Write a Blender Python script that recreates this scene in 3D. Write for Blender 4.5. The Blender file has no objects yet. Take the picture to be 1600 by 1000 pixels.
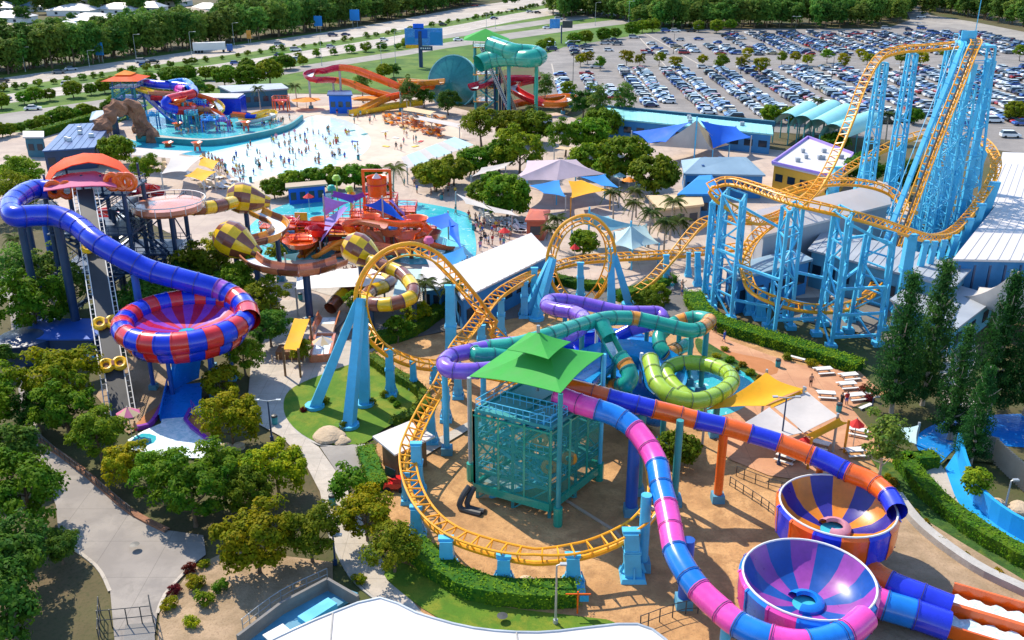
import bpy, bmesh, math, random
import numpy as np
from mathutils import Vector, Matrix, Quaternion
random.seed(11)
R = math.radians
scene = bpy.context.scene
COL = scene.collection
V = Vector
# ------------------------------------------------------------------ camera
CAM_H, PITCH, FOC = 50.0, R(22.5), 1500.0
cd = bpy.data.cameras.new('camera'); cam = bpy.data.objects.new('camera', cd); COL.objects.link(cam)
cam.location = (0, 0, CAM_H); cam.rotation_euler = (R(90) - PITCH, 0, 0)
cd.sensor_width = 36; cd.lens = 36 * FOC / 1600; cd.clip_start = 1; cd.clip_end = 6000
scene.camera = cam
# ------------------------------------------------------------------ sky, sun, exposure
SUN_EL, SDX, SDY = R(47), 0.64, -0.77
w = bpy.data.worlds.new('World'); scene.world = w; w.use_nodes = True
nt = w.node_tree; sky = nt.nodes.new('ShaderNodeTexSky'); sky.sky_type = 'NISHITA'; sky.sun_disc = False
sky.sun_elevation = SUN_EL; sky.sun_rotation = math.atan2(-SDX, -SDY); sky.altitude = 20
sky.air_density = 1.2; sky.dust_density = 0.2; sky.ozone_density = 4.0
bg = nt.nodes['Background']; bg.inputs['Strength'].default_value = 0.15
nt.links.new(sky.outputs[0], bg.inputs[0])
sd = bpy.data.lights.new('sun', 'SUN'); sun = bpy.data.objects.new('sun', sd); COL.objects.link(sun)
sd.energy = 3.7; sd.angle = R(0.5); sd.color = (1.0, 0.89, 0.72)
sun.rotation_euler = V((SDX * math.cos(SUN_EL), SDY * math.cos(SUN_EL), -math.sin(SUN_EL))).to_track_quat('-Z', 'Y').to_euler()
sun.location = (-60, 120, 150)
vs = scene.view_settings; vs.view_transform = 'Standard'; vs.look = 'None'; vs.exposure = 0.86; vs.gamma = 1
scene.cycles.max_bounces = 6; scene.cycles.transparent_max_bounces = 12
# ------------------------------------------------------------------ photograph -> place
cp, sp = math.cos(PITCH), math.sin(PITCH)
def ray(px, py):
    x = (px - 800) / FOC; y = (500 - py) / FOC
    return V((x, cp + y * sp, -sp + y * cp))
def P(px, py, z=0.0):
    d = ray(px, py); return d * ((z - CAM_H) / d.z) + V((0, 0, CAM_H))
def D(px, py, Y):
    d = ray(px, py); return d * (Y / d.y) + V((0, 0, CAM_H))
def DB(px, py, bx, by, z=0.0):           # point seen at px,py that stands above the ground point seen at bx,by
    return D(px, py, P(bx, by, z).y)
def ppm(p):                               # photo pixels per metre at a point
    return FOC / (p.y * cp + (CAM_H - p.z) * sp)
# ------------------------------------------------------------------ objects
ORG = {}
def tag(o, label=None, cat=None, group=None, kind=None):
    if label: o['label'] = label
    if cat: o['category'] = cat
    if group: o['group'] = group
    if kind: o['kind'] = kind
    return o
def thing(name, label, cat, loc, group=None):
    o = bpy.data.objects.new(name, None); COL.objects.link(o)
    o.location = loc; o.empty_display_size = 0.5; ORG[o.name] = V(loc)
    return tag(o, label, cat, group)
def link(name, me, parent=None, M=None):
    o = bpy.data.objects.new(name, me); COL.objects.link(o)
    if parent is not None:
        o.parent = parent; org = ORG.get(parent.name, V((0, 0, 0))); ORG[o.name] = org if M is None else None
        if M is not None: o.matrix_local = Matrix.Translation(-org) @ M
    else:
        if M is not None: o.matrix_local = M
        ORG[o.name] = V((0, 0, 0)) if M is None else M.translation.copy()
    return o
def copy_tree(root, loc, rz=0.0, s=1.0, label=None, group=None):
    r = root.copy(); COL.objects.link(r); r.location = loc; r.rotation_euler = (0, 0, rz)
    r.scale = (s, s, s) if not isinstance(s, tuple) else s
    if label: r['label'] = label
    if group: r['group'] = group
    ORG[r.name] = V(loc)
    for ch in root.children:
        c = ch.copy(); COL.objects.link(c); c.parent = r
        for g in ch.children:
            d = g.copy(); COL.objects.link(d); d.parent = c
    return r
def lerp(a, b, t): return a + (b - a) * t
def spline(pts, step=0.5, closed=False, extra=None):
    """Catmull-Rom through pts, resampled evenly; extra = per-point tuples interpolated alongside; also the control index of each sample"""
    n = len(pts); out = []; ex = []; idx = []
    rng = range(n if closed else n - 1)
    for i in rng:
        g = (lambda k: pts[k % n]) if closed else (lambda k: pts[max(0, min(n - 1, k))])
        p0, p1, p2, p3 = g(i - 1), g(i), g(i + 1), g(i + 2)
        m = max(2, int((p2 - p1).length / step))
        for k in range(m):
            t = k / m; t2 = t * t; t3 = t2 * t
            out.append(0.5 * ((2 * p1) + (p2 - p0) * t + (2 * p0 - 5 * p1 + 4 * p2 - p3) * t2 + (3 * p1 - p0 - 3 * p2 + p3) * t3))
            idx.append(i + t)
            if extra: ex.append(extra[i % n].lerp(extra[(i + 1) % n], t))
    if not closed:
        out.append(pts[-1].copy()); idx.append(n - 1)
        if extra: ex.append(extra[-1].copy())
    return (out, ex, idx) if extra else (out, idx)
def tangents(pts, closed=False):
    n = len(pts); T = []
    for i in range(n):
        a = pts[(i - 1) % n] if closed or i > 0 else pts[i]
        b = pts[(i + 1) % n] if closed or i < n - 1 else pts[i]
        t = b - a; T.append(t.normalized() if t.length > 1e-6 else V((0, 0, 1)))
    return T
class MB:
    def __init__(s): s.v = []; s.f = []; s.m = []
    def add(s, vs_, fs, m=0):
        b = len(s.v); s.v += [tuple(q) for q in vs_]
        for k, f in enumerate(fs):
            s.f.append(tuple(b + i for i in f)); s.m.append(m if not isinstance(m, list) else m[k])
        return s
    def box(s, c, size, rz=0.0, m=0, taper=1.0):
        c = V(c); hx, hy, hz = size[0] / 2, size[1] / 2, size[2] / 2; ca, sa = math.cos(rz), math.sin(rz); vs_ = []
        for z in (-1, 1):
            k = taper if z > 0 else 1
            for x, y in ((-1, -1), (1, -1), (1, 1), (-1, 1)):
                X, Y = x * hx * k, y * hy * k; vs_.append((c.x + X * ca - Y * sa, c.y + X * sa + Y * ca, c.z + z * hz))
        return s.add(vs_, [(3, 2, 1, 0), (4, 5, 6, 7), (0, 1, 5, 4), (1, 2, 6, 5), (2, 3, 7, 6), (3, 0, 4, 7)], m)
    def beam(s, a, b, w=.2, h=None, m=0, w2=None):
        a, b = V(a), V(b); h = h or w; t = (b - a)
        if t.length < 1e-5: return s
        t.normalize(); up = V((0, 0, 1)) if abs(t.z) < .95 else V((0, 1, 0))
        x = t.cross(up).normalized(); y = x.cross(t).normalized(); vs_ = []
        for p, k in ((a, 1), (b, (w2 or w) / w)):
            for i, j in ((-1, -1), (1, -1), (1, 1), (-1, 1)): vs_.append(p + x * (i * w * k / 2) + y * (j * h * k / 2))
        return s.add(vs_, [(3, 2, 1, 0), (4, 5, 6, 7), (0, 1, 5, 4), (1, 2, 6, 5), (2, 3, 7, 6), (3, 0, 4, 7)], m)
    def prism(s, poly, z0, z1, m=0, mtop=None):
        n = len(poly); vs_ = [(p[0], p[1], z0) for p in poly] + [(p[0], p[1], z1) for p in poly]
        ar = sum(poly[i][0] * poly[(i + 1) % n][1] - poly[(i + 1) % n][0] * poly[i][1] for i in range(n))
        fs = [tuple(range(n, 2 * n)) if ar > 0 else tuple(range(2 * n - 1, n - 1, -1))]
        for i in range(n):
            j = (i + 1) % n; fs.append((i, j, n + j, n + i) if ar > 0 else (j, i, n + i, n + j))
        return s.add(vs_, fs, [mtop if mtop is not None else m] + [m] * n)
    def poly(s, pts, m=0): return s.add(pts, [tuple(range(len(pts)))], m)
    def tube(s, pts, r, n=8, closed=False, cap=True, m=0, a0=0.0, a1=None, ups=None):
        pts = [V(p) for p in pts]; T = tangents(pts, closed); N = len(pts); full = a1 is None
        a1 = a0 + 2 * math.pi if full else a1; k = n if full else n + 1; vs_ = []; nrm = None
        for i, p in enumerate(pts):
            t = T[i]
            if ups is not None: u = ups[i] if isinstance(ups, list) else ups
            elif nrm is None: u = V((0, 0, 1)) if abs(t.z) < .95 else V((0, 1, 0))
            else: u = nrm
            x = t.cross(u)
            if x.length < 1e-4: x = t.cross(V((1, .3, 0)))
            x.normalize(); y = x.cross(t).normalized(); nrm = y
            rr = r[i] if isinstance(r, (list, tuple)) else r
            for j in range(k):
                a = a0 + (a1 - a0) * j / n; vs_.append(p + x * (math.cos(a) * rr) + y * (math.sin(a) * rr))
        fs = []
        for i in range(N if closed else N - 1):
            i2 = (i + 1) % N
            for j in range(n):
                j2 = (j + 1) % k if full else j + 1
                fs.append((i * k + j, i2 * k + j, i2 * k + j2, i * k + j2)[::-1])
        if cap and full and not closed: fs.append(tuple(range(k))[::1]); fs.append(tuple((N - 1) * k + j for j in range(k))[::-1])
        return s.add(vs_, fs, m)
    def lathe(s, c, prof, n=24, a0=0.0, a1=None, m=0, sx=1.0, sy=1.0):
        c = V(c); full = a1 is None; a1 = a0 + 2 * math.pi if full else a1; k = n if full else n + 1; vs_ = []
        for r, z in prof:
            for j in range(k):
                a = a0 + (a1 - a0) * j / n; vs_.append((c.x + r * sx * math.cos(a), c.y + r * sy * math.sin(a), c.z + z))
        fs = []
        for i in range(len(prof) - 1):
            for j in range(n):
                j2 = (j + 1) % k if full else j + 1
                fs.append((i * k + j, i * k + j2, (i + 1) * k + j2, (i + 1) * k + j))
        return s.add(vs_, fs, m)
    def cyl(s, a, b, r, n=10, m=0, r2=None): return s.tube([a, b], [r, r2 if r2 is not None else r], n, m=m)
    def mesh(s, name, mats, smooth=False, org=None):
        me = bpy.data.meshes.new(name)
        vv = s.v if org is None else [(x - org.x, y - org.y, z - org.z) for x, y, z in s.v]
        me.from_pydata(vv, [], s.f)
        for mt in (mats if isinstance(mats, (list, tuple)) else [mats]): me.materials.append(mt)
        me.polygons.foreach_set('material_index', s.m)
        if smooth: me.polygons.foreach_set('use_smooth', [True] * len(s.f)); me.set_sharp_from_angle(angle=R(40))
        me.update(); return me
    def build(s, name, mats, parent=None, smooth=False, org=None):
        if parent is not None:
            return link(name, s.mesh(name, mats, smooth, ORG[parent.name]), parent)
        if org is None:
            a = np.array(s.v); org = V((a[:, 0].mean(), a[:, 1].mean(), a[:, 2].min()))
        return link(name, s.mesh(name, mats, smooth, org), None, Matrix.Translation(org))
# ------------------------------------------------------------------ materials
def ramp_mix(nt, fac, a, b):
    mx = nt.nodes.new('ShaderNodeMix'); mx.data_type = 'RGBA'
    if isinstance(fac, float): mx.inputs[0].default_value = fac
    else: nt.links.new(fac, mx.inputs[0])
    for k, c in ((6, a), (7, b)):
        if isinstance(c, (tuple, list)): mx.inputs[k].default_value = (*c[:3], 1)
        else: nt.links.new(c, mx.inputs[k])
    return mx.outputs[2]
def noise(nt, scale, detail=4, rough=.55, coord=None, dist=0.0):
    n = nt.nodes.new('ShaderNodeTexNoise'); n.inputs['Scale'].default_value = scale
    n.inputs['Detail'].default_value = detail; n.inputs['Roughness'].default_value = rough; n.inputs['Distortion'].default_value = dist
    if coord: nt.links.new(coord, n.inputs['Vector'])
    return n.outputs['Fac']
def rng(nt, fac, lo, hi, a=0.0, b=1.0):
    m = nt.nodes.new('ShaderNodeMapRange'); nt.links.new(fac, m.inputs[0])
    for k, x in ((1, lo), (2, hi), (3, a), (4, b)): m.inputs[k].default_value = x
    return m.outputs[0]
def base_mat(name):
    m = bpy.data.materials.new(name); m.use_nodes = True; nt = m.node_tree
    return m, nt, nt.nodes['Principled BSDF']
def mat(name, col, rough=.5, var=.18, scale=.6, bump=0.0, metal=0.0, dirt=None, coat=0.0, trans=0.0, fine=6.0):
    m, nt, bs = base_mat(name)
    geo = nt.nodes.new('ShaderNodeNewGeometry'); co = geo.outputs['Position']
    n1 = rng(nt, noise(nt, scale, 5, .6, co), .3, .7); n2 = rng(nt, noise(nt, scale * fine, 3, .6, co), .3, .7)
    dk = tuple(c * (1 - var) for c in col); lt = tuple(min(1, c * (1 + var * .7)) for c in col)
    c = ramp_mix(nt, n1, dk, lt)
    d2 = dirt or tuple(x * (1 - var * .9) for x in col)
    c = ramp_mix(nt, rng(nt, n2, .45, .95, 0, .45), c, d2)
    nt.links.new(c, bs.inputs['Base Color'])
    nt.links.new(rng(nt, n1, 0, 1, max(.03, rough - .08), min(1, rough + .08)), bs.inputs['Roughness'])
    bs.inputs['Metallic'].default_value = metal; bs.inputs['Coat Weight'].default_value = coat
    if bump:
        bp = nt.nodes.new('ShaderNodeBump'); bp.inputs['Strength'].default_value = bump; bp.inputs['Distance'].default_value = .05
        nt.links.new(n2, bp.inputs['Height']); nt.links.new(bp.outputs[0], bs.inputs['Normal'])
    if trans:
        tr = nt.nodes.new('ShaderNodeBsdfTranslucent'); nt.links.new(c, tr.inputs[0]); mx = nt.nodes.new('ShaderNodeMixShader')
        mx.inputs[0].default_value = trans; nt.links.new(bs.outputs[0], mx.inputs[1]); nt.links.new(tr.outputs[0], mx.inputs[2])
        nt.links.new(mx.outputs[0], nt.nodes['Material Output'].inputs[0])
    return m
def ground_mat(name, cols, scales, rough=.9, bump=.4, speck=None, sscale=6.0, joint=0):
    """layered noise between several ground colours"""
    m, nt, bs = base_mat(name); geo = nt.nodes.new('ShaderNodeNewGeometry'); co = geo.outputs['Position']
    c = cols[0]
    for k in range(1, len(cols)):
        c = ramp_mix(nt, rng(nt, noise(nt, scales[k - 1], 6, .62, co, .4), .42, .6), c, cols[k])
    fn = noise(nt, sscale, 4, .7, co)
    if speck: c = ramp_mix(nt, rng(nt, fn, .5, .75), c, speck)
    c = ramp_mix(nt, rng(nt, noise(nt, .35, 5, .7, co, 1.2), .56, .7, 0, .3), c, tuple(x * .55 for x in cols[-1]))
    if joint:
        br = nt.nodes.new('ShaderNodeTexBrick'); nt.links.new(co, br.inputs['Vector']); br.offset = 0; br.inputs['Scale'].default_value = 1
        for k, x in (('Brick Width', joint), ('Row Height', joint), ('Mortar Size', .035), ('Mortar Smooth', .3)): br.inputs[k].default_value = x
        c = ramp_mix(nt, rng(nt, br.outputs['Fac'], 0, 1, 0, .45), c, tuple(x * .4 for x in cols[0]))
    nt.links.new(c, bs.inputs['Base Color']); bs.inputs['Roughness'].default_value = rough
    bs.inputs['Specular IOR Level'].default_value = .25
    bp = nt.nodes.new('ShaderNodeBump'); bp.inputs['Strength'].default_value = bump; bp.inputs['Distance'].default_value = .08
    nt.links.new(fn, bp.inputs['Height']); nt.links.new(bp.outputs[0], bs.inputs['Normal'])
    return m
def leaf_mat(name, a, b, c3, hue=.05):
    m, nt, bs = base_mat(name); oi = nt.nodes.new('ShaderNodeObjectInfo'); tc = nt.nodes.new('ShaderNodeTexCoord')
    c = ramp_mix(nt, rng(nt, noise(nt, .55, 3, .6, tc.outputs['Object']), .36, .64), a, b)
    c = ramp_mix(nt, rng(nt, noise(nt, 3.1, 2, .6, tc.outputs['Object']), .5, .72), c, c3)
    hs = nt.nodes.new('ShaderNodeHueSaturation'); nt.links.new(c, hs.inputs['Color'])
    nt.links.new(rng(nt, oi.outputs['Random'], 0, 1, .5 - hue, .5 + hue * .6), hs.inputs['Hue'])
    fr = nt.nodes.new('ShaderNodeMath'); fr.operation = 'MULTIPLY'; nt.links.new(oi.outputs['Random'], fr.inputs[0]); fr.inputs[1].default_value = 7.31
    f2 = nt.nodes.new('ShaderNodeMath'); f2.operation = 'FRACT'; nt.links.new(fr.outputs[0], f2.inputs[0])
    nt.links.new(rng(nt, f2.outputs[0], 0, 1, .72, 1.3), hs.inputs['Value'])
    nt.links.new(hs.outputs[0], bs.inputs['Base Color']); bs.inputs['Roughness'].default_value = .7; bs.inputs['Specular IOR Level'].default_value = .12
    tr = nt.nodes.new('ShaderNodeBsdfTranslucent'); nt.links.new(hs.outputs[0], tr.inputs[0]); mx = nt.nodes.new('ShaderNodeMixShader')
    mx.inputs[0].default_value = .4; nt.links.new(bs.outputs[0], mx.inputs[1]); nt.links.new(tr.outputs[0], mx.inputs[2])
    nt.links.new(mx.outputs[0], nt.nodes['Material Output'].inputs[0]); return m
def water_mat(name, deep, shallow, scale=.5, foam=0.0, rough=.08, bump=.25):
    m, nt, bs = base_mat(name); geo = nt.nodes.new('ShaderNodeNewGeometry'); co = geo.outputs['Position']
    c = ramp_mix(nt, rng(nt, noise(nt, .06, 4, .6, co), .35, .65), deep, shallow)
    n = noise(nt, scale, 5, .65, co, 1.5)
    if foam: c = ramp_mix(nt, rng(nt, n, .62 - foam * .3, .75 - foam * .2), c, (.85, .9, .92))
    nt.links.new(c, bs.inputs['Base Color']); bs.inputs['Roughness'].default_value = rough; bs.inputs['IOR'].default_value = 1.33
    bp = nt.nodes.new('ShaderNodeBump'); bp.inputs['Strength'].default_value = bump; bp.inputs['Distance'].default_value = .2
    nt.links.new(n, bp.inputs['Height']); nt.links.new(bp.outputs[0], bs.inputs['Normal']); return m
M = {}
def mm(name, *a, **k): M[name] = mat(name, *a, **k)
mm('coaster_yellow', (.88, .37, .008), .38, .15)
mm('steel_blue', (.075, .47, .74), .42, .16)
mm('steel_deep_blue', (.012, .09, .42), .4, .15)
mm('steel_teal', (.03, .28, .30), .45, .2)
mm('steel_navy', (.012, .045, .12), .45, .2)
mm('steel_grey', (.42, .45, .47), .4, .15, metal=.4)
mm('steel_dark', (.04, .045, .05), .5, .2)
mm('concrete', (.40, .38, .35), .85, .2, bump=.2)
mm('concrete_dark', (.20, .19, .18), .9, .2, bump=.2)
mm('concrete_blue', (.08, .28, .42), .7, .2)
mm('white_paint', (.68, .67, .65), .6, .07, .25)
mm('white_roof', (.57, .54, .53), .55, .06, .15)
mm('grey_roof', (.33, .36, .40), .5, .12, .2)
mm('bluegrey_roof', (.22, .33, .42), .45, .12, .2)
mm('navy_roof', (.025, .09, .26), .4, .15, .3)
mm('aqua_roof', (.25, .60, .60), .4, .12, .3)
mm('blue_wall', (.025, .20, .46), .6, .15)
mm('teal_wall', (.02, .13, .20), .6, .2)
mm('yellow_wall', (.75, .40, .04), .7, .12)
mm('tan_wall', (.42, .33, .24), .8, .15)
mm('red_roof', (.50, .10, .05), .6, .2)
mm('glass_dark', (.015, .03, .05), .12, .1)
mm('timber', (.22, .11, .05), .8, .25, 2.0)
mm('rock', (.30, .14, .08), .95, .4, .8, bump=1.0)
mm('boulder', (.52, .40, .27), .95, .25, .8, bump=.8)
for nm, c in (('sail_green', (.045, .42, .06)), ('sail_orange', (.90, .10, .008)), ('sail_pink', (.75, .20, .38)), ('sail_yellow', (.90, .48, .01)),
              ('sail_white', (.66, .62, .59)), ('sail_blue', (.01, .17, .80)), ('sail_sky', (.03, .32, .80)), ('sail_lilac', (.48, .34, .80)), ('sail_mauve', (.62, .50, .56)),
              ('sail_cream', (.78, .60, .36)), ('sail_aqua', (.30, .58, .66)), ('sail_red', (.72, .03, .03)), ('sail_tangerine', (.92, .30, .02)), ('sail_violet', (.25, .10, .55)), ('sail_paleaqua', (.55, .74, .76))):
    mm(nm, c, .75, .1, .35, trans=.3)
for nm, c in (('slide_pink', (.86, .07, .42)), ('slide_azure', (.008, .19, .68)), ('slide_orange', (.86, .13, .008)), ('slide_indigo', (.016, .034, .60)),
              ('slide_purple', (.22, .10, .62)), ('slide_green', (.015, .33, .24)), ('slide_lime', (.34, .52, .03)), ('slide_yellow', (.86, .42, .01)),
              ('slide_brown', (.22, .065, .03)), ('slide_mustard', (.86, .52, .008)), ('slide_cobalt', (.001, .030, .60)), ('slide_red', (.66, .02, .02)), ('slide_crimson', (.50, .012, .05)),
              ('slide_teal', (.012, .20, .20)), ('slide_tangerine', (.88, .22, .012)), ('slide_salmon', (.60, .20, .09)), ('slide_violet', (.28, .05, .45)), ('slide_amber', (.70, .27, .02)), ('slide_sky', (.01, .28, .62))):
    mm(nm, c, .27, .2, .35, coat=.35)
for nm, c in (('white', (.78, .79, .80)), ('silver', (.45, .48, .52)), ('black', (.015, .016, .02)), ('blue', (.02, .10, .38)), ('red', (.38, .012, .02)), ('grey', (.13, .15, .18)), ('navy', (.012, .03, .12)), ('gold', (.45, .36, .2))):
    mm('car_' + nm, c, .3, .04, coat=.6)
mm('seam_dark', (.05, .035, .10), .5, .1)
mm('tyre', (.012, .012, .013), .85, .1)
for nm, c in (('skin', (.50, .28, .18)), ('cloth_red', (.5, .03, .03)), ('cloth_blue', (.03, .10, .42)), ('cloth_black', (.015, .015, .02)), ('cloth_white', (.75, .74, .72)), ('cloth_teal', (.02, .26, .28)), ('cloth_yellow', (.75, .5, .05)), ('cloth_pink', (.7, .25, .35)), ('hair', (.03, .018, .012))):
    mm(nm, c, .75, .1)
mm('bark', (.16, .11, .075), .95, .35, 2.5, bump=.5)
mm('pale_bark', (.42, .35, .28), .9, .25, 2.0, bump=.3)
M['leaf_mid'] = leaf_mat('leaf_mid', (.075, .200, .008), (.225, .310, .010), (.030, .115, .010))
M['leaf_bright'] = leaf_mat('leaf_bright', (.180, .260, .006), (.420, .350, .004), (.080, .170, .008), .03)
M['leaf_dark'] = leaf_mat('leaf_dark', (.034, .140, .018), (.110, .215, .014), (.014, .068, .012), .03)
M['leaf_gum'] = leaf_mat('leaf_gum', (.065, .190, .030), (.180, .280, .032), (.030, .105, .026), .04)
M['leaf_pine'] = leaf_mat('leaf_pine', (.018, .085, .022), (.050, .150, .022), (.008, .040, .014), .02)
M['leaf_palm'] = leaf_mat('leaf_palm', (.045, .095, .014), (.12, .15, .02), (.025, .06, .01), .03)
M['leaf_red'] = leaf_mat('leaf_red', (.13, .018, .014), (.22, .035, .02), (.07, .012, .01), .02)
M['leaf_hedge'] = leaf_mat('leaf_hedge', (.10, .26, .010), (.20, .33, .012), (.06, .17, .010), .02)
M['leaf_yellow'] = leaf_mat('leaf_yellow', (.20, .17, .01), (.42, .27, .01), (.10, .12, .01), .02)
M['ground'] = ground_mat('ground', [(.14, .10, .055), (.06, .085, .022), (.09, .075, .035)], [.03, .11], speck=(.05, .06, .02), sscale=3)
M['verge'] = ground_mat('verge', [(.075, .17, .016), (.13, .19, .028), (.055, .12, .014)], [.025, .12], speck=(.05, .11, .015), sscale=2)
M['lawn'] = ground_mat('lawn', [(.10, .20, .014), (.20, .22, .02), (.075, .17, .012)], [.16, .5], speck=(.06, .13, .012), sscale=9)
M['garden'] = ground_mat('garden', [(.045, .12, .018), (.12, .16, .02), (.03, .08, .014)], [.4, 1.5], speck=(.02, .05, .01), sscale=7, bump=1)
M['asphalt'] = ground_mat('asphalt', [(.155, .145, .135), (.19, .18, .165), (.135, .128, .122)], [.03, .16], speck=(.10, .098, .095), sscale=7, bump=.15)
M['car_park_asphalt'] = ground_mat('car_park_asphalt', [(.235, .215, .20), (.28, .255, .235), (.20, .185, .175)], [.02, .09], speck=(.17, .16, .15), sscale=3, bump=.1)
M['highway_concrete'] = ground_mat('highway_concrete', [(.44, .385, .33), (.50, .44, .385), (.38, .335, .29)], [.02, .07], speck=(.36, .32, .28), sscale=2, bump=.1)
M['road_grey'] = ground_mat('road_grey', [(.30, .28, .25), (.36, .33, .29), (.26, .24, .22)], [.03, .1], speck=(.24, .22, .2), sscale=3, bump=.1)
M['path'] = ground_mat('path', [(.46, .41, .35), (.52, .46, .395), (.40, .36, .31)], [.1, .4], speck=(.36, .32, .28), sscale=8, bump=.1, joint=2.4)
M['service_path'] = ground_mat('service_path', [(.29, .26, .235), (.34, .305, .27), (.25, .225, .205)], [.1, .3], speck=(.26, .24, .22), sscale=9, bump=.12, joint=5)
M['plaza'] = ground_mat('plaza', [(.45, .365, .30), (.51, .41, .34), (.38, .305, .26)], [.05, .2], speck=(.46, .38, .33), sscale=4, bump=.1, joint=4)
M['beach'] = ground_mat('beach', [(.59, .47, .37), (.64, .52, .41), (.54, .43, .34)], [.06, .2], speck=(.58, .47, .4), sscale=3, bump=.08)
M['patio'] = ground_mat('patio', [(.52, .27, .15), (.57, .32, .185), (.46, .23, .13)], [.1, .4], speck=(.42, .22, .13), sscale=8, bump=.1, joint=3)
M['patio_dark'] = ground_mat('patio_dark', [(.40, .16, .06), (.46, .19, .08)], [.3], speck=(.34, .14, .06), sscale=8, bump=.1)
M['mulch'] = ground_mat('mulch', [(.50, .28, .12), (.58, .34, .15), (.38, .21, .09)], [.12, .5], speck=(.30, .165, .08), sscale=5, bump=1.0)
M['bare_earth'] = ground_mat('bare_earth', [(.36, .25, .16), (.42, .30, .19), (.28, .20, .12)], [.1, .4], speck=(.22, .15, .09), sscale=6, bump=.5)
M['wave_water'] = water_mat('wave_water', (.48, .69, .72), (.64, .77, .77), .35, .35, .12, .2)
M['pool_shallows'] = water_mat('pool_shallows', (.58, .66, .62), (.64, .66, .58), .5, .2, .15, .12)
M['deep_water'] = water_mat('deep_water', (.02, .32, .46), (.06, .44, .54), .4, 0.0, .08)
M['pool_water'] = water_mat('pool_water', (.02, .36, .44), (.12, .52, .56), .8, .10, .08)
M['foam_water'] = water_mat('foam_water', (.45, .66, .72), (.7, .8, .84), 1.2, .7, .25, .5)
M['blue_pool'] = water_mat('blue_pool', (.01, .13, .48), (.015, .24, .58), .8, .06, .08)
mm('line_white', (.72, .70, .66), .8, .15)
mm('river_blue', (.015, .32, .70), .45, .08)
mm('billboard_blue', (.02, .22, .62), .5, .35, .5, dirt=(.3, .55, .8))
# ================================================================== GROUND
ZL = [0.0]
def sheet(name, px, mt, smooth=False, kind='structure', z=None):
    ZL[0] += .006; z = ZL[0] if z is None else z
    pts = [P(x, y, 0) for x, y in px]
    if smooth: pts = spline(pts, 1.0, True)[0]
    b = MB(); b.poly([(p.x, p.y, z) for p in pts])
    a = b.v; ar = sum(a[i][0] * a[(i + 1) % len(a)][1] - a[(i + 1) % len(a)][0] * a[i][1] for i in range(len(a)))
    if ar < 0: b.f = [f[::-1] for f in b.f]
    return tag(b.build(name, M[mt], org=V((0, 0, 0))), kind=kind)
def band(name, up, lo, mt, z=None):
    ZL[0] += .006; z = ZL[0] if z is None else z
    def dense(l):
        pts = spline([P(x, y, 0) for x, y in l], 20)[0]; n = 60; m = len(pts) - 1
        return [pts[int(round(k * m / n))] for k in range(n + 1)]
    u, l = dense(up), dense(lo); b = MB(); n = len(u)
    b.add([(p.x, p.y, z) for p in u] + [(p.x, p.y, z) for p in l], [(i + n, i + n + 1, i + 1, i) for i in range(n - 1)])
    return tag(b.build(name, M[mt], org=V((0, 0, 0))), kind='structure')
def kerb(px, name='kerb', mt='concrete', wd=.28, h=.13, closed=False, smooth=True):
    pts = [P(x, y, 0) for x, y in px]
    if smooth: pts = spline(pts, 1.0, closed)[0]
    T = tangents(pts, closed); b = MB(); vs_ = []; n = len(pts)
    for p, t in zip(pts, T):
        s = V((-t.y, t.x, 0)).normalized() * wd / 2
        for q, z in ((p - s, 0), (p - s, h), (p + s, h), (p + s, 0)): vs_.append((q.x, q.y, z))
    fs = []
    for i in range(n if closed else n - 1):
        j = (i + 1) % n
        for k in range(3): fs.append((i * 4 + k, j * 4 + k, j * 4 + k + 1, i * 4 + k + 1)[::-1])
    b.add(vs_, fs); return tag(b.build(name, M[mt], org=V((0, 0, 0))), kind='structure')
g = MB(); g.poly([(-2500, -60, -.02), (2500, -60, -.02), (2500, 4500, -.02), (-2500, 4500, -.02)])
tag(g.build('ground', M['ground'], org=V((0, 0, 0))), kind='structure')
sheet('verge', [(-250, 260), (-60, 120), (915, -2), (1100, 10), (1056, 48), (850, 90), (760, 118), (560, 146), (430, 146), (240, 170), (60, 240)], 'verge')
FAR_U = [(-160, 144), (-60, 131), (200, 94), (400, 66), (560, 42), (725, 12), (800, 1), (840, -8)]
FAR_L = [(-160, 162), (-60, 148), (200, 108), (400, 80), (560, 58), (725, 29), (800, 16), (905, -2)]
NEAR_U = [(-160, 171), (-60, 157), (200, 121), (400, 91), (560, 66), (725, 37), (800, 22), (915, 3)]
NEAR_L = [(-160, 187), (-60, 172), (200, 134), (400, 104), (560, 80), (725, 50), (800, 34), (925, 14)]
band('highway', FAR_U, FAR_L, 'highway_concrete'); band('highway', NEAR_U, NEAR_L, 'highway_concrete')
band('service_road', [(-160, 202), (-60, 187), (165, 155), (300, 133), (442, 107), (637, 78), (700, 66), (800, 51), (900, 38), (1030, 23)],
     [(-160, 222), (-60, 206), (165, 169), (300, 145), (442, 117), (637, 86), (700, 75), (800, 61), (900, 47), (1030, 31)], 'road_grey')
band('exit_ramp', [(690, 55), (800, 38), (880, 27), (965, 17)], [(690, 61), (800, 46), (880, 34), (975, 23)], 'road_grey')
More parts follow.
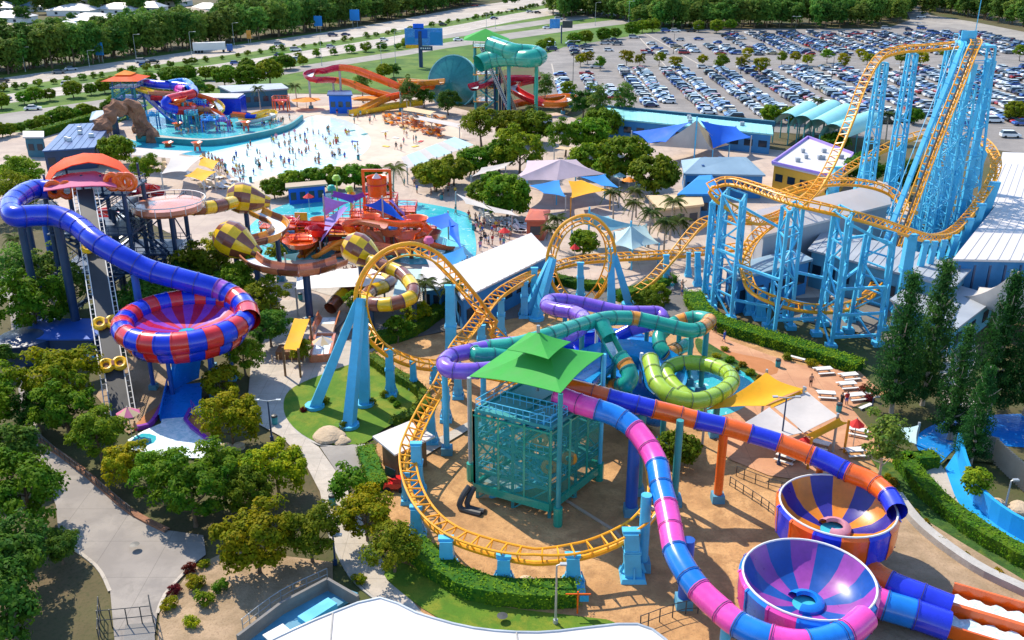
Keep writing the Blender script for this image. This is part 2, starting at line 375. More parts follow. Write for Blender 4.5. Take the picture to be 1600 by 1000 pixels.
def dashes(up, lo, fr, name='lane_marking', on=4.0, gap=9.0, w_=.22):
    a = spline([P(x, y, 0) for x, y in up], 6)[0]; c = spline([P(x, y, 0) for x, y in lo], 6)[0]; m = 300
    mid = [a[int(k * (len(a) - 1) / m)].lerp(c[int(k * (len(c) - 1) / m)], fr) for k in range(m + 1)]
    b = MB(); ac = 0.0
    for p, q in zip(mid, mid[1:]):
        L = (q - p).length; ac += L
        if gap and ac % (on + gap) > on: continue
        t = (q - p).normalized(); s = V((-t.y, t.x, 0)) * w_
        b.add([(v.x, v.y, .075) for v in (p - s, q - s, q + s, p + s)], [(0, 1, 2, 3)])
    if b.v: tag(b.build(name, M['line_white'], org=V((0, 0, 0))), kind='structure')
for u_, l_ in ((FAR_U, FAR_L), (NEAR_U, NEAR_L)):
    dashes(u_, l_, .36); dashes(u_, l_, .64); dashes(u_, l_, .08, on=1, gap=0); dashes(u_, l_, .92, on=1, gap=0)
# car park
sheet('car_park', [(836, 92), (880, 74), (1000, 54), (1050, 46), (1200, 45), (1385, 45), (1424, 30), (1480, 34), (1610, 62), (1760, 90), (1760, 330), (1600, 240), (1480, 225), (1200, 206), (930, 172), (860, 158)], 'car_park_asphalt')
sheet('access_road', [(1418, 44), (1422, 30), (1412, 8), (1428, 6), (1455, 24), (1520, 34), (1620, 54), (1760, 80), (1760, 92), (1600, 66), (1480, 42)], 'road_grey')
ROWX = []                                  # car-park rows run straight away from the camera
# park floors
sheet('plaza', [(-160, 330), (-90, 215), (60, 205), (180, 195), (240, 168), (430, 146), (640, 150), (780, 186), (870, 176), (960, 205), (1260, 240), (1420, 300), (1420, 420), (1300, 470), (1100, 455), (1000, 480), (860, 470), (700, 500), (560, 492), (420, 470), (330, 400), (200, 330), (40, 330)], 'plaza')
sheet('beach', [(380, 286), (430, 272), (500, 258), (555, 243), (572, 226), (572, 208), (545, 190), (495, 180), (470, 185), (480, 172), (500, 166), (560, 165), (640, 176), (700, 194), (722, 212), (690, 236), (620, 254), (540, 268), (460, 280), (400, 300)], 'beach', True)
sheet('wave_pool', [(196, 216), (214, 220), (262, 224), (330, 227), (400, 216), (450, 203), (474, 187), (498, 181), (545, 190), (573, 208), (578, 228), (552, 250), (500, 264), (430, 274), (396, 284), (380, 288), (352, 266), (318, 248), (260, 238), (206, 232)], 'wave_water', True)
sheet('wave_pool_deep', [(196, 217), (214, 221), (262, 225), (330, 228), (400, 217), (450, 204), (470, 190), (462, 200), (430, 213), (380, 226), (335, 236), (305, 243), (260, 238), (206, 231)], 'deep_water', True)
sheet('pool_shallows', [(545, 190), (573, 208), (578, 228), (552, 250), (520, 260), (546, 246), (560, 228), (556, 208), (530, 192), (515, 184)], 'pool_shallows', True)
sheet('pool_floor', [(200, 196), (240, 172), (330, 168), (400, 178), (468, 180), (470, 186), (448, 201), (398, 214), (330, 224), (262, 221), (214, 217)], 'path')
sheet('splash_pool', [(215, 190), (250, 176), (330, 174), (400, 184), (440, 190), (430, 200), (392, 208), (330, 217), (262, 213), (225, 205)], 'pool_water', True)
sheet('kids_pool', [(382, 392), (392, 352), (440, 322), (520, 302), (620, 312), (720, 330), (738, 352), (742, 402), (700, 412), (600, 414), (470, 410), (410, 408)], 'pool_water', True)
sheet('shallow_pool', [(420, 408), (590, 404), (720, 430), (712, 470), (640, 480), (540, 470), (440, 440)], 'path')
sheet('mulch_bed', [(560, 545), (640, 530), (760, 508), (880, 480), (960, 478), (1080, 468), (1140, 500), (1300, 570), (1400, 620), (1420, 720), (1420, 790), (1500, 860), (1640, 930), (1640, 1120), (600, 1120), (610, 900), (575, 780), (560, 720), (630, 660), (662, 622)], 'mulch')
sheet('asphalt_yard', [(1180, 470), (1290, 465), (1420, 470), (1470, 500), (1490, 560), (1400, 560), (1340, 520), (1240, 500)], 'asphalt')
sheet('pathway', [(560, 492), (700, 470), (760, 470), (860, 462), (980, 450), (1010, 430), (1050, 425), (1075, 460), (1090, 510), (1060, 520), (1035, 500), (1030, 470), (960, 470), (860, 490), (760, 505), (640, 530), (560, 545)], 'asphalt')
sheet('service_path', [(-60, 470), (14, 470), (22, 560), (36, 660), (56, 712), (74, 752), (88, 792), (92, 840), (150, 885), (172, 920), (180, 1010), (240, 1010), (246, 960), (258, 930), (292, 892), (322, 868), (318, 838), (262, 830), (205, 800), (160, 762), (112, 722), (66, 682), (46, 640), (38, 560), (30, 470), (30, 430), (-60, 430)], 'service_path')
sheet('timber_boards', [(196, 978), (240, 974), (246, 1040), (190, 1040)], 'concrete_dark')
sheet('bare_earth', [(246, 1010), (250, 960), (300, 890), (360, 860), (520, 880), (520, 915), (430, 960), (372, 1010)], 'bare_earth')
sheet('bare_earth', [(150, 620), (190, 560), (270, 560), (290, 600), (240, 660), (200, 680)], 'bare_earth')
sheet('concrete_path', [(440, 470), (420, 520), (392, 570), (388, 620), (396, 660), (440, 684), (474, 720), (500, 770), (512, 830), (546, 900), (600, 948), (650, 985), (760, 1000), (660, 960), (610, 900), (580, 850), (556, 790), (530, 745), (498, 700), (462, 676), (444, 645), (452, 610), (500, 586), (560, 566), (590, 545), (560, 500), (500, 470)], 'path')
sheet('hut_path', [(500, 700), (540, 698), (566, 694), (570, 730), (545, 745), (530, 745)], 'road_grey')
sheet('lawn', [(444, 645), (452, 612), (500, 588), (560, 568), (600, 570), (650, 600), (662, 625), (640, 650), (600, 672), (570, 694), (540, 696), (500, 694), (464, 674)], 'lawn', True)
sheet('bare_patch', [(498, 684), (510, 674), (526, 670), (536, 676), (530, 690), (512, 694)], 'bare_earth', True)
sheet('lawn', [(600, 900), (620, 880), (680, 905), (760, 945), (900, 965), (960, 975), (960, 1010), (760, 1000), (680, 965), (630, 930)], 'lawn', True)
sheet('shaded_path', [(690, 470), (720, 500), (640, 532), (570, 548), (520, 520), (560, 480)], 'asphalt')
sheet('patio', [(1086, 500), (1130, 530), (1200, 556), (1250, 572), (1340, 580), (1372, 610), (1380, 690), (1310, 705), (1360, 740), (1300, 760), (1200, 745), (1140, 720), (1100, 660), (1150, 640), (1190, 612), (1160, 575), (1100, 545)], 'patio')
sheet('patio_island', [(1120, 548), (1160, 556), (1205, 566), (1216, 580), (1205, 588), (1170, 578), (1130, 566)], 'patio_dark', True)
sheet('garden_bed', [(1090, 530), (1130, 552), (1175, 580), (1205, 604), (1190, 620), (1165, 600), (1120, 572), (1090, 550)], 'garden', True)
sheet('plunge_pool', [(1030, 600), (1050, 580), (1090, 562), (1130, 568), (1170, 590), (1182, 612), (1160, 640), (1110, 655), (1060, 650), (1030, 630)], 'pool_water', True)
sheet('plunge_pool', [(850, 545), (910, 520), (960, 515), (1020, 530), (1040, 560), (1040, 610), (1010, 640), (950, 640), (880, 600)], 'blue_pool', True)
sheet('left_run_out', [(262, 606), (310, 604), (300, 640), (312, 668), (352, 700), (330, 720), (262, 716), (206, 705), (200, 690), (224, 676), (252, 664)], 'foam_water')
sheet('left_run_out_pool', [(205, 692), (222, 680), (244, 684), (240, 695), (218, 700)], 'pool_water', True)
sheet('stream_bed', [(1330, 640), (1420, 600), (1600, 590), (1700, 600), (1700, 760), (1600, 730), (1480, 720), (1430, 770), (1380, 700)], 'ground')
sheet('garden_bed', [(1360, 720), (1420, 730), (1500, 800), (1600, 880), (1720, 950), (1720, 990), (1600, 930), (1520, 890), (1440, 830), (1400, 780)], 'garden')
sheet('white_path', [(1440, 742), (1470, 730), (1500, 770), (1530, 815), (1600, 868), (1720, 930), (1720, 915), (1600, 880), (1530, 850), (1480, 800)], 'path')
sheet('river_floor', [(1476, 735), (1494, 708), (1514, 760), (1530, 790), (1560, 822), (1600, 850), (1720, 900), (1720, 935), (1600, 878), (1550, 850), (1510, 815), (1490, 775)], 'river_blue')
sheet('yard', [(1230, 900), (1420, 800), (1500, 850), (1640, 935), (1640, 1100), (1200, 1100)], 'bare_earth')
kerb([(444, 645), (452, 612), (500, 587), (560, 567)]); kerb([(444, 645), (464, 675), (500, 696), (540, 699), (570, 696)])
kerb([(172, 925), (150, 885), (92, 842)], mt='path'); kerb([(60, 690), (112, 724), (160, 764), (205, 802), (262, 832)], mt='rock', wd=.6, h=.3)
kerb([(246, 960), (258, 930), (292, 892)], mt='path'); kerb([(512, 830), (546, 900), (600, 948)], wd=.2); kerb([(580, 850), (610, 902), (660, 962), (760, 998), (960, 1002)], wd=.3)
kerb([(1400, 782), (1440, 832), (1520, 892), (1600, 932), (1720, 992)], wd=.9, h=.9)
for px in ([(1008, 52), (1215, 172)], [(1000, 60), (1108, 178)], [(862, 100), (876, 160)], [(1240, 100), (1420, 200)], [(1420, 45), (1600, 64)]):
    kerb(px, mt='path', wd=.5, smooth=False)
# pool wall round the deep end
def wall(px, h, th, mt, name, label, cat, z0=0.0, top=None, smooth=True, group=None):
    pts = [P(x, y, 0) for x, y in px]
    if smooth: pts = spline(pts, 1.0)[0]
    T = tangents(pts); b = MB(); vs_ = []
    for p, t in zip(pts, T):
        s = V((-t.y, t.x, 0)).normalized() * th / 2
        for q, z in ((p - s, z0), (p - s, z0 + h), (p + s, z0 + h), (p + s, z0)): vs_.append((q.x, q.y, z))
    n = len(pts); fs = [(3, 2, 1, 0), (n * 4 - 4, n * 4 - 3, n * 4 - 2, n * 4 - 1)]; mi = [0, 0]
    for i in range(n - 1):
        for k in range(3): fs.append((i * 4 + k, (i + 1) * 4 + k, (i + 1) * 4 + k + 1, i * 4 + k + 1)[::-1]); mi.append(1 if k == 1 else 0)
    b.add(vs_, fs, mi); o = b.build(name, [M[mt], M[top or mt]]); return tag(o, label, cat, group)
wall([(214, 221), (262, 225), (330, 228), (400, 217), (450, 204), (473, 188)], 1.5, .5, 'steel_teal', 'pool_wall', 'curved teal wall along the deep end of the wave pool', 'wall')
wall([(1494, 706), (1503, 745), (1518, 780), (1545, 812), (1600, 848), (1720, 905)], 2.2, .35, 'river_blue', 'channel_wall', 'bright blue curved channel wall at the right edge of the park', 'wall')
wall([(1494, 706), (1540, 708), (1556, 712)], 2.0, .3, 'concrete_dark', 'garden_wall', 'dark timber board wall closing the planter behind the blue channel', 'wall', smooth=False)
# ================================================================== BUILDINGS
def gnd(a): return V((a.x, a.y, 0))
def roofed(name, label, cat, corners, h, wallm, roofm, over=.6, pitch=0.0, floor=0.0, wins=0, rt=.35, doors=0, group=None, ridge=None, ribs=0, posts=False, wmats=None):
    """corners: 4 photo pixels of the eaves (left-front, right-front, right-back, left-back) seen at height h"""
    c = [P(x, y, h) for x, y in corners]; ctr = sum(c, V((0, 0, 0))) / 4
    t = thing(name, label, cat, (ctr.x, ctr.y, 0), group)
    inner = [p.lerp(ctr, 0) + (ctr - p).normalized() * over for p in c]
    ar = sum(c[i].x * c[(i + 1) % 4].y - c[(i + 1) % 4].x * c[i].y for i in range(4))
    if posts:
        for p in inner:
            b = MB(); b.box((p.x, p.y, h / 2), (.22, .22, h)); b.build('post', M[wallm], t)
    else:
        b = MB(); b.prism([(p.x, p.y) for p in inner], floor, h - .02); wo = b.build('wall', M[wallm], t)
    b = MB(); n = 4
    if pitch > 0:
        if ridge == 'long' or ridge == 'short':
            i0 = 1 if ridge == 'short' else 0
            r0 = (c[i0] + c[i0 - 1]) / 2; r1 = (c[(i0 + 1) % 4] + c[(i0 + 2) % 4]) / 2
            r0 = V((r0.x, r0.y, h + pitch)); r1 = V((r1.x, r1.y, h + pitch))
            top = [V((p.x, p.y, h + rt)) for p in c]; k = i0
            A, B_, C_, D_ = top[k], top[(k + 1) % 4], top[(k + 2) % 4], top[(k + 3) % 4]
            b.add([A, B_, C_, D_, r0, r1], [(0, 1, 5, 4), (2, 3, 4, 5), (0, 4, 3), (1, 2, 5)])
        else:
            f = .3; rA = ((c[0] + c[3]) / 2).lerp(ctr, f * 1.6); rB = ((c[1] + c[2]) / 2).lerp(ctr, f * 1.6)
            top = [V((p.x, p.y, h + rt)) for p in c]
            b.add(top + [V((rA.x, rA.y, h + pitch)), V((rB.x, rB.y, h + pitch))], [(0, 1, 5, 4), (1, 2, 5), (2, 3, 4, 5), (3, 0, 4)])
        b.prism([(p.x, p.y) for p in c], h, h + rt - .004)
    else: b.prism([(p.x, p.y) for p in c], h, h + rt)
    ro = b.build('roof', M[roofm], t)
    if ribs:
        rb = MB()
        for k in range(1, ribs):
            a = c[0].lerp(c[1], k / ribs); d = c[3].lerp(c[2], k / ribs)
            if pitch == 0: rb.beam(V((a.x, a.y, h + rt + .04)), V((d.x, d.y, h + rt + .04)), .12, .08)
        if rb.v: rb.build('roof_seam', M[roofm], ro)
    if wins and not posts:
        sides = ((0, 1), (3, 0), (1, 2))
        for si, (i, j) in enumerate(sides):
            a, bb = inner[i], inner[j]; L = (bb - a).length; nrm = V(((bb - a).y, -(bb - a).x, 0)).normalized() * (1 if ar > 0 else -1)
            k = max(1, int(L / 4)) if si else wins
            for q in range(k):
                p = a.lerp(bb, (q + .5) / k) + nrm * .03; d = (bb - a).normalized(); hh = h - floor
                wb = MB(); zc = floor + hh * .52; hw = min(1.0, L / k * .3)
                wb.beam(V((p.x, p.y, zc)) - d * hw, V((p.x, p.y, zc)) + d * hw, .1, min(1.5, hh * .45))
                wb.build('window', M['glass_dark'], t)
    return t, c
def boxes_on(t, c, h, n, mt='white_paint', name='roof_vent', s=.9):
    for k in range(n):
        a = c[0].lerp(c[1], random.uniform(.15, .85)); d = c[3].lerp(c[2], random.uniform(.15, .85)); p = a.lerp(d, random.uniform(.2, .8))
        b = MB(); b.box((p.x, p.y, h + s * .45), (s * random.uniform(.7, 1.3), s, s)); b.build(name, M[mt], t)
t, c = roofed('park_building', 'long low building with pale blue-grey roof beside the car park', 'building', [(948, 186), (1208, 212), (1206, 198), (944, 170)], 4.5, 'blue_wall', 'aqua_roof', wins=12, ribs=26)
b = MB(); a0, a1 = P(938, 165, 5), P(1212, 191, 5); b.beam(V((a0.x, a0.y, 4.6)), V((a1.x, a1.y, 4.6)), 1.0, 1.3); b.build('parapet', M['teal_wall'], t); boxes_on(t, c, 4.9, 5, 'grey_roof')
t, c = roofed('flat_building', 'yellow walled building with flat white roof behind the blue coaster', 'building', [(1206, 258), (1310, 282), (1332, 244), (1262, 218)], 5.0, 'yellow_wall', 'white_roof', wins=5); boxes_on(t, c, 5.3, 8, 'grey_roof')
b = MB(); 
for i, j in ((0, 1), (1, 2), (2, 3), (3, 0)): b.beam(c[i] + V((0, 0, .6)), c[j] + V((0, 0, .6)), .3, .5)
b.build('parapet', M['sail_lilac'], t)
t, c = roofed('hipped_building', 'blue-grey hipped roof building left of the yellow walled building', 'building', [(1068, 274), (1196, 276), (1166, 248), (1064, 253)], 4.5, 'blue_wall', 'bluegrey_roof', pitch=2.2, wins=7); boxes_on(t, c, 5.2, 4, 'navy_roof', s=.7)
t, c = roofed('kiosk_building', 'mid blue roofed building behind the palms and coaster frame', 'building', [(1058, 306), (1130, 306), (1112, 276), (1092, 277)], 4.5, 'blue_wall', 'sail_sky', wins=4, pitch=1.2)
t, c = roofed('kiosk_building', 'small pale roofed building between the palms and coaster frame', 'building', [(1030, 330), (1100, 322), (1096, 308), (1010, 308)], 4.0, 'tan_wall', 'sail_cream', wins=3)
t, c = roofed('hall', 'large white roofed hall in the middle of the park with blue walls', 'building', [(722, 470), (862, 400), (830, 366), (690, 424)], 5.0, 'blue_wall', 'white_roof', wins=7, ribs=16, rt=.25)
sgn = MB(); 
t, c = roofed('shed', 'pale shed roof beside the hall under the coaster loop', 'building', [(655, 448), (690, 452), (716, 428), (660, 420)], 4.0, 'blue_wall', 'white_roof', wins=2)
t, c = roofed('snack_hut', 'small timber hut with white skillion roof beside the coaster helix', 'hut', [(617, 713), (680, 684), (640, 660), (582, 684)], 3.2, 'timber', 'white_roof', over=.9, rt=.18, doors=1)
b = MB(); p, q = P(602, 735, 1.7), P(618, 742, 1.7); b.beam(p, q, .1, 1.0); b.build('serving_window', M['glass_dark'], t)
t, c = roofed('navy_roof_building', 'dark blue roof building at the far left beside the rock arch', 'building', [(66, 238), (148, 232), (176, 192), (108, 196)], 4.5, 'steel_navy', 'navy_roof', wins=4, rt=.3, ribs=7); boxes_on(t, c, 4.9, 5, 'white_paint', s=.8)
t, c = roofed('wedge_roof_building', 'small blue pitched roof building behind the navy roof at far left', 'building', [(140, 190), (186, 186), (182, 176), (144, 177)], 4.0, 'steel_navy', 'bluegrey_roof', pitch=1.6, wins=2)
t, c = roofed('gate_hut', 'small white flat roofed hut at the far left edge', 'hut', [(36, 216), (69, 216), (69, 207), (36, 207)], 4.5, 'teal_wall', 'white_roof', wins=2)
t, c = roofed('changing_rooms', 'dark teal building with pale roof behind the wave pool slides', 'building', [(362, 146), (452, 140), (440, 132), (340, 136)], 4.5, 'teal_wall', 'grey_roof', wins=6, rt=.4)
t, c = roofed('shop', 'dark blue flat shop between the two orange umbrellas', 'shop', [(511, 150), (551, 150), (549, 143), (513, 143)], 5.0, 'sail_blue', 'navy_roof', wins=3)
t, c = roofed('red_hut', 'red brick hut with red roof near the centre palms', 'hut', [(820, 347), (852, 347), (860, 331), (828, 329)], 3.5, 'red_roof', 'red_roof', wins=1, pitch=1.0)
t, c = roofed('first_aid_hut', 'small low hut with dark blue counter under the hedge trees', 'hut', [(446, 296), (512, 290), (508, 284), (446, 289)], 3.2, 'sail_blue', 'tan_wall', wins=4)
t, c = roofed('storage_shed', 'big white roofed shed at the right edge behind the white tent', 'building', [(1488, 408), (1700, 412), (1700, 330), (1560, 318)], 7.0, 'blue_wall', 'white_roof', wins=0, rt=.3, ribs=12)
for k in range(5):
    b = MB(); a = P(1500 + k * 24, 412, 6.9); a.z = 3.5; b.box((a.x, a.y - .05, 3.4), (.25, .25, 6.6)); b.build('wall_post', M['steel_navy'], t)
t, c = roofed('ribbed_shed', 'white ribbed long shed at right edge with grey rafters', 'building', [(1530, 322), (1700, 352), (1700, 262), (1560, 258)], 6.0, 'tan_wall', 'white_roof', wins=4, rt=.3, ribs=14)
t, c = roofed('office_building', 'cream walled office at the top right edge with white roof', 'building', [(1560, 268), (1700, 278), (1700, 246), (1566, 240)], 5.0, 'tan_wall', 'white_roof', wins=8)
# coaster station: long angled shed
t, c = roofed('coaster_station', 'long grey gabled coaster station under the yellow track', 'station building', [(1190, 372), (1392, 322), (1376, 292), (1170, 336)], 7.5, 'grey_roof', 'white_roof', pitch=2.5, ridge='long', wins=0)
t, c = roofed('coaster_station_wing', 'lower grey wing of the coaster station in front of the gable', 'station building', [(1262, 392), (1490, 452), (1520, 420), (1290, 358)], 5.5, 'concrete_blue', 'grey_roof', wins=9, rt=.3, ribs=18)
t, c = roofed('workshop', 'blue shaded workshop wall under the left end of the station', 'building', [(1150, 440), (1270, 408), (1240, 392), (1130, 420)], 5.0, 'blue_wall', 'bluegrey_roof', wins=5)
t, c = roofed('queue_shelter', 'long grey sloped queue shelter in front of the right sheds', 'shelter', [(1390, 470), (1490, 520), (1560, 466), (1440, 432)], 3.6, 'concrete_blue', 'grey_roof', wins=4, rt=.25)
# barrel roofs
for k, (x0, y0, x1, y1) in enumerate([(1228, 196, 1262, 176), (1252, 200, 1300, 174), (1276, 206, 1322, 180), (1300, 214, 1360, 192)]):
    a, e = P(x0, y0, 4.5), P(x1, y1, 4.5); t = thing('barrel_vault', ('leftmost', 'second', 'third', 'rightmost')[k] + ' teal barrel vault roof of the row behind the yellow walled building', 'shelter', (a.x, a.y, 0), 'teal barrel vault roofs')
    b = MB(); b.tube([a, e], 3.0, 12, a0=0, a1=math.pi, ups=V((0, 0, 1))); b.tube([a, e], 2.85, 12, a0=0, a1=math.pi, ups=V((0, 0, 1))); b.build('roof', M['aqua_roof'], t, True)
    for q in range(4):
        r = a.lerp(e, q / 3)
        for s in (-2.9, 2.9):
            d = V((-(e - a).y, (e - a).x, 0)).normalized() * s; pb = MB(); pb.box((r.x + d.x, r.y + d.y, 2.3), (.25, .25, 4.6)); pb.build('post', M['steel_teal'], t)
# foreground white roof with curved edges
edge = spline([P(x, y, 6.0) for x, y in [(330, 1050), (430, 998), (520, 958), (594, 935), (650, 958), (740, 982), (840, 989), (930, 980), (996, 976), (1040, 1000), (1090, 1060)]], 1.2)[0]
b = MB(); n = len(edge); low = [V((p.x * .9 + .6, 40.0, 8.2)) for p in edge]
b.add([tuple(p) for p in edge] + [tuple(p) for p in low], [(i, n + i, n + i + 1, i + 1) for i in range(n - 1)])
b.add([tuple(p) for p in edge] + [(p.x, p.y, p.z - .35) for p in edge], [(i, i + 1, n + i + 1, n + i) for i in range(n - 1)])
seam_ = MB()
for k in range(6, n - 4, 9): seam_.tube([edge[k] + V((0, 0, .03)), low[k] + V((0, 0, .03))], .07, 5)
t = thing('tensile_roof', 'huge white curved roof at the bottom edge of the photograph', 'roof', (edge[n // 2].x, edge[n // 2].y, 0)); b.build('membrane', M['white_roof'], t, True)
b = MB(); b.tube(edge, .13, 6); b.build('edge_cable', M['steel_grey'], t); tag(seam_.build('seam', M['concrete'], t), kind='stuff')
for k in (4, n // 2, n - 8):
    b = MB(); p = edge[k]; b.cyl((p.x, p.y - .6, 0), (p.x, p.y - .6, 5.9), .16); b.build('post', M['steel_grey'], t)
# sunken blue service yard at the bottom
t = thing('service_yard', 'sunken blue service deck beside the big white roof', 'deck', P(480, 960, 0))
cs = [P(x, y, 0) for x, y in ((398, 1010), (440, 1010), (560, 932), (512, 914), (420, 958), (380, 1000))]
b = MB(); b.prism([(p.x, p.y) for p in cs], .0, .35); b.build('deck', M['concrete_blue'], t)
b = MB(); pts = [P(x, y, .9) for x, y in ((372, 1002), (440, 950), (512, 912), (560, 940))]
for a, e in zip(pts, pts[1:]): b.beam(a, e, .25, 1.1)
b.build('parapet', M['concrete_dark'], t)
b = MB(); a, e = P(472, 972, .9), P(520, 942, .9); b.beam(a, e, 1.1, .5); b.build('bench', M['steel_blue'], t)
b = MB(); a, e = P(418, 1000, .7), P(450, 982, .7); b.beam(a, e, 1.4, .12); b.build('table', M['white_paint'], t)
# houses beyond the highway
def house(x, y, wpx, rm, k, wm='white_paint'):
    p = P(x, y, 0); wd = wpx / ppm(p); d = wd * .7; h = 3.2; rz = random.uniform(-.25, .25)
    t = thing('house', 'distant suburban house with %s hipped roof beyond the wood' % k, 'house', (p.x, p.y, 0), 'distant houses with %s roofs' % k); t.rotation_euler = (0, 0, rz)
    o = ORG[t.name]; b = MB(); b.box((o.x, o.y, h / 2), (wd, d, h)); b.build('wall', M[wm], t)
    b = MB(); X, Y = wd / 2 + .6, d / 2 + .6
    b.add([(o.x + sx * X, o.y + sy * Y, h) for sx, sy in ((-1, -1), (1, -1), (1, 1), (-1, 1))] + [(o.x - X + Y, o.y, h + 3), (o.x + X - Y, o.y, h + 3)], [(0, 1, 5, 4), (1, 2, 5), (2, 3, 4, 5), (3, 0, 4), (3, 2, 1, 0)]); b.build('roof', M[rm], t)
    for q in (-.28, .05, .3):
        b = MB(); b.box((o.x + q * wd, o.y - d / 2 - .03, 1.6), (1.6, .1, 1.3)); b.build('window', M['glass_dark'], t)
for x, y, wpx, rm, k in [(18, 52, 70, 'tan_wall', 'tan'), (52, 68, 60, 'concrete', 'grey'), (20, 30, 60, 'white_roof', 'white'), (148, 34, 90, 'white_roof', 'white'), (215, 36, 56, 'tan_wall', 'tan'), (120, 18, 70, 'white_roof', 'white'), (190, 16, 66, 'white_roof', 'white'),
                         (238, 14, 40, 'grey_roof', 'dark grey'), (300, 24, 50, 'tan_wall', 'tan'), (375, 22, 60, 'concrete', 'grey'), (325, 16, 46, 'white_roof', 'white'), (5, 14, 50, 'grey_roof', 'dark grey'), (60, 12, 40, 'bluegrey_roof', 'blue-grey'), (1330, 14, 40, 'tan_wall', 'tan'), (110, 48, 46, 'bluegrey_roof', 'blue-grey'),
                         (-60, 60, 60, 'tan_wall', 'tan'), (-70, 30, 60, 'white_roof', 'white'), (420, 10, 50, 'grey_roof', 'dark grey'), (270, 4, 50, 'concrete', 'grey'), (160, 2, 60, 'white_roof', 'white'), (80, 0, 50, 'tan_wall', 'tan'), (0, -3, 50, 'white_roof', 'white')]:
    house(x, y + 5, wpx, rm, k)
# ================================================================== PLANTS
RS = np.random.RandomState(5)
def leaf_mesh(name, C, Nrm, size, mt, aspect=.6, curl=.25):
    """C: leaf centres (n,3), Nrm: normals, one folded leaf-clump quad each"""
    n = len(C); Nrm = Nrm / np.maximum(1e-6, np.linalg.norm(Nrm, axis=1, keepdims=True))
    a = RS.normal(size=(n, 3)); u = np.cross(Nrm, a); u /= np.maximum(1e-6, np.linalg.norm(u, axis=1, keepdims=True)); v = np.cross(Nrm, u)
    s = (size * RS.uniform(.6, 1.4, n))[:, None] * .5 if np.isscalar(size) else (size * RS.uniform(.7, 1.3, n))[:, None] * .5
    p = np.stack([C - u * s, C - v * s * aspect + Nrm * s * curl, C + u * s, C + v * s * aspect + Nrm * s * curl], 1).reshape(-1, 3)
    me = bpy.data.meshes.new(name); me.vertices.add(n * 4); me.vertices.foreach_set('co', p.ravel().astype(np.float32))
    me.loops.add(n * 4); me.loops.foreach_set('vertex_index', np.arange(n * 4, dtype=np.int32))
    me.polygons.add(n); me.polygons.foreach_set('loop_start', np.arange(0, n * 4, 4, dtype=np.int32)); me.polygons.foreach_set('loop_total', np.full(n, 4, dtype=np.int32))
    me.materials.append(M[mt]); me.update(); me.validate(); return me
def clump_crown(name, mt, rx, rz, zc, nclump, per, cr, leaf, lop=.25, hollow=.55, flat=.0):
    """a crown of leaf clumps spread through an uneven ellipsoid; unit-ish metres, base of trunk at 0"""
    Cs, Ns = [], []
    ph = RS.uniform(0, 6.28, 6)
    for _ in range(nclump):
        d = RS.normal(size=3); d /= np.linalg.norm(d)
        if d[2] < -.85: d[2] *= -.5
        az = math.atan2(d[1], d[0]); lob = 1 + lop * (math.sin(2 * az + ph[0]) * .4 + math.sin(3 * az + ph[1]) * .35 + math.sin(5 * d[2] + ph[2]) * .3)
        r = RS.uniform(hollow, 1) ** .6 * lob
        c = d * r * np.array([rx, rx, rz]) * .86 + [0, 0, zc]
        rr = cr * RS.uniform(.65, 1.25); m = int(per * RS.uniform(.7, 1.3))
        q = RS.normal(size=(m, 3)); q /= np.linalg.norm(q, axis=1, keepdims=True); q[:, 2] = np.where(q[:, 2] < -.35, -q[:, 2], q[:, 2])
        Cs.append(c + q * rr * RS.uniform(.55, 1.05, (m, 1)) * [1, 1, .75]); Ns.append(q * .9 + d * .35 + RS.normal(size=(m, 3)) * .45 + [0, 0, .35])
    return leaf_mesh(name, np.concatenate(Cs), np.concatenate(Ns), leaf, mt)
def trunk_mesh(name, h, r, mt, nb=6, spread=2.0, zb=.35, lean=.3):
    b = MB(); rn = random.Random(hash(name) % 1000 + int(h * 10)); top = V((rn.uniform(-lean, lean), rn.uniform(-lean, lean), h))
    mid = V((rn.uniform(-.2, .2), rn.uniform(-.2, .2), h * .5)); pts = spline([V((0, 0, -.1)), mid, top], h / 6)[0]
    b.tube(pts, [r * (1.35 if i == 0 else 1 - .75 * i / len(pts)) for i in range(len(pts))], 7)
    for k in range(nb):
        z = h * (zb + (1 - zb) * .8 * k / nb); a = k * 2.4 + rn.uniform(-.4, .4); s = spread * rn.uniform(.6, 1)
        o = V((mid.x * z / h, mid.y * z / h, z)); e = o + V((math.cos(a) * s, math.sin(a) * s, s * rn.uniform(.5, 1.1)))
        b.tube([o, o.lerp(e, .5) + V((0, 0, -.12 * s)), e], [r * .45, r * .3, r * .12], 5)
    return b.mesh(name, M[mt], True)
def proto(kind, crown, trunk): PROTO.setdefault(kind, []).append((crown, trunk))
PROTO = {}
for k in range(4): proto('street', clump_crown('crown', 'leaf_mid', 3.6, 2.7, 4.1, 78, 84, .85, .36, .5), trunk_mesh('trunk', 4.2, .22, 'bark', 7, 2.6))
for k in range(3): proto('bright', clump_crown('crown', 'leaf_bright', 3.5, 2.7, 3.9, 74, 90, .8, .36, .5), trunk_mesh('trunk', 4.0, .2, 'bark', 7, 2.5))
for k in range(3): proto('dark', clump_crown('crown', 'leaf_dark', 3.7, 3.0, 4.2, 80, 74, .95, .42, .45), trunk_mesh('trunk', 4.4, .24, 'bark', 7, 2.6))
for k in range(3): proto('dense', clump_crown('crown', 'leaf_mid', 3.5, 2.6, 3.3, 110, 40, .8, .55, .15, .7), trunk_mesh('trunk', 3.4, .22, 'bark', 6, 2.2))
for k in range(3): proto('small', clump_crown('crown', 'leaf_mid', 2.0, 1.7, 2.7, 42, 40, .65, .40), trunk_mesh('trunk', 2.6, .12, 'bark', 5, 1.3))
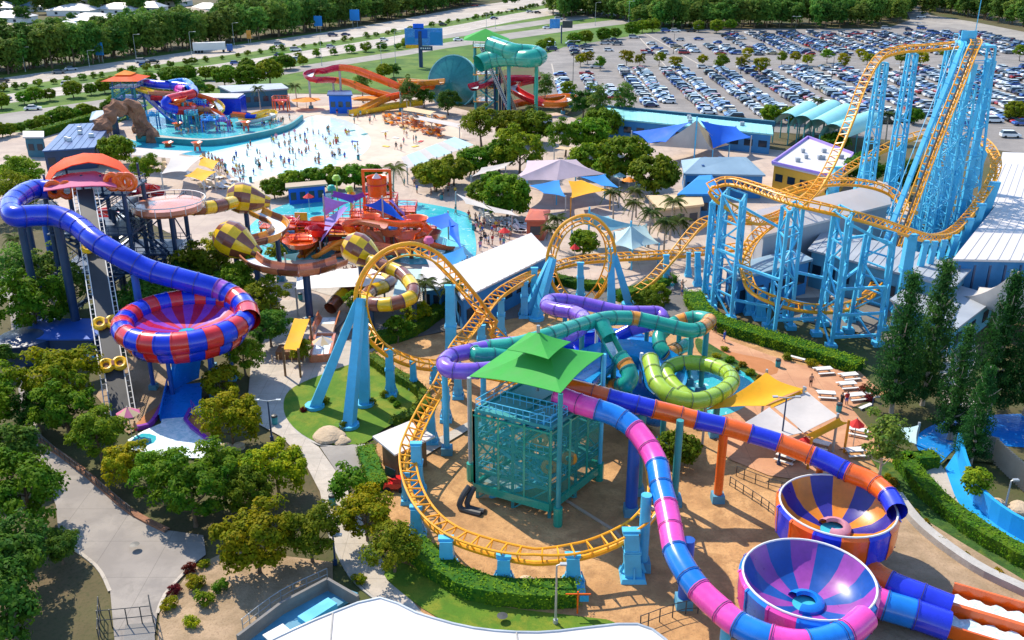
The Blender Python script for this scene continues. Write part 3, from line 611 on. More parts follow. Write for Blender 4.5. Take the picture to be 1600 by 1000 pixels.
for k in range(2): proto('young', clump_crown('crown', 'leaf_bright', 2.0, 1.7, 2.6, 42, 36, .65, .42), trunk_mesh('trunk', 2.5, .11, 'bark', 5, 1.3))
for k in range(3): proto('bush', clump_crown('crown', 'leaf_mid', 1.1, .9, .85, 26, 36, .45, .26), trunk_mesh('trunk', .9, .07, 'bark', 4, .6))
proto('redbush', clump_crown('crown', 'leaf_red', 1.0, .8, .8, 22, 36, .42, .26), trunk_mesh('trunk', .9, .07, 'bark', 4, .6))
proto('yellowbush', clump_crown('crown', 'leaf_yellow', 1.0, .85, .8, 22, 36, .42, .28), trunk_mesh('trunk', .9, .07, 'bark', 4, .6))
proto('greenbush', clump_crown('crown', 'leaf_bright', 1.1, .85, .8, 24, 36, .42, .26), trunk_mesh('trunk', .9, .07, 'bark', 4, .6))
for k in range(4): proto('gum', clump_crown('crown', 'leaf_gum', 5.4, 7.6, 8.6, 105, 34, 1.75, 1.05, .45, .3), trunk_mesh('trunk', 12.5, .34, 'bark', 8, 3.6, .3, 1.0))
for k in range(2): proto('euc', clump_crown('crown', 'leaf_gum', 3.4, 3.9, 7.0, 52, 44, 1.0, .5, .5, .3), trunk_mesh('trunk', 8.5, .24, 'pale_bark', 8, 2.6, .3, .8))
def pine_crown(den=92):
    Cs, Ns = [], []; z = 2.0; h = 15.0
    while z < h:
        f = (h - z) / h; L = .5 + 3.3 * f ** .8; nb = 6 if f > .2 else 4; a0 = RS.uniform(0, 6)
        for k in range(nb):
            a = a0 + k * 6.283 / nb + RS.uniform(-.25, .25); LL = L * RS.uniform(.7, 1.1)
            for q in np.linspace(.25, 1, max(2, int(LL / .7))):
                c = np.array([math.cos(a) * LL * q, math.sin(a) * LL * q, z + .18 * LL * q * q])
                m = den; d = RS.normal(size=(m, 3)); d /= np.linalg.norm(d, axis=1, keepdims=True); r = (.5 + .5 * q) * RS.uniform(.8, 1.15)
                Cs.append(c + d * r * RS.uniform(.5, 1, (m, 1)) * [1, 1, .85]); Ns.append(d + RS.normal(size=(m, 3)) * .4 + [0, 0, .3])
        z += 1.0 + .35 * f
    return leaf_mesh('crown', np.concatenate(Cs), np.concatenate(Ns), .34, 'leaf_pine', .45)
for k in range(2): proto('pine', pine_crown(), trunk_mesh('trunk', 15.5, .3, 'pale_bark', 10, 2.6, .15, .1))
def palm_parts(h=7.0, nf=17, L=2.9):
    b = MB(); lean = RS.uniform(-.5, .5, 2); pts = [V((lean[0] * t * t, lean[1] * t * t, h * t)) for t in (0, .25, .5, .75, 1)]
    b.tube(pts, [.24, .18, .16, .15, .13], 8); tr = b.mesh('trunk', M['pale_bark'], True); top = np.array(pts[-1]); vs_, fs = [], []
    for k in range(nf):
        a = k * 2.399 + RS.uniform(-.2, .2); el = .95 - 1.5 * k / nf; LL = L * RS.uniform(.85, 1.1); prev = None
        side = np.array([-math.sin(a), math.cos(a), 0]); hd = np.array([math.cos(a), math.sin(a), 0])
        for q in range(1, 15):
            t = q / 14; s = LL * t; p = top + hd * s * math.cos(el * .6) * (1 - .18 * t) + np.array([0, 0, s * math.sin(el) - 1.25 * t * t * LL * .45])
            w_ = .78 * math.sin(min(1, t * 1.25 + .12) * math.pi * .86) + .06
            for sg in (-1, 1):
                e = p + side * sg * w_ + hd * .32 + np.array([0, 0, -w_ * .5]); b0 = len(vs_); w2 = hd * .105
                vs_ += [p - w2, p + w2, e + w2 * .3, e - w2 * .3]; fs.append((b0, b0 + 1, b0 + 2, b0 + 3))
            if prev is not None:
                b0 = len(vs_); vs_ += [prev + side * .05, prev - side * .05, p - side * .03, p + side * .03]; fs.append((b0, b0 + 1, b0 + 2, b0 + 3))
            prev = p
    me = bpy.data.meshes.new('frond'); me.from_pydata([tuple(x) for x in vs_], [], fs); me.materials.append(M['leaf_palm']); me.update(); return me, tr
for k in range(3): proto('palm', *palm_parts(6.5 + k * .6))
def plant(kind, loc, s=1.0, label=None, cat='tree', group=None, name=None, sz=None, var=None):
    cr, tr = PROTO[kind][random.randrange(len(PROTO[kind])) if var is None else var]
    nm = name or {'palm': 'palm_tree', 'pine': 'pine_tree', 'gum': 'gum_tree', 'euc': 'gum_tree'}.get(kind, 'bush' if 'bush' in kind else 'tree')
    t = thing(nm, label, cat, (loc.x, loc.y, loc.z), group); sz = sz or s; t.rotation_euler = (0, 0, random.uniform(0, 6.28)); t.scale = (s, s, sz)
    for n_, me in (('trunk', tr), ('frond' if kind == 'palm' else 'crown', cr)):
        o = bpy.data.objects.new(n_, me); COL.objects.link(o); o.parent = t
    return t
def tree_at(kind, cx, cy, wpx, label, zc=None, group=None, cat='tree', sq=1.0):
    """tree whose crown is centred at photo pixel cx,cy and wpx pixels wide"""
    base = {'street': (3.6, 4.1), 'bright': (3.5, 3.9), 'dark': (3.7, 4.2), 'dense': (3.5, 3.3), 'small': (2.0, 2.7), 'young': (2.0, 2.6), 'bush': (1.1, .85), 'redbush': (1, .8), 'yellowbush': (1, .8), 'greenbush': (1.1, .8), 'gum': (4.6, 10.4), 'euc': (3.4, 7.0), 'pine': (4.2, 7.5), 'palm': (2.9, 7.0)}[kind]
    s = 1.0
    for _ in range(6):
        p = P(cx, cy, base[1] * s * sq); s = wpx / ppm(p) / (2 * base[0] * .92)
    p = P(cx, cy, base[1] * s * sq)
    return plant(kind, V((p.x, p.y, 0)), s, label, cat, group, sz=s * sq)
def hedge(px, wd, h, mt, label, leaf=.22, dens=26, z=0, name='hedge', cat='hedge', group=None):
    pts = spline([P(x, y, 0) for x, y in px], .8)[0]; T = tangents(pts); Cs, Ns = [], []; b = MB(); vs_ = []
    for i, (p, t) in enumerate(zip(pts, T)):
        s = np.array([-t.y, t.x, 0]); s /= np.linalg.norm(s); ww = wd * RS.uniform(.9, 1.1); n = int(dens * (wd + 2 * h) * .8)
        u = RS.uniform(-h - wd / 2, h + wd / 2, n); al = RS.uniform(-.45, .45, n)
        off = np.clip(u, -ww / 2, ww / 2); z_ = h - np.maximum(0, np.abs(u) - ww / 2)
        nr = np.where((np.abs(u) < ww / 2)[:, None], np.array([0, 0, 1.0]), np.sign(u)[:, None] * s)
        Cs.append(np.array([p.x, p.y, z]) + al[:, None] * np.array(t) + off[:, None] * s + z_[:, None] * np.array([0, 0, 1.0]) + RS.normal(size=(n, 3)) * .07); Ns.append(nr + RS.normal(size=(n, 3)) * .5)
        for q in (-1, 1):
            for zz in (0, h - .06): vs_.append(tuple(np.array([p.x, p.y, z + zz]) + s * q * (ww / 2 - .06)))
    n = len(pts); fs = []
    for i in range(n - 1): fs += [(4 * i, 4 * i + 4, 4 * i + 5, 4 * i + 1), (4 * i + 1, 4 * i + 5, 4 * i + 7, 4 * i + 3), (4 * i + 3, 4 * i + 7, 4 * i + 6, 4 * i + 2)]
    fs += [(0, 1, 3, 2), (4 * n - 4, 4 * n - 2, 4 * n - 1, 4 * n - 3)]
    org = pts[n // 2].copy(); org.z = z; t_ = thing(name, label, cat, org, group)
    b.add(vs_, fs); b.build('dark_core', M['leaf_dark'], t_)  # solid dark green core box filling the hedge behind its leaf quads
    lm = leaf_mesh('foliage', np.concatenate(Cs) - np.array(org), np.concatenate(Ns), leaf, mt); link('foliage', lm, t_)
    return t_
# ---- forest beyond the highway and the car park
FG = 'gum trees in the wood along the highway'; n = 0
def along(l, k, m):
    t = k / m * (len(l) - 1); i = min(int(t), len(l) - 2); f = t - i; return lerp(l[i][0], l[i + 1][0], f), lerp(l[i][1], l[i + 1][1], f)
woods = [([(-70, 125), (0, 119), (100, 106), (200, 92), (300, 78), (400, 64), (500, 49), (600, 33), (680, 20), (730, 8)], 50, 11, 3),]
for line, m, dy, rows in woods:
    for r in range(rows):
        for k in range(m):
            x, y = along(line, k + random.uniform(-.4, .4) if 0 < k < m - 1 else k, m - 1)
            p = P(x, y - 1, 0); p.y += 4 + r * 11 + random.uniform(-3, 3); p.x += random.uniform(-3, 3)
            plant('gum', p, random.uniform(.8, 1.12), 'tall gum tree beyond the highway, %s row, %s' % (('front', 'middle', 'back')[r], ('at the left end', 'above the wave pool', 'above the billboard')[k * 3 // m]), 'tree', '%s, row %d, stretch %d' % (FG, r + 1, k * 3 // m + 1), sz=random.uniform(.8, 1.15)); n += 1
for r in range(3):
    for k in range(40):
        x, y = along([(875, 30), (905, 22), (960, 30), (1010, 40), (1040, 46), (1120, 44), (1200, 44), (1300, 44), (1400, 40), (1425, 20)], k, 39)
        p = P(x + random.uniform(-8, 8), y, 0); p.y += 3 + r * 12 + random.uniform(-3, 3)
        plant('gum', p, random.uniform(.75, 1.1), 'dark gum tree behind the car park, %s row, %s' % (('front', 'middle', 'back')[r], ('left part', 'centre part', 'right part')[k * 3 // 40]), 'tree', 'gum trees behind the car park, row %d, stretch %d' % (r + 1, k * 3 // 40 + 1), sz=random.uniform(.7, 1.1))
for r in range(2):
    for k in range(18):
        x, y = along([(1440, 14), (1500, 24), (1560, 34), (1640, 50), (1720, 66)], k, 17)
        p = P(x + random.uniform(-8, 8), y, 0); p.y += 5 + r * 12 + random.uniform(-3, 3)
        plant('gum', p, random.uniform(.8, 1.1), 'tall gum tree in the wood at the top right above the access road', 'tree', 'gum trees above the access road', sz=random.uniform(.75, 1.1))
def forest(name, pts, kind='gum'):
    me = bpy.data.meshes.new(name); me.from_pydata([tuple(p) for p in pts], [], []); o = link(name, me); tag(o, kind='stuff')
    ng = bpy.data.node_groups.new(name, 'GeometryNodeTree'); ng.interface.new_socket('Geometry', in_out='INPUT', socket_type='NodeSocketGeometry'); ng.interface.new_socket('Geometry', in_out='OUTPUT', socket_type='NodeSocketGeometry')
    gi, go = ng.nodes.new('NodeGroupInput'), ng.nodes.new('NodeGroupOutput'); jn = ng.nodes.new('GeometryNodeJoinGeometry')
    src = [o2 for o2 in COL.objects if o2.type == 'MESH' and o2.data.name.startswith('crown') and o2.data.materials and o2.data.materials[0].name == 'leaf_gum'][:4]
    for k, so in enumerate(src):
        oi = ng.nodes.new('GeometryNodeObjectInfo'); oi.inputs[0].default_value = so
        ip = ng.nodes.new('GeometryNodeInstanceOnPoints'); rv = ng.nodes.new('FunctionNodeRandomValue'); rv.data_type = 'FLOAT_VECTOR'
        rv.inputs[0].default_value = (0, 0, 0); rv.inputs[1].default_value = (0, 0, 6.28); rv.inputs['Seed'].default_value = k
        sc = ng.nodes.new('FunctionNodeRandomValue'); sc.data_type = 'FLOAT'; sc.inputs[2].default_value = .8; sc.inputs[3].default_value = 1.2; sc.inputs['Seed'].default_value = 9 + k
        ix = ng.nodes.new('GeometryNodeInputIndex'); md = ng.nodes.new('ShaderNodeMath'); md.operation = 'MODULO'; md.inputs[1].default_value = len(src); ng.links.new(ix.outputs[0], md.inputs[0])
        cm = ng.nodes.new('ShaderNodeMath'); cm.operation = 'COMPARE'; cm.inputs[1].default_value = k; cm.inputs[2].default_value = .1; ng.links.new(md.outputs[0], cm.inputs[0])
        ng.links.new(gi.outputs[0], ip.inputs['Points']); ng.links.new(cm.outputs[0], ip.inputs['Selection']); ng.links.new(oi.outputs['Geometry'], ip.inputs['Instance'])
        ng.links.new(rv.outputs[0], ip.inputs['Rotation']); ng.links.new(sc.outputs[1], ip.inputs['Scale']); ng.links.new(ip.outputs[0], jn.inputs[0])
    ng.links.new(jn.outputs[0], go.inputs[0]); md = o.modifiers.new('trees', 'NODES'); md.node_group = ng
    return o
pts = []
for k in range(420):
    x, y = along([(300, 60), (400, 48), (500, 36), (600, 22), (700, 8), (780, -6), (860, -12)], random.random(), 1)
    p = P(x, y, 0); p.y += random.uniform(20, 210); p.z = 0; pts.append(p)
for k in range(330):
    p = P(random.uniform(860, 1720), 30, 0); p.x += random.uniform(-40, 60); p.y = random.uniform(560, 1050); pts.append(V((p.x, p.y, 0)))
for k in range(70):
    p = P(random.uniform(-80, 300), random.uniform(0, 22), 0); pts.append(p)
for k in range(700):
    pts.append(V((random.uniform(-900, 900), random.uniform(860, 1500), 0)))
forest('forest', pts)
# street trees among the houses
for k in range(16):
    p = P(random.uniform(-40, 330), random.uniform(14, 78), 0); plant('dark', p, random.uniform(.8, 1.3), 'round dark garden tree among the distant houses', 'tree', 'garden trees among the distant houses')
# median shrubs: highway
for k in range(70):
    x, y = along([(-60, 153), (0, 143), (200, 115), (400, 85), (560, 62), (725, 33), (800, 19), (870, 4)], k + random.uniform(-.3, .3), 69)
    plant('bush', P(x, y, 0), random.uniform(.8, 1.6), 'clipped round shrub in the highway median strip', 'shrub', 'shrubs in the highway median', name='shrub')
for k in range(24):
    x, y = along([(0, 170), (120, 153), (240, 136), (330, 126), (420, 112), (470, 104)], k + random.uniform(-.4, .4), 23)
    plant('dense', P(x, y, 0) + V((0, random.uniform(-4, 4), 0)), random.uniform(.55, 1.0), 'bushy green tree on the verge below the near highway lanes', 'tree', 'trees on the highway verge')
for k in range(12):
    x, y = along([(440, 95), (540, 84), (630, 76), (640, 66)], k, 11); plant('bush', P(x, y, 0), random.uniform(1.4, 2.4), 'low shrub on the grass strip beside the highway lanes', 'shrub', 'shrubs on the grass strip', name='shrub')
for k in range(26):
    x, y = along([(0, 214), (60, 202), (120, 188), (175, 176), (230, 150), (330, 146)], k, 25); plant('dense', P(x, y, 0) + V((0, random.uniform(-3, 3), 0)), random.uniform(.4, .8), 'low leafy tree in the strip below the service road', 'tree', 'trees below the service road')
TREES = [
 ('bright', 398, 838, 118, 'large yellow-green tree above the dirt bank by the gate'), ('street', 484, 832, 92, 'rounded green tree left of the narrow concrete path, beside the tall yellow-green one'),
 ('bright', 432, 728, 92, 'yellow-topped tree leaning over the left edge of the concrete path'), ('street', 345, 735, 96, 'green tree in the middle of the clump left of the concrete path'),
 ('street', 298, 766, 108, 'low green tree at the front of the clump, above the shaded road bay'), ('street', 252, 740, 92, 'green tree at the left of the clump below the splash pool'),
 ('bright', 196, 724, 72, 'yellow-green tree at the bottom left corner of the splash pool'), ('street', 388, 764, 80, 'shaded tree at the front right of the clump by the path'),
 ('street', 152, 676, 88, 'dark green tree left of the pink umbrella'), ('street', 100, 640, 88, 'tree between the service road and the foot of the conveyor'),
 ('bright', 92, 588, 120, 'broad tree with yellow tips left of the conveyor'), ('dark', 55, 640, 66, 'dark tree standing over the upper service road'),
 ('bright', 360, 648, 92, 'bright yellow tree beside the splash pool run-out'), ('young', 344, 596, 58, 'small pale green tree above the bright yellow tree'), ('street', 380, 552, 62, 'green tree right of the red and blue bowl'),
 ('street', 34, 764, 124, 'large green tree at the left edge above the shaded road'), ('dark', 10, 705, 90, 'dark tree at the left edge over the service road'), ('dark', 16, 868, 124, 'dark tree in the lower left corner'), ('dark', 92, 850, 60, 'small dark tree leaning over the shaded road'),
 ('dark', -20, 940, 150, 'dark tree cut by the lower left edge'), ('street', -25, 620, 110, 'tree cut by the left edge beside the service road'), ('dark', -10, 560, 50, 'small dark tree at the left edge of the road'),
 ('small', 544, 756, 60, 'small round tree at the right edge of the concrete path'), ('bright', 572, 800, 92, 'yellow-green tree beside the coaster helix'), ('street', 614, 852, 86, 'round green tree at the lower left of the coaster helix'),
 ('street', 48, 474, 108, 'broad green tree at the left below the blue slide'), ('euc', 20, 420, 66, 'wispy gum tree at the far left below the blue slide'), ('euc', 78, 415, 60, 'wispy gum tree beside the navy slide column'), ('euc', 112, 440, 54, 'wispy gum tree behind the conveyor'),
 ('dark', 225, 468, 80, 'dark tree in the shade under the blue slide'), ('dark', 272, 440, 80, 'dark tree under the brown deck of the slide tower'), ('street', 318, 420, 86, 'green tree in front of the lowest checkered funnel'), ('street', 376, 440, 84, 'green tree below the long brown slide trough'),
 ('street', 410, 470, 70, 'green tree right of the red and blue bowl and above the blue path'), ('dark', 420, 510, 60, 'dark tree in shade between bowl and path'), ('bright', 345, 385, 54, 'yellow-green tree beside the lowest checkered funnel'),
 ('street', 28, 272, 72, 'green tree at the left edge below the gate hut'), ('street', 20, 300, 70, 'lower green tree at the left edge above the blue slide'), ('dense', 182, 232, 52, 'round dark tree in front of the rock arch'), ('street', 225, 262, 46, 'green tree right of the orange canopy'),
 ('dense', 428, 292, 38, 'leftmost tree of the row along the wave pool'), ('dense', 456, 284, 44, 'second tree from the left in the row along the wave pool'), ('dense', 488, 280, 44, 'third tree from the left in the row along the wave pool'), ('dense', 520, 276, 44, 'fourth tree from the left in the row along the wave pool'), ('dense', 552, 274, 44, 'fifth tree from the left in the row along the wave pool'), ('dense', 580, 272, 38, 'rightmost tree of the row along the wave pool'),
 ('dense', 680, 272, 56, 'tree left of the white canopies in the middle of the park'), ('dense', 708, 264, 52, 'tree behind the white canopies in the middle of the park'), ('dense', 740, 250, 50, 'tree right of the long pool canopy'), ('dense', 662, 268, 34, 'small tree beside the pool palm'),
 ('dense', 752, 300, 44, 'green tree left of the mauve tent'), ('dense', 792, 304, 76, 'broad green tree in front of the mauve tent'), ('dense', 770, 284, 40, 'tree behind the broad green tree by the mauve tent'),
 ('street', 752, 192, 62, 'tree in front of the teal funnel disc'), ('dense', 800, 196, 58, 'tree below the conveyor of the teal ride'), ('dense', 836, 196, 56, 'tree below the orange slide bend'), ('dark', 700, 158, 36, 'dark tree in front of the teal disc'), ('euc', 640, 138, 34, 'olive tree left of the teal disc'), ('dark', 662, 150, 30, 'dark tree at the lower left of the teal disc'),
 ('street', 812, 232, 70, 'tree in front of the white pool canopy'), ('dense', 780, 240, 56, 'tree behind the mauve tent'), ('street', 884, 212, 54, 'tree left of the blue and white tensile canopy'), ('dense', 920, 208, 60, 'tree below the long pale roof'), ('dense', 944, 190, 54, 'tree in front of the long pale roof'), ('euc', 934, 156, 44, 'olive gum tree in front of the car park'), ('euc', 976, 152, 40, 'bright tree at the bottom edge of the car park'), ('dark', 912, 160, 40, 'dark tree beside the orange slide bend'),
 ('dense', 918, 246, 56, 'tree left of the large pair beside the blue canopy'), ('dense', 976, 246, 80, 'large dense tree below the blue and white canopy'), ('dense', 1024, 272, 76, 'large dense tree beside the blue-grey hipped roof'), ('dense', 950, 262, 44, 'tree between the umbrellas and the large dense trees'),
 ('euc', 852, 132, 32, 'olive tree right of the red slide bend'), ('small', 890, 138, 24, 'small tree at the foot of the car-park lamp'), ('dark', 300, 140, 40, 'dark tree behind the multi-coloured slides'), ('dense', 270, 122, 40, 'green tree behind the orange roofed slide tower'), ('dense', 420, 110, 44, 'tall tree between the pool shop and the service road'), ('dense', 386, 118, 40, 'tree behind the teal changing rooms'), ('dense', 350, 118, 34, 'second tree behind the teal changing rooms'), ('euc', 565, 124, 32, 'grey olive tree inside the red slide bend'), ('dark', 615, 108, 20, 'small dark tree by the red slide'), ('dense', 600, 110, 26, 'tree on the green verge behind the red slide'),
 ('dark', 1350, 262, 60, 'dark tree behind the blue coaster tower'), ('dense', 1306, 222, 40, 'tree behind the teal barrel vaults'), ('dark', 1410, 270, 60, 'dark tree between the blue coaster columns'), ('dense', 1204, 176, 32, 'tree at the front of the car park, left of its pair'), ('dense', 1236, 178, 30, 'tree at the front of the car park, right of its pair'), ('dense', 1588, 172, 34, 'green tree at the right edge of the car park'), ('dense', 1430, 180, 28, 'green tree in the car park beside the lift hill'),
 ('pine', 1392, 548, 84, 'tall dark pine nearest the hedge end'), ('pine', 1440, 536, 86, 'tall dark pine second from the hedge end'), ('pine', 1482, 590, 70, 'dark pine right of the tall pair'), ('pine', 1544, 548, 84, 'dark pine with bare trunk in front of the pale decks'), ('pine', 1600, 552, 84, 'dark pine at the right edge'), ('pine', 1516, 625, 60, 'low dark pine in the shade at the right'), ('euc', 1384, 684, 74, 'feathery gum tree right of the white and yellow sail'),
 ('small', 1526, 752, 50, 'small bright tree inside the planter behind the blue channel'),
 ('palm', 612, 256, 46, 'tall palm at the end of the pool row'), ('palm', 596, 292, 40, 'palm behind the orange tipping bucket'), ('palm', 664, 440, 54, 'palm inside the brown slide bend'), ('palm', 708, 438, 56, 'palm against the big white hall roof'), ('palm', 874, 336, 44, 'palm right of the red hut'), ('palm', 862, 356, 38, 'palm in front of the red hut'), ('palm', 960, 300, 42, 'leftmost palm of the cluster below the umbrellas'), ('palm', 988, 312, 44, 'second palm of the cluster below the umbrellas'), ('palm', 1016, 330, 46, 'third palm of the cluster beside the pale canopies'), ('palm', 1050, 318, 46, 'palm beside the pale roofed kiosk'), ('palm', 1066, 338, 48, 'palm nearest the coaster frame'), ('palm', 1040, 350, 46, 'palm behind the pale tensile canopies'), ('palm', 996, 292, 38, 'small palm right of the umbrellas'),
 ('palm', 344, 428, 40, 'small palm under the brown slide'), ('palm', 24, 372, 44, 'palm under the blue slide at far left'), ('palm', 462, 136, 24, 'palm behind the orange umbrella'), ('palm', 404, 140, 24, 'palm before the teal changing rooms'), ('palm', 830, 170, 26, 'palm beside the red ride conveyor'), ('palm', 636, 152, 26, 'palm left of the teal ride'), ('palm', 1390, 178, 34, 'palm behind the blue coaster column, right one'), ('palm', 1278, 160, 30, 'palm at the front of the car park, left one'), ('palm', 1310, 162, 30, 'palm at the front of the car park, right one'), ('palm', 300, 415, 34, 'palm left of the lowest checkered funnel'),
 ('small', 432, 394, 30, 'small tree in the kids pool corner'), ('small', 470, 545, 34, 'small dark tree left of the yellow shade'), ('dense', 1010, 470, 44, 'green tree beside the loop support on the island bed'), ('small', 1030, 455, 30, 'small tree on the bed right of the second loop'), ('dense', 912, 378, 46, 'leafy tree inside the second loop'), ('dense', 1060, 700, 64, 'dark tree under the orange and indigo tube'), ('street', 560, 470, 44, 'tree beside the exit of the brown slide'), ('small', 620, 510, 40, 'yellowish shrub tree inside the first loop'), ('bright', 650, 488, 44, 'yellow-green tree behind the first loop'),
]
for kd, x, y, wd, lb in TREES:
    if kd == 'pine':
        p = P(x, y + 100, 0); s = wd / ppm(V((p.x, p.y, 7))) / 7.6; plant('pine', p, s, lb, 'tree', sz=s * 1.42)
    else: tree_at(kd, x, y, wd, lb)
for k, (x, y) in enumerate([(907, 92), (918, 88), (938, 96), (980, 88), (1000, 92), (1030, 90), (1056, 96), (1098, 92), (1128, 94), (1168, 82), (1160, 96), (1222, 88), (1243, 88), (1262, 92), (1294, 85), (1318, 92), (1356, 90), (1410, 88), (1440, 90), (1480, 84), (1596, 80), (1190, 100), (1345, 82)]):
    tree_at(('young', 'bright', 'small')[k % 3], x, y, random.uniform(16, 24), 'small rounded tree in a car park island', group='small trees in the car park islands')
for k, (x, y) in enumerate([(898, 60), (915, 57), (944, 53), (962, 51), (858, 66), (846, 70), (1004, 40), (988, 44), (1020, 38), (1092, 40), (1120, 40), (1142, 38)]):
    tree_at('dense', x, y, random.uniform(18, 24), 'round clipped tree on the grass verge beside the car park', group='round trees on the car park verge')
for kd, x, y, wd in [('greenbush', 300, 905, 20), ('redbush', 296, 888, 20), ('greenbush', 318, 882, 18), ('redbush', 272, 922, 20), ('greenbush', 306, 912, 26), ('greenbush', 264, 945, 26), ('greenbush', 300, 972, 24), ('bush', 320, 936, 30), ('bush', 345, 915, 26), ('greenbush', 560, 905, 22),
                     ('bush', 500, 625, 14), ('redbush', 474, 640, 10), ('bush', 506, 626, 16), ('bush', 578, 628, 16), ('bush', 560, 620, 12), ('bush', 600, 616, 14), ('bush', 612, 624, 12), ('bush', 536, 665, 16), ('bush', 552, 655, 16), ('bush', 620, 632, 12), ('yellowbush', 1428, 800, 14), ('yellowbush', 1446, 820, 18), ('yellowbush', 1470, 846, 18), ('yellowbush', 1510, 872, 18), ('yellowbush', 1560, 898, 20), ('yellowbush', 1450, 765, 16), ('yellowbush', 1470, 780, 16), ('yellowbush', 1478, 802, 16), ('yellowbush', 1395, 755, 18), ('greenbush', 1378, 752, 20), ('bush', 1140, 562, 14), ('yellowbush', 1160, 570, 12), ('bush', 1172, 582, 14), ('bush', 1150, 578, 12), ('greenbush', 1120, 556, 12), ('yellowbush', 1186, 590, 10), ('greenbush', 1132, 545, 12), ('redbush', 1240, 545, 18), ('redbush', 1264, 552, 18), ('redbush', 1284, 558, 18), ('bush', 1230, 558, 16), ('greenbush', 1270, 568, 18), ('redbush', 1350, 608, 16), ('redbush', 1358, 622, 14), ('greenbush', 1360, 745, 12), ('greenbush', 1388, 745, 12), ('bush', 1030, 478, 16), ('bush', 1018, 484, 14), ('greenbush', 1040, 470, 12)]:
    tree_at(kd, x, y, wd, {'greenbush': 'small bright green garden bush', 'redbush': 'small dark red leaved garden bush', 'bush': 'small dark green garden bush', 'yellowbush': 'small golden leaved garden plant'}[kd], group={'greenbush': 'bright green garden bushes', 'redbush': 'red leaved garden bushes', 'bush': 'dark green garden bushes', 'yellowbush': 'golden garden plants'}[kd], cat='bush')
hedge([(620, 668), (646, 655), (664, 635), (650, 612), (610, 588), (580, 566)], 1.3, 1.2, 'leaf_mid', 'clipped dark green hedge round the right side of the lawn')
hedge([(560, 545), (640, 525), (695, 486)], 2.0, 1.6, 'leaf_hedge', 'hedge along the shaded path under the first loop')
hedge([(648, 866), (690, 900), (740, 928), (800, 938), (850, 940), (900, 938)], 2.2, 1.5, 'leaf_hedge', 'loose yellow-green hedge below the front of the coaster helix')
hedge([(572, 712), (582, 742), (592, 770)], 1.8, 1.3, 'leaf_hedge', 'short clipped hedge beside the timber hut')
hedge([(1082, 470), (1094, 492), (1120, 512), (1180, 532), (1260, 556), (1340, 582)], 2.6, 1.5, 'leaf_hedge', 'long broad clipped hedge in front of the blue coaster frame', .24, 30)
hedge([(1408, 728), (1425, 752), (1460, 790), (1510, 830), (1560, 862), (1640, 905), (1720, 940)], 1.8, 1.5, 'leaf_hedge', 'tall clipped hedge curving beside the blue channel')
hedge([(1400, 732), (1460, 728)], 1.6, 1.5, 'leaf_mid', 'short hedge at the upper end of the channel garden')
hedge([(960, 470), (1010, 455), (1050, 440)], 2.0, 1.2, 'leaf_mid', 'hedge on the island bed right of the second loop')
hedge([(860, 440), (920, 452), (950, 448)], 2.0, 1.2, 'leaf_mid', 'low hedge behind the second loop')
hedge([(60, 215), (110, 200), (160, 186)], 2.4, 2.0, 'leaf_mid', 'hedge above the navy roofed building', .4, 12)
# ================================================================== ROLLER COASTER
coaster = thing('roller_coaster', 'yellow tracked roller coaster with two loops, a front helix and light blue supports', 'roller coaster', P(900, 600))
def frames(pts, ups, closed=False):
    T = tangents(pts, closed); out = []
    for p, t, u in zip(pts, T, ups):
        x = t.cross(u)
        if x.length < 1e-3: x = V((1, 0, 0))
        x.normalize(); out.append((p, t, x, x.cross(t).normalized()))
    return out
TIES = []; GA = .78
def track(ctrl, closed=False):
    """ctrl: list of (point, up)"""
    pts, ups, _ = spline([c[0] for c in ctrl], .6, closed, [c[1] for c in ctrl])
    # even spacing
    acc = [0]
    for a, b in zip(pts, pts[1:]): acc.append(acc[-1] + (b - a).length)
    fr = frames(pts, ups, closed)
    for s in (-1, 1):
        b = MB(); b.tube([p + x * (s * GA) for p, t, x, y in fr], .11, 7, closed); b.build('rail', M['coaster_yellow'], coaster, True)
    b = MB(); b.tube([p - y * .95 for p, t, x, y in fr], .24, 8, closed); b.build('spine', M['coaster_yellow'], coaster, True)
    d = 0; k = 0
    for i in range(len(fr)):
        if acc[i] >= d:
            d += 1.35; p, t, x, y = fr[i]; TIES.append(Matrix(((x.x, t.x, y.x, p.x), (x.y, t.y, y.y, p.y), (x.z, t.z, y.z, p.z), (0, 0, 0, 1))))
    return fr
UZ = V((0, 0, 1))
def up_c(p, c, k=1.0): return (c - p).normalized()
# --- strand: second-loop approach, both loops, front helix, and back to the frame
def Q(px, py, Y): return D(px, py, Y)
c2 = Q(908, 410, 124); c1 = Q(648, 478, 99.5)
Lp = [(Q(1187, 342, 146), UZ), (Q(1150, 340, 144), UZ), (Q(1100, 344, 141), UZ), (Q(1050, 400, 135), UZ), (Q(1012, 440, 131), UZ), (Q(960, 472, 127.5), UZ + V((0, 0, 0)))]
for px, py, Y in [(922, 481, 125), (893, 466, 124), (872, 436, 123.4), (866, 400, 123.4), (884, 361, 123.8), (917, 347, 124.4), (943, 368, 125), (951, 402, 125.5), (940, 440, 126), (918, 470, 126.2)]:
    p = Q(px, py, Y); Lp.append((p, up_c(p, c2)))
for px, py, Y in [(890, 493, 122), (845, 520, 116)]: Lp.append((Q(px, py, Y), UZ))
Lp.append((Q(800, 535, 110.5), UZ)); Lp.append((Q(778, 522, 108.6), V((-.3, 0, 1))))
for px, py, Y in [(750, 488, 107), (722, 455, 104.5), (700, 430, 102), (672, 404, 99.5), (637, 393, 97.5), (603, 404, 96.6), (578, 432, 96), (568, 466, 95.8), (578, 508, 96.4), (605, 540, 97.8), (645, 560, 99.8)]:
    p = Q(px, py, Y); Lp.append((p, up_c(p, c1)))
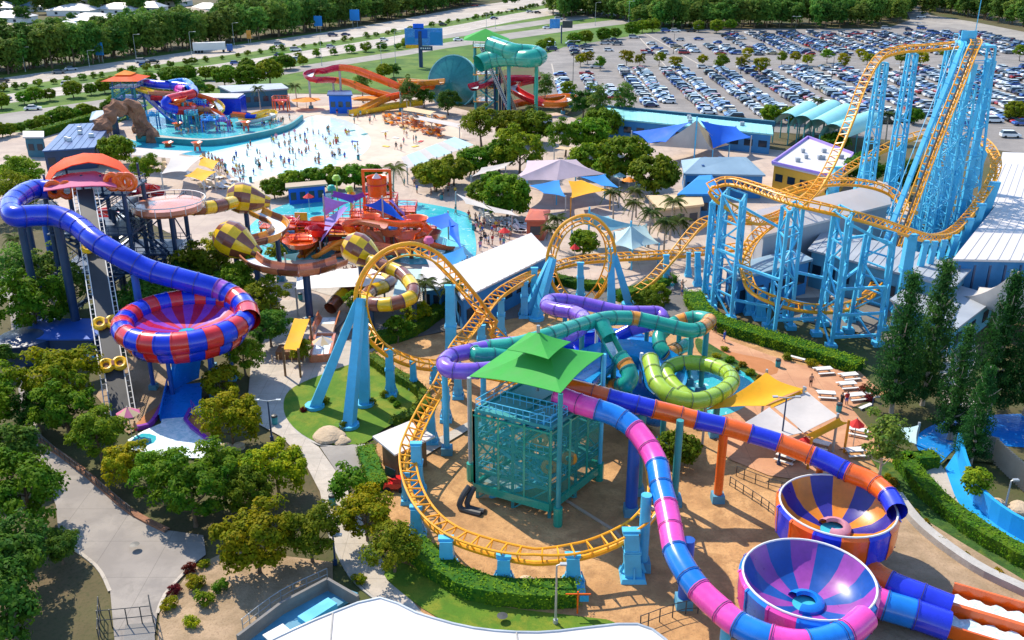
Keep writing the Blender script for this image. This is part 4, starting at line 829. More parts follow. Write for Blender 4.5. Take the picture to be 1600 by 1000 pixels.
for px, py, z in [(690, 568, 2.4), (740, 575, 2.6), (800, 586, 3.2), (870, 604, 4.4), (935, 632, 5.0), (980, 660, 5.3), (1008, 692, 5.5), (1024, 735, 5.5)]: Lp.append((P(px, py, z), V((0, 0, 1))))
hc = P(832, 745, 10)
for px, py, z in [(1026, 775, 5.4), (1008, 805, 4.9), (985, 824, 4.5), (945, 844, 3.8), (895, 858, 3.5), (835, 862, 3.3), (775, 853, 3.2), (712, 832, 3.3), (670, 800, 3.4), (645, 757, 3.5), (637, 712, 3.8), (645, 682, 4.2), (665, 640, 4.9), (692, 594, 5.8), (712, 545, 6.2), (742, 505, 6.3), (772, 465, 6.3), (806, 440, 6.5)]:
    p = P(px, py, z); cdir = V((hc.x - p.x, hc.y - p.y, 0)).normalized(); Lp.append((p, (UZ + cdir * (.42 if py > 600 else .12)).normalized()))
for px, py, Y in [(850, 419, 132), (900, 404, 136), (960, 398, 139), (1041, 394, 142), (1107, 388, 144), (1180, 378, 147), (1230, 365, 150)]: Lp.append((Q(px, py, Y), UZ))
track(Lp)
# --- lift hill, first drop and ground helix
S1 = [(Q(1388, 420, 136), UZ), (Q(1398, 390, 137.5), UZ), (Q(1424, 322, 141), UZ), (Q(1462, 222, 146), UZ), (Q(1500, 128, 151), UZ), (Q(1518, 82, 154), UZ), (Q(1526, 64, 157), UZ), (Q(1516, 60, 161), UZ), (Q(1490, 66, 163), UZ), (Q(1450, 70, 163), UZ), (Q(1410, 73, 162), (UZ)), (Q(1376, 86, 160), UZ), (Q(1350, 128, 157), V((-.3, -.1, 1))), (Q(1330, 180, 153), V((-.6, -.2, 1))), (Q(1310, 228, 149), V((-.6, -.2, 1))), (Q(1290, 270, 145), V((-.5, -.2, 1))), (Q(1262, 308, 141), V((.2, .1, 1))),
      (Q(1215, 340, 136), UZ), (Q(1180, 370, 131), UZ + V((.3, 0, 0))), (Q(1164, 402, 126), UZ + V((.4, 0, 0))), (Q(1168, 428, 121.5), UZ + V((.5, .1, 0))), (Q(1178, 446, 119), UZ + V((.5, .3, 0))), (Q(1204, 461, 117), UZ + V((.2, .5, 0))), (Q(1250, 474, 116), UZ + V((0, .5, 0))), (Q(1300, 477, 116.5), UZ + V((-.1, .5, 0))), (Q(1338, 468, 119), UZ + V((-.3, .4, 0))), (Q(1362, 452, 123), UZ + V((-.4, .2, 0))), (Q(1374, 434, 128), UZ)]
track(S1)
# --- upper turnaround, a closed circuit strand
cc = Q(1470, 285, 146)
S2 = []
for px, py, Y in [(1150, 322, 127), (1122, 302, 127), (1113, 288, 128), (1126, 279, 128), (1150, 279, 127), (1190, 291, 122), (1240, 308, 117), (1300, 322, 115), (1360, 337, 116.5), (1410, 354, 122), (1450, 366, 128), (1485, 361, 135), (1515, 332, 143), (1540, 298, 150), (1556, 262, 155), (1550, 235, 160), (1530, 216, 165), (1495, 206, 169), (1450, 206, 172), (1400, 221, 172), (1345, 250, 168), (1300, 280, 160), (1262, 306, 150), (1225, 330, 140), (1187, 340, 130)]:
    p = Q(px, py, Y); d = V((cc.x - p.x, cc.y - p.y, 0)); k = .4 if px > 1440 else .1; S2.append((p, (UZ + d.normalized() * k).normalized()))
track(S2, True)
S3 = [(Q(1215, 302, 144), UZ), (Q(1257, 288, 145), UZ), (Q(1305, 280, 147), UZ), (Q(1350, 282, 149), UZ), (Q(1386, 292, 149), UZ), (Q(1406, 308, 147), UZ), (Q(1412, 324, 145), UZ)]
track(S3)
# --- cross ties: one shared mesh; the nearest 300 singly, the others joined
tb = MB(); tb.beam((-GA, 0, 0), (GA, 0, 0), .11, .13); tb.beam((-GA, 0, 0), (0, 0, -.95), .1, .12); tb.beam((GA, 0, 0), (0, 0, -.95), .1, .12)
tme = tb.mesh('cross_tie', M['coaster_yellow'])
TIES.sort(key=lambda m: m.translation.y)
for m in TIES[:300]: link('cross_tie', tme, coaster, m)
rest = MB()
for m in TIES[300:]:
    b0 = len(rest.v); rest.v += [tuple(m @ V(v)) for v in tb.v]; rest.f += [tuple(b0 + i for i in f) for f in tb.f]; rest.m += [0] * len(tb.f)
if rest.v: tag(rest.build('cross_tie', M['coaster_yellow'], coaster), kind='stuff')
# --- catwalk and train on the lift
lift = spline([c[0] for c in S1[:8]], 1.0)[0]; T = tangents(lift); b = MB(); hr = MB()
wl = []
for p, t in zip(lift, T):
    x = t.cross(UZ).normalized(); wl.append((p - x * 1.75 - V((0, 0, .25)), x))
vs_ = []
for p, x in wl: vs_ += [p - x * .45, p + x * .4, p + x * .4 - V((0, 0, .4)), p - x * .55 - V((0, 0, .4))]
fs = []
for i in range(len(wl) - 1):
    for k in range(4): fs.append((i * 4 + k, i * 4 + 4 + k, i * 4 + 4 + (k + 1) % 4, i * 4 + (k + 1) % 4)[::-1])
b.add(vs_, fs); b.build('catwalk', M['steel_blue'], coaster)
hr.tube([p - x * .85 + V((0, 0, 1.0)) for p, x in wl], .06, 5)
for i in range(0, len(wl), 3): p, x = wl[i]; hr.cyl(p - x * .85, p - x * .85 + V((0, 0, 1.0)), .04, 5)
hr.build('handrail', M['steel_blue'], coaster)
b = MB(); b.tube([p + V((0, 0, .02)) for p in lift], .16, 6); b.build('lift_chain', M['steel_dark'], coaster)
# --- solid columns
def column(tx, ty, bx, by, wd=1.15, dp=1.3, foot=1.0, mt='steel_blue', parent=None, base_h=.5, w2=None, top_dx=0):
    parent = parent or coaster
    a = P(bx, by, 0); t = D(tx, ty, a.y); b = MB(); w2 = w2 or wd * .82
    vs_ = []
    for p, k in ((a + V((0, 0, base_h)), wd / 2), (t, w2 / 2)):
        for i, j in ((-1, -1), (1, -1), (1, 1), (-1, 1)): vs_.append((p.x + i * k, p.y + j * k * dp / wd, p.z))
    b.add(vs_, [(3, 2, 1, 0), (4, 5, 6, 7), (0, 1, 5, 4), (1, 2, 6, 5), (2, 3, 7, 6), (3, 0, 4, 7)])
    b.beam(t + V((-w2 * .62, 0, .08)), t + V((w2 * .62, 0, .08)), dp * .5, .24)
    if t.z > 4: m_ = (a + V((0, 0, base_h))).lerp(t, .55); k_ = lerp(wd, w2, .55) + .16; b.box(m_, (k_, k_ * dp / wd, .12)); b.box(m_ + V((0, 0, .2)), (k_, k_ * dp / wd, .1))
    c = b.build('support_column', M[mt], parent)
    b = MB(); b.box((a.x, a.y, base_h / 2), (wd * 1.55 * foot, dp * 1.6 * foot, base_h), taper=.86)
    for s in (-1, 1):
        for (ox, oy) in ((s * wd * .55, 0), (0, s * dp * .55)):
            b.beam((a.x + ox * 1.3, a.y + oy * 1.3, base_h), (a.x + ox * .9, a.y + oy * .9, base_h + .9), .1, .25)
    b.build('base_plate', M[mt], c); return c
for tx, ty, bx, by, wd in [(697, 842, 699, 890, 1.25), (787, 870, 787, 914, 1.2), (895, 868, 896, 916, 1.25), (986, 830, 988, 902, 1.4), (650, 793, 652, 840, 1.1), (633, 740, 638, 785, .9), (650, 694, 653, 770, 1.1), (608, 548, 611, 618, 1.0), (645, 566, 647, 608, .8), (678, 574, 679, 598, .8), (696, 600, 697, 658, .9), (672, 645, 675, 694, 1.0), (715, 560, 716, 622, .9), (752, 510, 753, 560, 1.1), (783, 468, 783, 528, 1.0), (820, 442, 819, 496, 1.0), (907, 412, 907, 466, 1.0), (861, 422, 860, 466, .9), (1041, 400, 1041, 444, .9), (1090, 396, 1090, 446, .9), (1076, 396, 1075, 432, .7), (835, 420, 834, 480, 1.0)]:
    column(tx, ty, bx, by, wd, wd)
column(703, 448, 706, 590, 1.5, 1.2, w2=1.0)
for tx, ty, bx, by, wd in [(1424, 368, 1404, 488, 1.5), (1447, 378, 1424, 476, .85), (1461, 379, 1438, 472, .8), (1476, 377, 1452, 464, .8), (1494, 369, 1468, 450, .9), (1516, 343, 1486, 428, 1.1), (1535, 320, 1501, 412, 1.2), (1555, 286, 1516, 390, 1.5), (1540, 230, 1492, 350, 1.3), (1506, 214, 1464, 345, 1.9), (1408, 222, 1378, 331, 1.9), (1358, 248, 1332, 334, 1.9), (1310, 262, 1292, 345, 1.6), (1362, 288, 1346, 362, 1.2), (1300, 285, 1286, 370, 1.2), (1190, 452, 1187, 498, 1.2), (1262, 478, 1261, 500, 1.0), (1330, 474, 1326, 502, 1.0), (1172, 430, 1170, 490, 1.0)]:
    column(tx, ty, bx, by, wd, wd)
# --- slanted A-frame legs of the loops
def leg(tx, ty, bx, by, Y=None, w_=1.15, w2=.75, mt='steel_blue'):
    a = P(bx, by, 0); t = D(tx, ty, Y if Y else a.y); b = MB(); b.beam(a + V((0, 0, .2)), t, w_, w_, w2=w2); c = b.build('support_leg', M[mt], coaster)
    b = MB(); b.cyl((a.x, a.y, -.05), (a.x, a.y, .5), w_ * .95, 10); b.build('base_plate', M[mt], c)
for tx, ty, bx, by, Y in [(560, 468, 492, 638, 95.4), (564, 466, 546, 668, 95.2), (569, 468, 570, 634, 95.8), (862, 402, 822, 494, 123), (864, 404, 838, 500, 122.6), (955, 388, 955, 484, 126), (957, 388, 983, 478, 126)]: leg(tx, ty, bx, by, Y)
# --- lattice towers: shared strut mesh, stretched along each member
sb = MB(); sb.box((0, 0, .5), (1, 1, 1)); strut = {k: sb.mesh('brace', M['steel_blue']) for k in ('a',)}['a']
NBR = [0]; extra_br = MB()
def member(a, b_, w_, parent, name='brace'):
    a, b_ = V(a), V(b_); d = b_ - a; L = d.length; q = d.to_track_quat('Z', 'Y').to_matrix().to_4x4()
    NBR[0] += 1
    return link(name, strut, parent, Matrix.Translation(a) @ q @ Matrix.Diagonal((w_, w_, L, 1)))
def lattice(base4, z1, label=None, lv=4, wl_=.42, wb=.2, shrink=.75, top_z=None, sides=(0, 1, 3), xs=True):
    """base4: four photo pixels on the ground"""
    bs = [p if isinstance(p, Vector) else P(p[0], p[1], 0) for p in base4]; c = sum(bs, V((0, 0, 0))) / 4; tp = [V((lerp(c.x, p.x, shrink), lerp(c.y, p.y, shrink), z1)) for p in bs]
    b = MB()
    for p, q in zip(bs, tp): b.beam(p, q, wl_, wl_)
    f = b.build('support_tower', M['steel_blue'], coaster)
    for p in bs:
        b = MB(); b.box((p.x, p.y, .3), (1.3, 1.3, .6)); b.build('footing', M['steel_blue'], f)
    for L in range(lv):
        t0, t1 = L / lv, (L + 1) / lv
        for i in range(4):
            j = (i + 1) % 4; a0, a1 = bs[i].lerp(tp[i], t0), bs[i].lerp(tp[i], t1); b0, b1 = bs[j].lerp(tp[j], t0), bs[j].lerp(tp[j], t1)
            member(a1, b1, wb, f)
            if i in sides: member(a0, b1, wb, f) if (L + i) % 2 else member(b0, a1, wb, f)
    return f
def sq(cx, cy, wx, wy): return [(cx - wx, cy + wy), (cx + wx, cy + wy), (cx + wx * .9, cy - wy), (cx - wx * .9, cy - wy)]
def quad4(l): return [P(x, y, 0) for x, y in l]
for l, z, lv, sh in [([(1112, 484), (1142, 500), (1150, 482), (1122, 468)], 16.5, 5, .9), ([(1209, 528), (1235, 514), (1224, 500), (1199, 512)], 16.8, 5, .85), ([(1275, 524), (1298, 544), (1308, 524), (1286, 508)], 16.8, 5, .85), ([(1325, 519), (1371, 540), (1380, 516), (1336, 500)], 13.5, 4, .8), ([(1098, 470), (1112, 476), (1118, 462), (1104, 456)], 14.5, 5, .9)]:
    lattice(quad4(l), z, lv=lv, shrink=sh)
def tower_at(px, py, Y, wx, wy, lv, sh, wl_=.3, wb=.15, sides=(0, 1, 3)):
    t = D(px, py, Y); h = [V((t.x + i * wx, Y + j * wy, 0)) for i, j in ((-1, -1), (1, -1), (1, 1), (-1, 1))]; return lattice(h, t.z, lv=lv, shrink=sh, wl_=wl_, wb=wb, sides=sides)
for px, py, Y in [(1426, 84, 163), (1486, 78, 165), (1380, 98, 161)]: tower_at(px, py, Y, 1.2, 1.2, 11, .5)
tower_at(1532, 72, 158, 3.6, 2.6, 13, .5, .32, .14, (0, 1, 2, 3)); tower_at(1508, 130, 153, 1.7, 1.5, 11, .75, .28, .13, (0, 1, 2, 3)); tower_at(1484, 194, 149, 1.5, 1.4, 9, .8, .26, .12, (0, 1, 3)); tower_at(1456, 262, 145.5, 1.4, 1.3, 5, .8, .26, .12, (0, 1)); tower_at(1424, 340, 142, 1.4, 1.4, 3, .8, .32, .16)
for a, e, w_ in [((1492, 376), (1552, 95, 158), .8), ((1506, 362), (1548, 92, 160), .7), ((1446, 392), (1524, 100, 154), .7), ((1466, 398), (1546, 98, 156), .5)]:
    b = MB(); b.beam(P(*a), D(*e), w_, w_); b.build('support_leg', M['steel_blue'], coaster)
b = MB(); p = D(1528, 62, 157.5); b.box((p.x, p.y, p.z - .9), (4.5, 3.5, .4)); b.box((p.x - .8, p.y + 1.6, p.z + .2), (2.4, .3, 2)); b.cyl((p.x - .6, p.y, p.z), (p.x - .6, p.y, p.z + 6), .07, 5); b.build('crest_platform', M['steel_blue'], coaster)
# frame girders between the lattice towers
gd = MB()
for a, e in [((1142, 500, 16), (1204, 500, 13)), ((1112, 484, 9), (1142, 500, 9)), ((1142, 500, 8), (1209, 528, 8)), ((1235, 514, 8), (1275, 524, 8)), ((1235, 514, 4), (1275, 524, 4)), ((1298, 544, 8), (1371, 540, 8)), ((1298, 544, 4.5), (1371, 540, 4.5)), ((1286, 508, 12), (1336, 500, 12)), ((1204, 500, 4), (1209, 528, 4)), ((1150, 482, 4), (1190, 474, 4)), ((1212, 484, 12.5), (1224, 500, 16.5)), ((1298, 544, 16.5), (1371, 540, 13.2)), ((1308, 524, 8), (1336, 500, 8)), ((1142, 500, 3), (1199, 512, 3)), ((1298, 544, 1.5), (1371, 540, 1.5)), ((1209, 528, 2.5), (1275, 524, 2.5))]:
    p, q = P(a[0], a[1], 0), P(e[0], e[1], 0); gd.beam((p.x, p.y, a[2]), (q.x, q.y, e[2]), .32, .32)
gd.build('girder', M['steel_blue'], coaster)
# ================================================================== WATER SLIDES
def stand(parent, top, bz=0.0, r=.28, mt='steel_blue', name='support_post', foot=None, lean=(0, 0)):
    b = MB(); b.cyl((top.x + lean[0], top.y + lean[1], bz), (top.x, top.y, top.z), r, 10); o = b.build(name, M[mt], parent, True)
    if foot:
        b = MB(); b.box((top.x + lean[0], top.y + lean[1], foot / 2), (foot * 1.3, foot * 1.3, foot), taper=.95); b.build('footing', M['concrete_blue'], o)
    return o
def tube_slide(name, label, ctrl, rad, cat='water slide', ring=2.2, n=14, open_from=None, posts=(), root=None, open_arc=None, ringm=None, sub=1.0):
    """ctrl: (px,py,z,colour or None). Colour holds until the next point that names one. Open sections are half pipes."""
    pts = [P(c[0], c[1], c[2]) for c in ctrl]; sm, idx = spline(pts, .45 * sub); t = root or thing(name, label, cat, gnd(pts[len(pts) // 2]))
    T = tangents(sm); segs = []; cur = ctrl[0][3]; start = 0
    for i, k in enumerate(idx):
        ci = int(k + 1e-6); c = ctrl[min(ci, len(ctrl) - 1)][3]
        if c and c != cur and abs(k - ci) < 1e-6: segs.append((cur, start, i)); cur, start = c, i
    segs.append((cur, start, len(sm) - 1))
    for col, a, e in segs:
        if e <= a: continue
        opened = col.startswith('~'); cm = M[col.strip('~')]; sl = sm[a:e + 1]; b = MB()
        if opened:
            ups = [UZ] * len(sl); b.tube(sl, rad, n, a0=math.pi, a1=2 * math.pi, ups=ups); b.tube(sl, rad * .93, n, a0=math.pi, a1=2 * math.pi, ups=ups)
            lips = []
            for s in (-1, 1): lips.append([p + tt.cross(UZ).normalized() * s * rad * .97 for p, tt in zip(sl, T[a:e + 1])])
            for l in lips: b.tube(l, .07 + rad * .03, 5)
        else:
            b.tube(sl, rad, n, cap=False); b.tube(sl, rad * .94, n, cap=False)
        d = ring
        for q in range(len(sl) - 1):
            d += (sl[q + 1] - sl[q]).length
            if d >= ring:
                d = 0; tt = T[a + q]; rr = rad * 1.03 + .02
                kw = dict(a0=math.pi if opened else 0, a1=2 * math.pi if opened else None, ups=[UZ, UZ] if opened else None, cap=False); b.tube([sl[q] - tt * .11, sl[q] + tt * .11], rr, n, **kw); b.tube([sl[q] - tt * .03, sl[q] + tt * .03], rr + .03, n, m=1, **kw)
        o = b.build('slide_section', [cm, M['seam_dark']], t, True)
        if opened:
            wb = MB(); dr = [p - V((0, 0, rad * .62)) for p in sl]; vs_ = []
            for p, tt in zip(dr, T[a:e + 1]): x = tt.cross(UZ).normalized() * rad * .62; vs_ += [p - x, p + x]
            wb.add(vs_, [(2 * q, 2 * q + 1, 2 * q + 3, 2 * q + 2) for q in range(len(sl) - 1)]); wb.build('water', M['foam_water'], o)
    for k, pr in enumerate(posts):
        i = min(range(len(idx)), key=lambda j: abs(idx[j] - pr[0])); p = sm[i]; off = pr[1] if len(pr) > 1 else 0; mt = pr[2] if len(pr) > 2 else 'steel_blue'
        x = T[i].cross(UZ).normalized(); q = p + x * off * 1.0
        if off:
            o = stand(t, V((q.x, q.y, p.z + .2)), mt=mt, foot=1.0, r=pr[3] if len(pr) > 3 else .3)
            b = MB(); b.beam(V((q.x, q.y, p.z - rad - .2)), p - V((0, 0, rad)), .18); b.beam(V((q.x, q.y, p.z - rad - 2)), p - V((0, 0, rad)), .14); b.build('bracket', M['white_paint'], o)
        else: stand(t, V((q.x, q.y, p.z - rad * .9)), mt=mt, foot=.9, r=pr[3] if len(pr) > 3 else .28)
    return t, sm
def bowl(label, cx, cy, z, rpx, cols, npan, hgt, inner_cols=None, tilt=0, leg_mt='steel_blue', rimm='white_paint', drop=.55, a_start=0.0, bulge=1.13, hole=.2):
    c = P(cx, cy, z); Rr = rpx / ppm(c); t = thing('slide_bowl', label, 'water slide bowl', gnd(c))
    inner = [(Rr * hole, -hgt * drop), (Rr * .42, -hgt * (drop - .06)), (Rr * .66, -hgt * (drop - .16)), (Rr * .84, -hgt * (drop - .36)), (Rr * .95, -hgt * .08), (Rr * .985, 0.0)]
    outer = [(Rr * 1.015, .02), (Rr * 1.06, -hgt * .06), (Rr * bulge, -hgt * .26), (Rr * bulge, -hgt * .5), (Rr * 1.03, -hgt * .76), (Rr * .8, -hgt * .95), (Rr * .55, -hgt)]
    for k in range(npan):
        a0 = a_start + 2 * math.pi * k / npan; a1 = a0 + 2 * math.pi / npan; col = cols[k % len(cols)]; b = MB()
        b.lathe(c, outer[::-1], 5, a0 + .006, a1 - .006); b.lathe(c, [(Rr * .985, 0), (Rr * 1.0, .07), (Rr * 1.015, .02)][::-1], 5, a0 + .006, a1 - .006)
        b.build('bowl_panel', M[col], t, True)
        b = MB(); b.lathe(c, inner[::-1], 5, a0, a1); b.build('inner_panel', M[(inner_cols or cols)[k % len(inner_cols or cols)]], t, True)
        b = MB(); b.lathe(c, [(r * 1.012 + .02, zz) for r, zz in outer[:-1]][::-1], 1, a0 - .02, a0 + .02); b.build('seam', M[col], t, True)
    b = MB(); b.lathe(c, [(.02, -hgt * drop - .03), (Rr * hole * 1.15, -hgt * drop - .02)], 20); b.build('drain', M['deep_water'], t, True)
    b = MB(); b.tube([c + V((Rr * math.cos(a), Rr * math.sin(a), .06)) for a in [i * 2 * math.pi / 48 for i in range(48)]], .09, 6, closed=True); b.build('rim', M[rimm], t, True)
    for k in range(6):
        a = k * math.pi / 3 + .3; p = c + V((Rr * .7 * math.cos(a), Rr * .7 * math.sin(a), -hgt * .8)); stand(t, p, r=.25, mt=leg_mt, foot=.7)
    return t, c, Rr
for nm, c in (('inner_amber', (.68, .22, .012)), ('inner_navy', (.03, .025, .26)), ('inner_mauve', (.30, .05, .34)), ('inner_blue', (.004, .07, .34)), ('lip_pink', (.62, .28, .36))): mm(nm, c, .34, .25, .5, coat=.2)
# --- the two bowls in front at the right
t, bc1, r1 = bowl('orange and indigo striped slide bowl behind the pink and blue bowl', 1309, 789, 5.4, 88, ['slide_orange', 'slide_indigo'], 14, 3.5, ['inner_amber', 'inner_navy'], bulge=1.05, hole=.24, drop=.7)
t, bc2, r2 = bowl('pink and blue striped slide bowl nearest the camera', 1264, 903, 5.2, 101, ['slide_pink', 'slide_azure'], 14, 3.4, ['inner_mauve', 'inner_blue'], bulge=1.05, hole=.2, a_start=.25, drop=.7)
for c_, r_, mt, lb in ((bc1, r1, 'slide_salmon', 'amber'), (bc2, r2, 'slide_azure', 'blue')):
    pass
def rib(c, rr, mt, parent_label):  # raised plug at the drain
    t = thing('bowl_plug', parent_label, 'slide bowl drain', gnd(c)); b = MB(); z = c.z - 2.4
    b.lathe((c.x, c.y, z), [(rr * .30, 0), (rr * .29, .35), (rr * .24, .55), (rr * .17, .6), (rr * .15, .3)][::-1], 16, -2.2, 2.4); b.build('plug', M[mt], t, True)
rib(bc1, r1, 'lip_pink', 'raised pink lip round the drain of the orange and indigo bowl'); rib(bc2, r2, 'slide_azure', 'raised blue lip round the drain of the pink and blue bowl')
# --- left bowl with its striped rim tube
t, bc3, r3 = bowl('big red and blue striped slide bowl at the left of the park', 289, 500, 8.2, 87, ['slide_red', 'slide_cobalt'], 26, 3.2, ['slide_crimson', 'slide_violet'], bulge=1.1, drop=.42, hole=.14, leg_mt='steel_deep_blue', rimm='slide_red')
ring_ = [bc3 + V((r3 * 1.06 * math.cos(a), r3 * 1.06 * math.sin(a), .0)) for a in [i * 2 * math.pi / 78 for i in range(78)]]
for k in range(26):
    b = MB(); sl = [ring_[(k * 3 + q) % 78] for q in range(4)]; b.tube(sl, 1.25, 12, cap=False); tt = (sl[1] - sl[0]).normalized(); b.tube([sl[0] - tt * .08, sl[0] + tt * .08], 1.31, 12, cap=False)
    b.build('rim_panel', M[['slide_red', 'slide_cobalt'][k % 2]], t, True)
b = MB(); a0, a1 = P(276, 556, 5.0), P(284, 590, 1.2); a2 = P(280, 640, .35)
def chute(parent, a, e, w0, w1, side, mt, name='run_out'):
    d = (e - a); x = V((d.y, -d.x, 0)).normalized(); b = MB()
    for s in (-1, 1):
        b.add([a + x * (s * w0), e + x * (s * w1), e + x * (s * w1) + V((0, 0, side)), a + x * (s * w0) + V((0, 0, side))], [(0, 1, 2, 3)]); b.beam(a + x * (s * w0) + V((0, 0, side)), e + x * (s * w1) + V((0, 0, side)), .16)
    b.add([a - x * w0, a + x * w0, e + x * w1, e - x * w1], [(0, 1, 2, 3)]); return b.build(name, M[mt], parent)
chute(t, P(296, 556, 5.2), P(290, 600, 1.3), 1.7, 1.9, 1.1, 'slide_azure'); chute(t, P(290, 600, 1.3), P(282, 655, .15), 1.9, 2.1, .8, 'slide_azure')
wall([(256, 632), (244, 655), (232, 668), (210, 672)], .5, .4, 'slide_violet', 'pool_edge', 'low purple wall at the left of the red and blue bowl run-out', 'wall', smooth=True)
wall([(304, 632), (290, 660), (300, 672), (324, 690)], .5, .4, 'slide_violet', 'pool_edge', 'low purple wall at the right of the red and blue bowl run-out', 'wall', smooth=False)
sheet('pool_apron', [(252, 634), (242, 656), (230, 668), (206, 672), (228, 650)], 'patio_dark'); sheet('pool_apron', [(306, 636), (294, 660), (326, 688), (344, 690), (330, 664)], 'patio_dark')
# --- long dark blue tube
tube_slide('tube_slide', 'thick dark blue tube slide sweeping from the orange canopied tower to the red bowl', [(80, 297, 17.2, 'slide_cobalt'), (56, 296, 17.4, None), (34, 305, 17.6, None), (17, 322, 17.4, None), (24, 338, 17.2, None), (52, 337, 17.0, None), (88, 338, 16.6, None), (120, 352, 15.8, None), (150, 377, 14.8, None), (190, 401, 13.4, None), (230, 421, 11.9, None), (275, 434, 11.0, None), (312, 444, 10.2, None), (340, 452, 9.5, 'slide_violet'), (354, 458, 9.2, 'slide_cobalt'), (366, 464, 8.9, 'slide_red'), (378, 474, 8.6, 'slide_cobalt'), (386, 486, 8.4, 'slide_red'), (389, 500, 8.3, None)], 1.32, ring=2.3, n=18, posts=[(6, 0, 'steel_navy', .55), (2.5, 0, 'steel_navy', .5), (9.4, 0, 'steel_deep_blue', .45), (11.3, 0, 'steel_deep_blue', .4)])
# --- pink & blue, orange & indigo tubes
tube_slide('tube_slide', 'pink and blue tube slide running from the green tower to the front bowl', [(872, 618, 10.6, 'slide_pink'), (905, 631, 10.4, None), (934, 640, 10.2, 'slide_azure'), (966, 652, 9.8, None), (992, 671, 9.3, 'slide_pink'), (1014, 700, 8.6, None), (1027, 727, 8.0, 'slide_azure'), (1033, 760, 7.4, None), (1041, 791, 6.9, 'slide_pink'), (1048, 826, 6.4, None), (1055, 860, 6.0, 'slide_azure'), (1072, 893, 5.6, None), (1093, 922, 5.2, 'slide_pink'), (1122, 950, 4.9, None), (1154, 976, 4.7, 'slide_azure'), (1205, 998, 4.6, 'slide_pink'), (1262, 1006, 4.6, 'slide_azure'), (1320, 990, 4.6, 'slide_pink'), (1352, 965, 4.7, None)], .96, posts=[(3.8, -.6, 'steel_deep_blue', .55), (7.6, 1.4, 'steel_blue', .45), (9.6, -1.2, 'steel_deep_blue', .5), (13.6, 0, 'steel_blue', .4), (15, 0, 'steel_blue', .4)])
tube_slide('tube_slide', 'orange and indigo tube slide running from the green tower to the rear bowl', [(884, 604, 10.8, 'slide_orange'), (918, 612, 10.4, None), (951, 621, 10.1, 'slide_indigo'), (986, 630, 9.6, None), (1022, 639, 9.2, 'slide_orange'), (1055, 647, 8.8, None), (1088, 656, 8.4, 'slide_indigo'), (1132, 666, 8.0, 'slide_orange'), (1173, 678, 7.6, 'slide_indigo'), (1218, 692, 7.1, 'slide_orange'), (1272, 713, 6.6, 'slide_indigo'), (1300, 725, 6.3, None), (1326, 738, 6.1, 'slide_orange'), (1360, 752, 5.9, None), (1388, 775, 5.7, 'slide_indigo'), (1402, 800, 5.6, None)], .86, posts=[(7.1, 0, 'slide_orange', .42), (10.2, 0, 'slide_orange', .32), (3.4, 0, 'steel_teal', .4), (5.2, 1.3, 'steel_green' if 'steel_green' in M else 'steel_teal', .34)])
# exit tubes and braking lanes of both bowls
tube_slide('exit_tube', 'orange then blue exit tube of the rear bowl', [(1345, 880, 2.0, 'slide_orange'), (1368, 902, 1.8, None), (1390, 914, 1.7, 'slide_indigo'), (1440, 934, 1.5, None), (1485, 952, 1.3, None)], 1.15, ring=2.6, cat='water slide')
tube_slide('exit_tube', 'blue exit tube of the front bowl', [(1366, 938, 1.9, 'slide_pink'), (1384, 946, 1.8, 'slide_azure'), (1430, 960, 1.6, 'slide_indigo'), (1482, 978, 1.3, None)], 1.15, ring=2.6)
for k, (a, e) in enumerate((((1484, 950), (1700, 1010)), ((1478, 982), (1700, 1046)))):
    A, E = P(*a, 0), P(*e, 0); d = (E - A).normalized(); x = V((-d.y, d.x, 0)); t = thing('braking_lane', ('upper' if k == 0 else 'lower') + ' orange braking lane with foaming water at the bottom right', 'water slide lane', A); b = MB()
    b.add([A - x * 1.4 + V((0, 0, .5)), E - x * 1.4 + V((0, 0, .3)), E + x * 1.4 + V((0, 0, .3)), A + x * 1.4 + V((0, 0, .5))], [(0, 1, 2, 3)])
    for s in (-1, 1): b.beam(A + x * (s * 1.45) + V((0, 0, .9)), E + x * (s * 1.45) + V((0, 0, .7)), .18, 1.1)
    b.build('lane', M['slide_orange'], t); b = MB(); m = 24; vs_ = []
    for q in range(m + 1):
        f = q / m; c = A.lerp(E, f)
        for j in range(7): o = (j - 3) / 3 * (.95 + .25 * math.sin(q * 1.7 + k)); vs_.append((c.x + x.x * o, c.y + x.y * o, .62 + random.uniform(0, .28) * (1 - abs(j - 3) / 3.5)))
    b.add(vs_, [(q * 7 + j, q * 7 + j + 1, q * 7 + j + 8, q * 7 + j + 7)[::-1] for q in range(m) for j in range(6)]); b.build('water', M['foam_water'], t, True)
# --- purple, teal & amber, lime tubes behind the green tower
tube_slide('tube_slide', 'purple tube slide looping out left of the green canopy', [(806, 572, 9.4, 'slide_purple'), (770, 577, 9.6, None), (730, 580, 9.8, None), (702, 578, 9.9, None), (694, 568, 9.9, None), (706, 556, 9.8, None), (735, 549, 9.7, None), (775, 541, 9.6, None), (812, 537, 9.7, None), (850, 532, 9.3, None), (885, 525, 9.0, None), (906, 514, 8.7, None), (914, 500, 8.4, None), (900, 489, 8.0, None), (872, 484, 7.7, None), (854, 478, 7.4, None), (862, 469, 7.1, None), (890, 470, 6.7, None), (930, 478, 6.2, None), (970, 487, 5.7, None), (1005, 488, 5.3, None), (1030, 489, 5.0, None), (1034, 500, 4.6, None), (1012, 508, 4.0, None), (985, 516, 3.2, 'slide_indigo'), (965, 526, 2.4, None)], .82, ring=2.0, posts=[(3.6, 0, 'steel_blue', .3), (6.5, 0, 'steel_blue', .3), (12.4, 0, 'steel_teal', .3), (16.8, 0, 'steel_teal', .3), (20.2, 0, 'steel_teal', .3)])
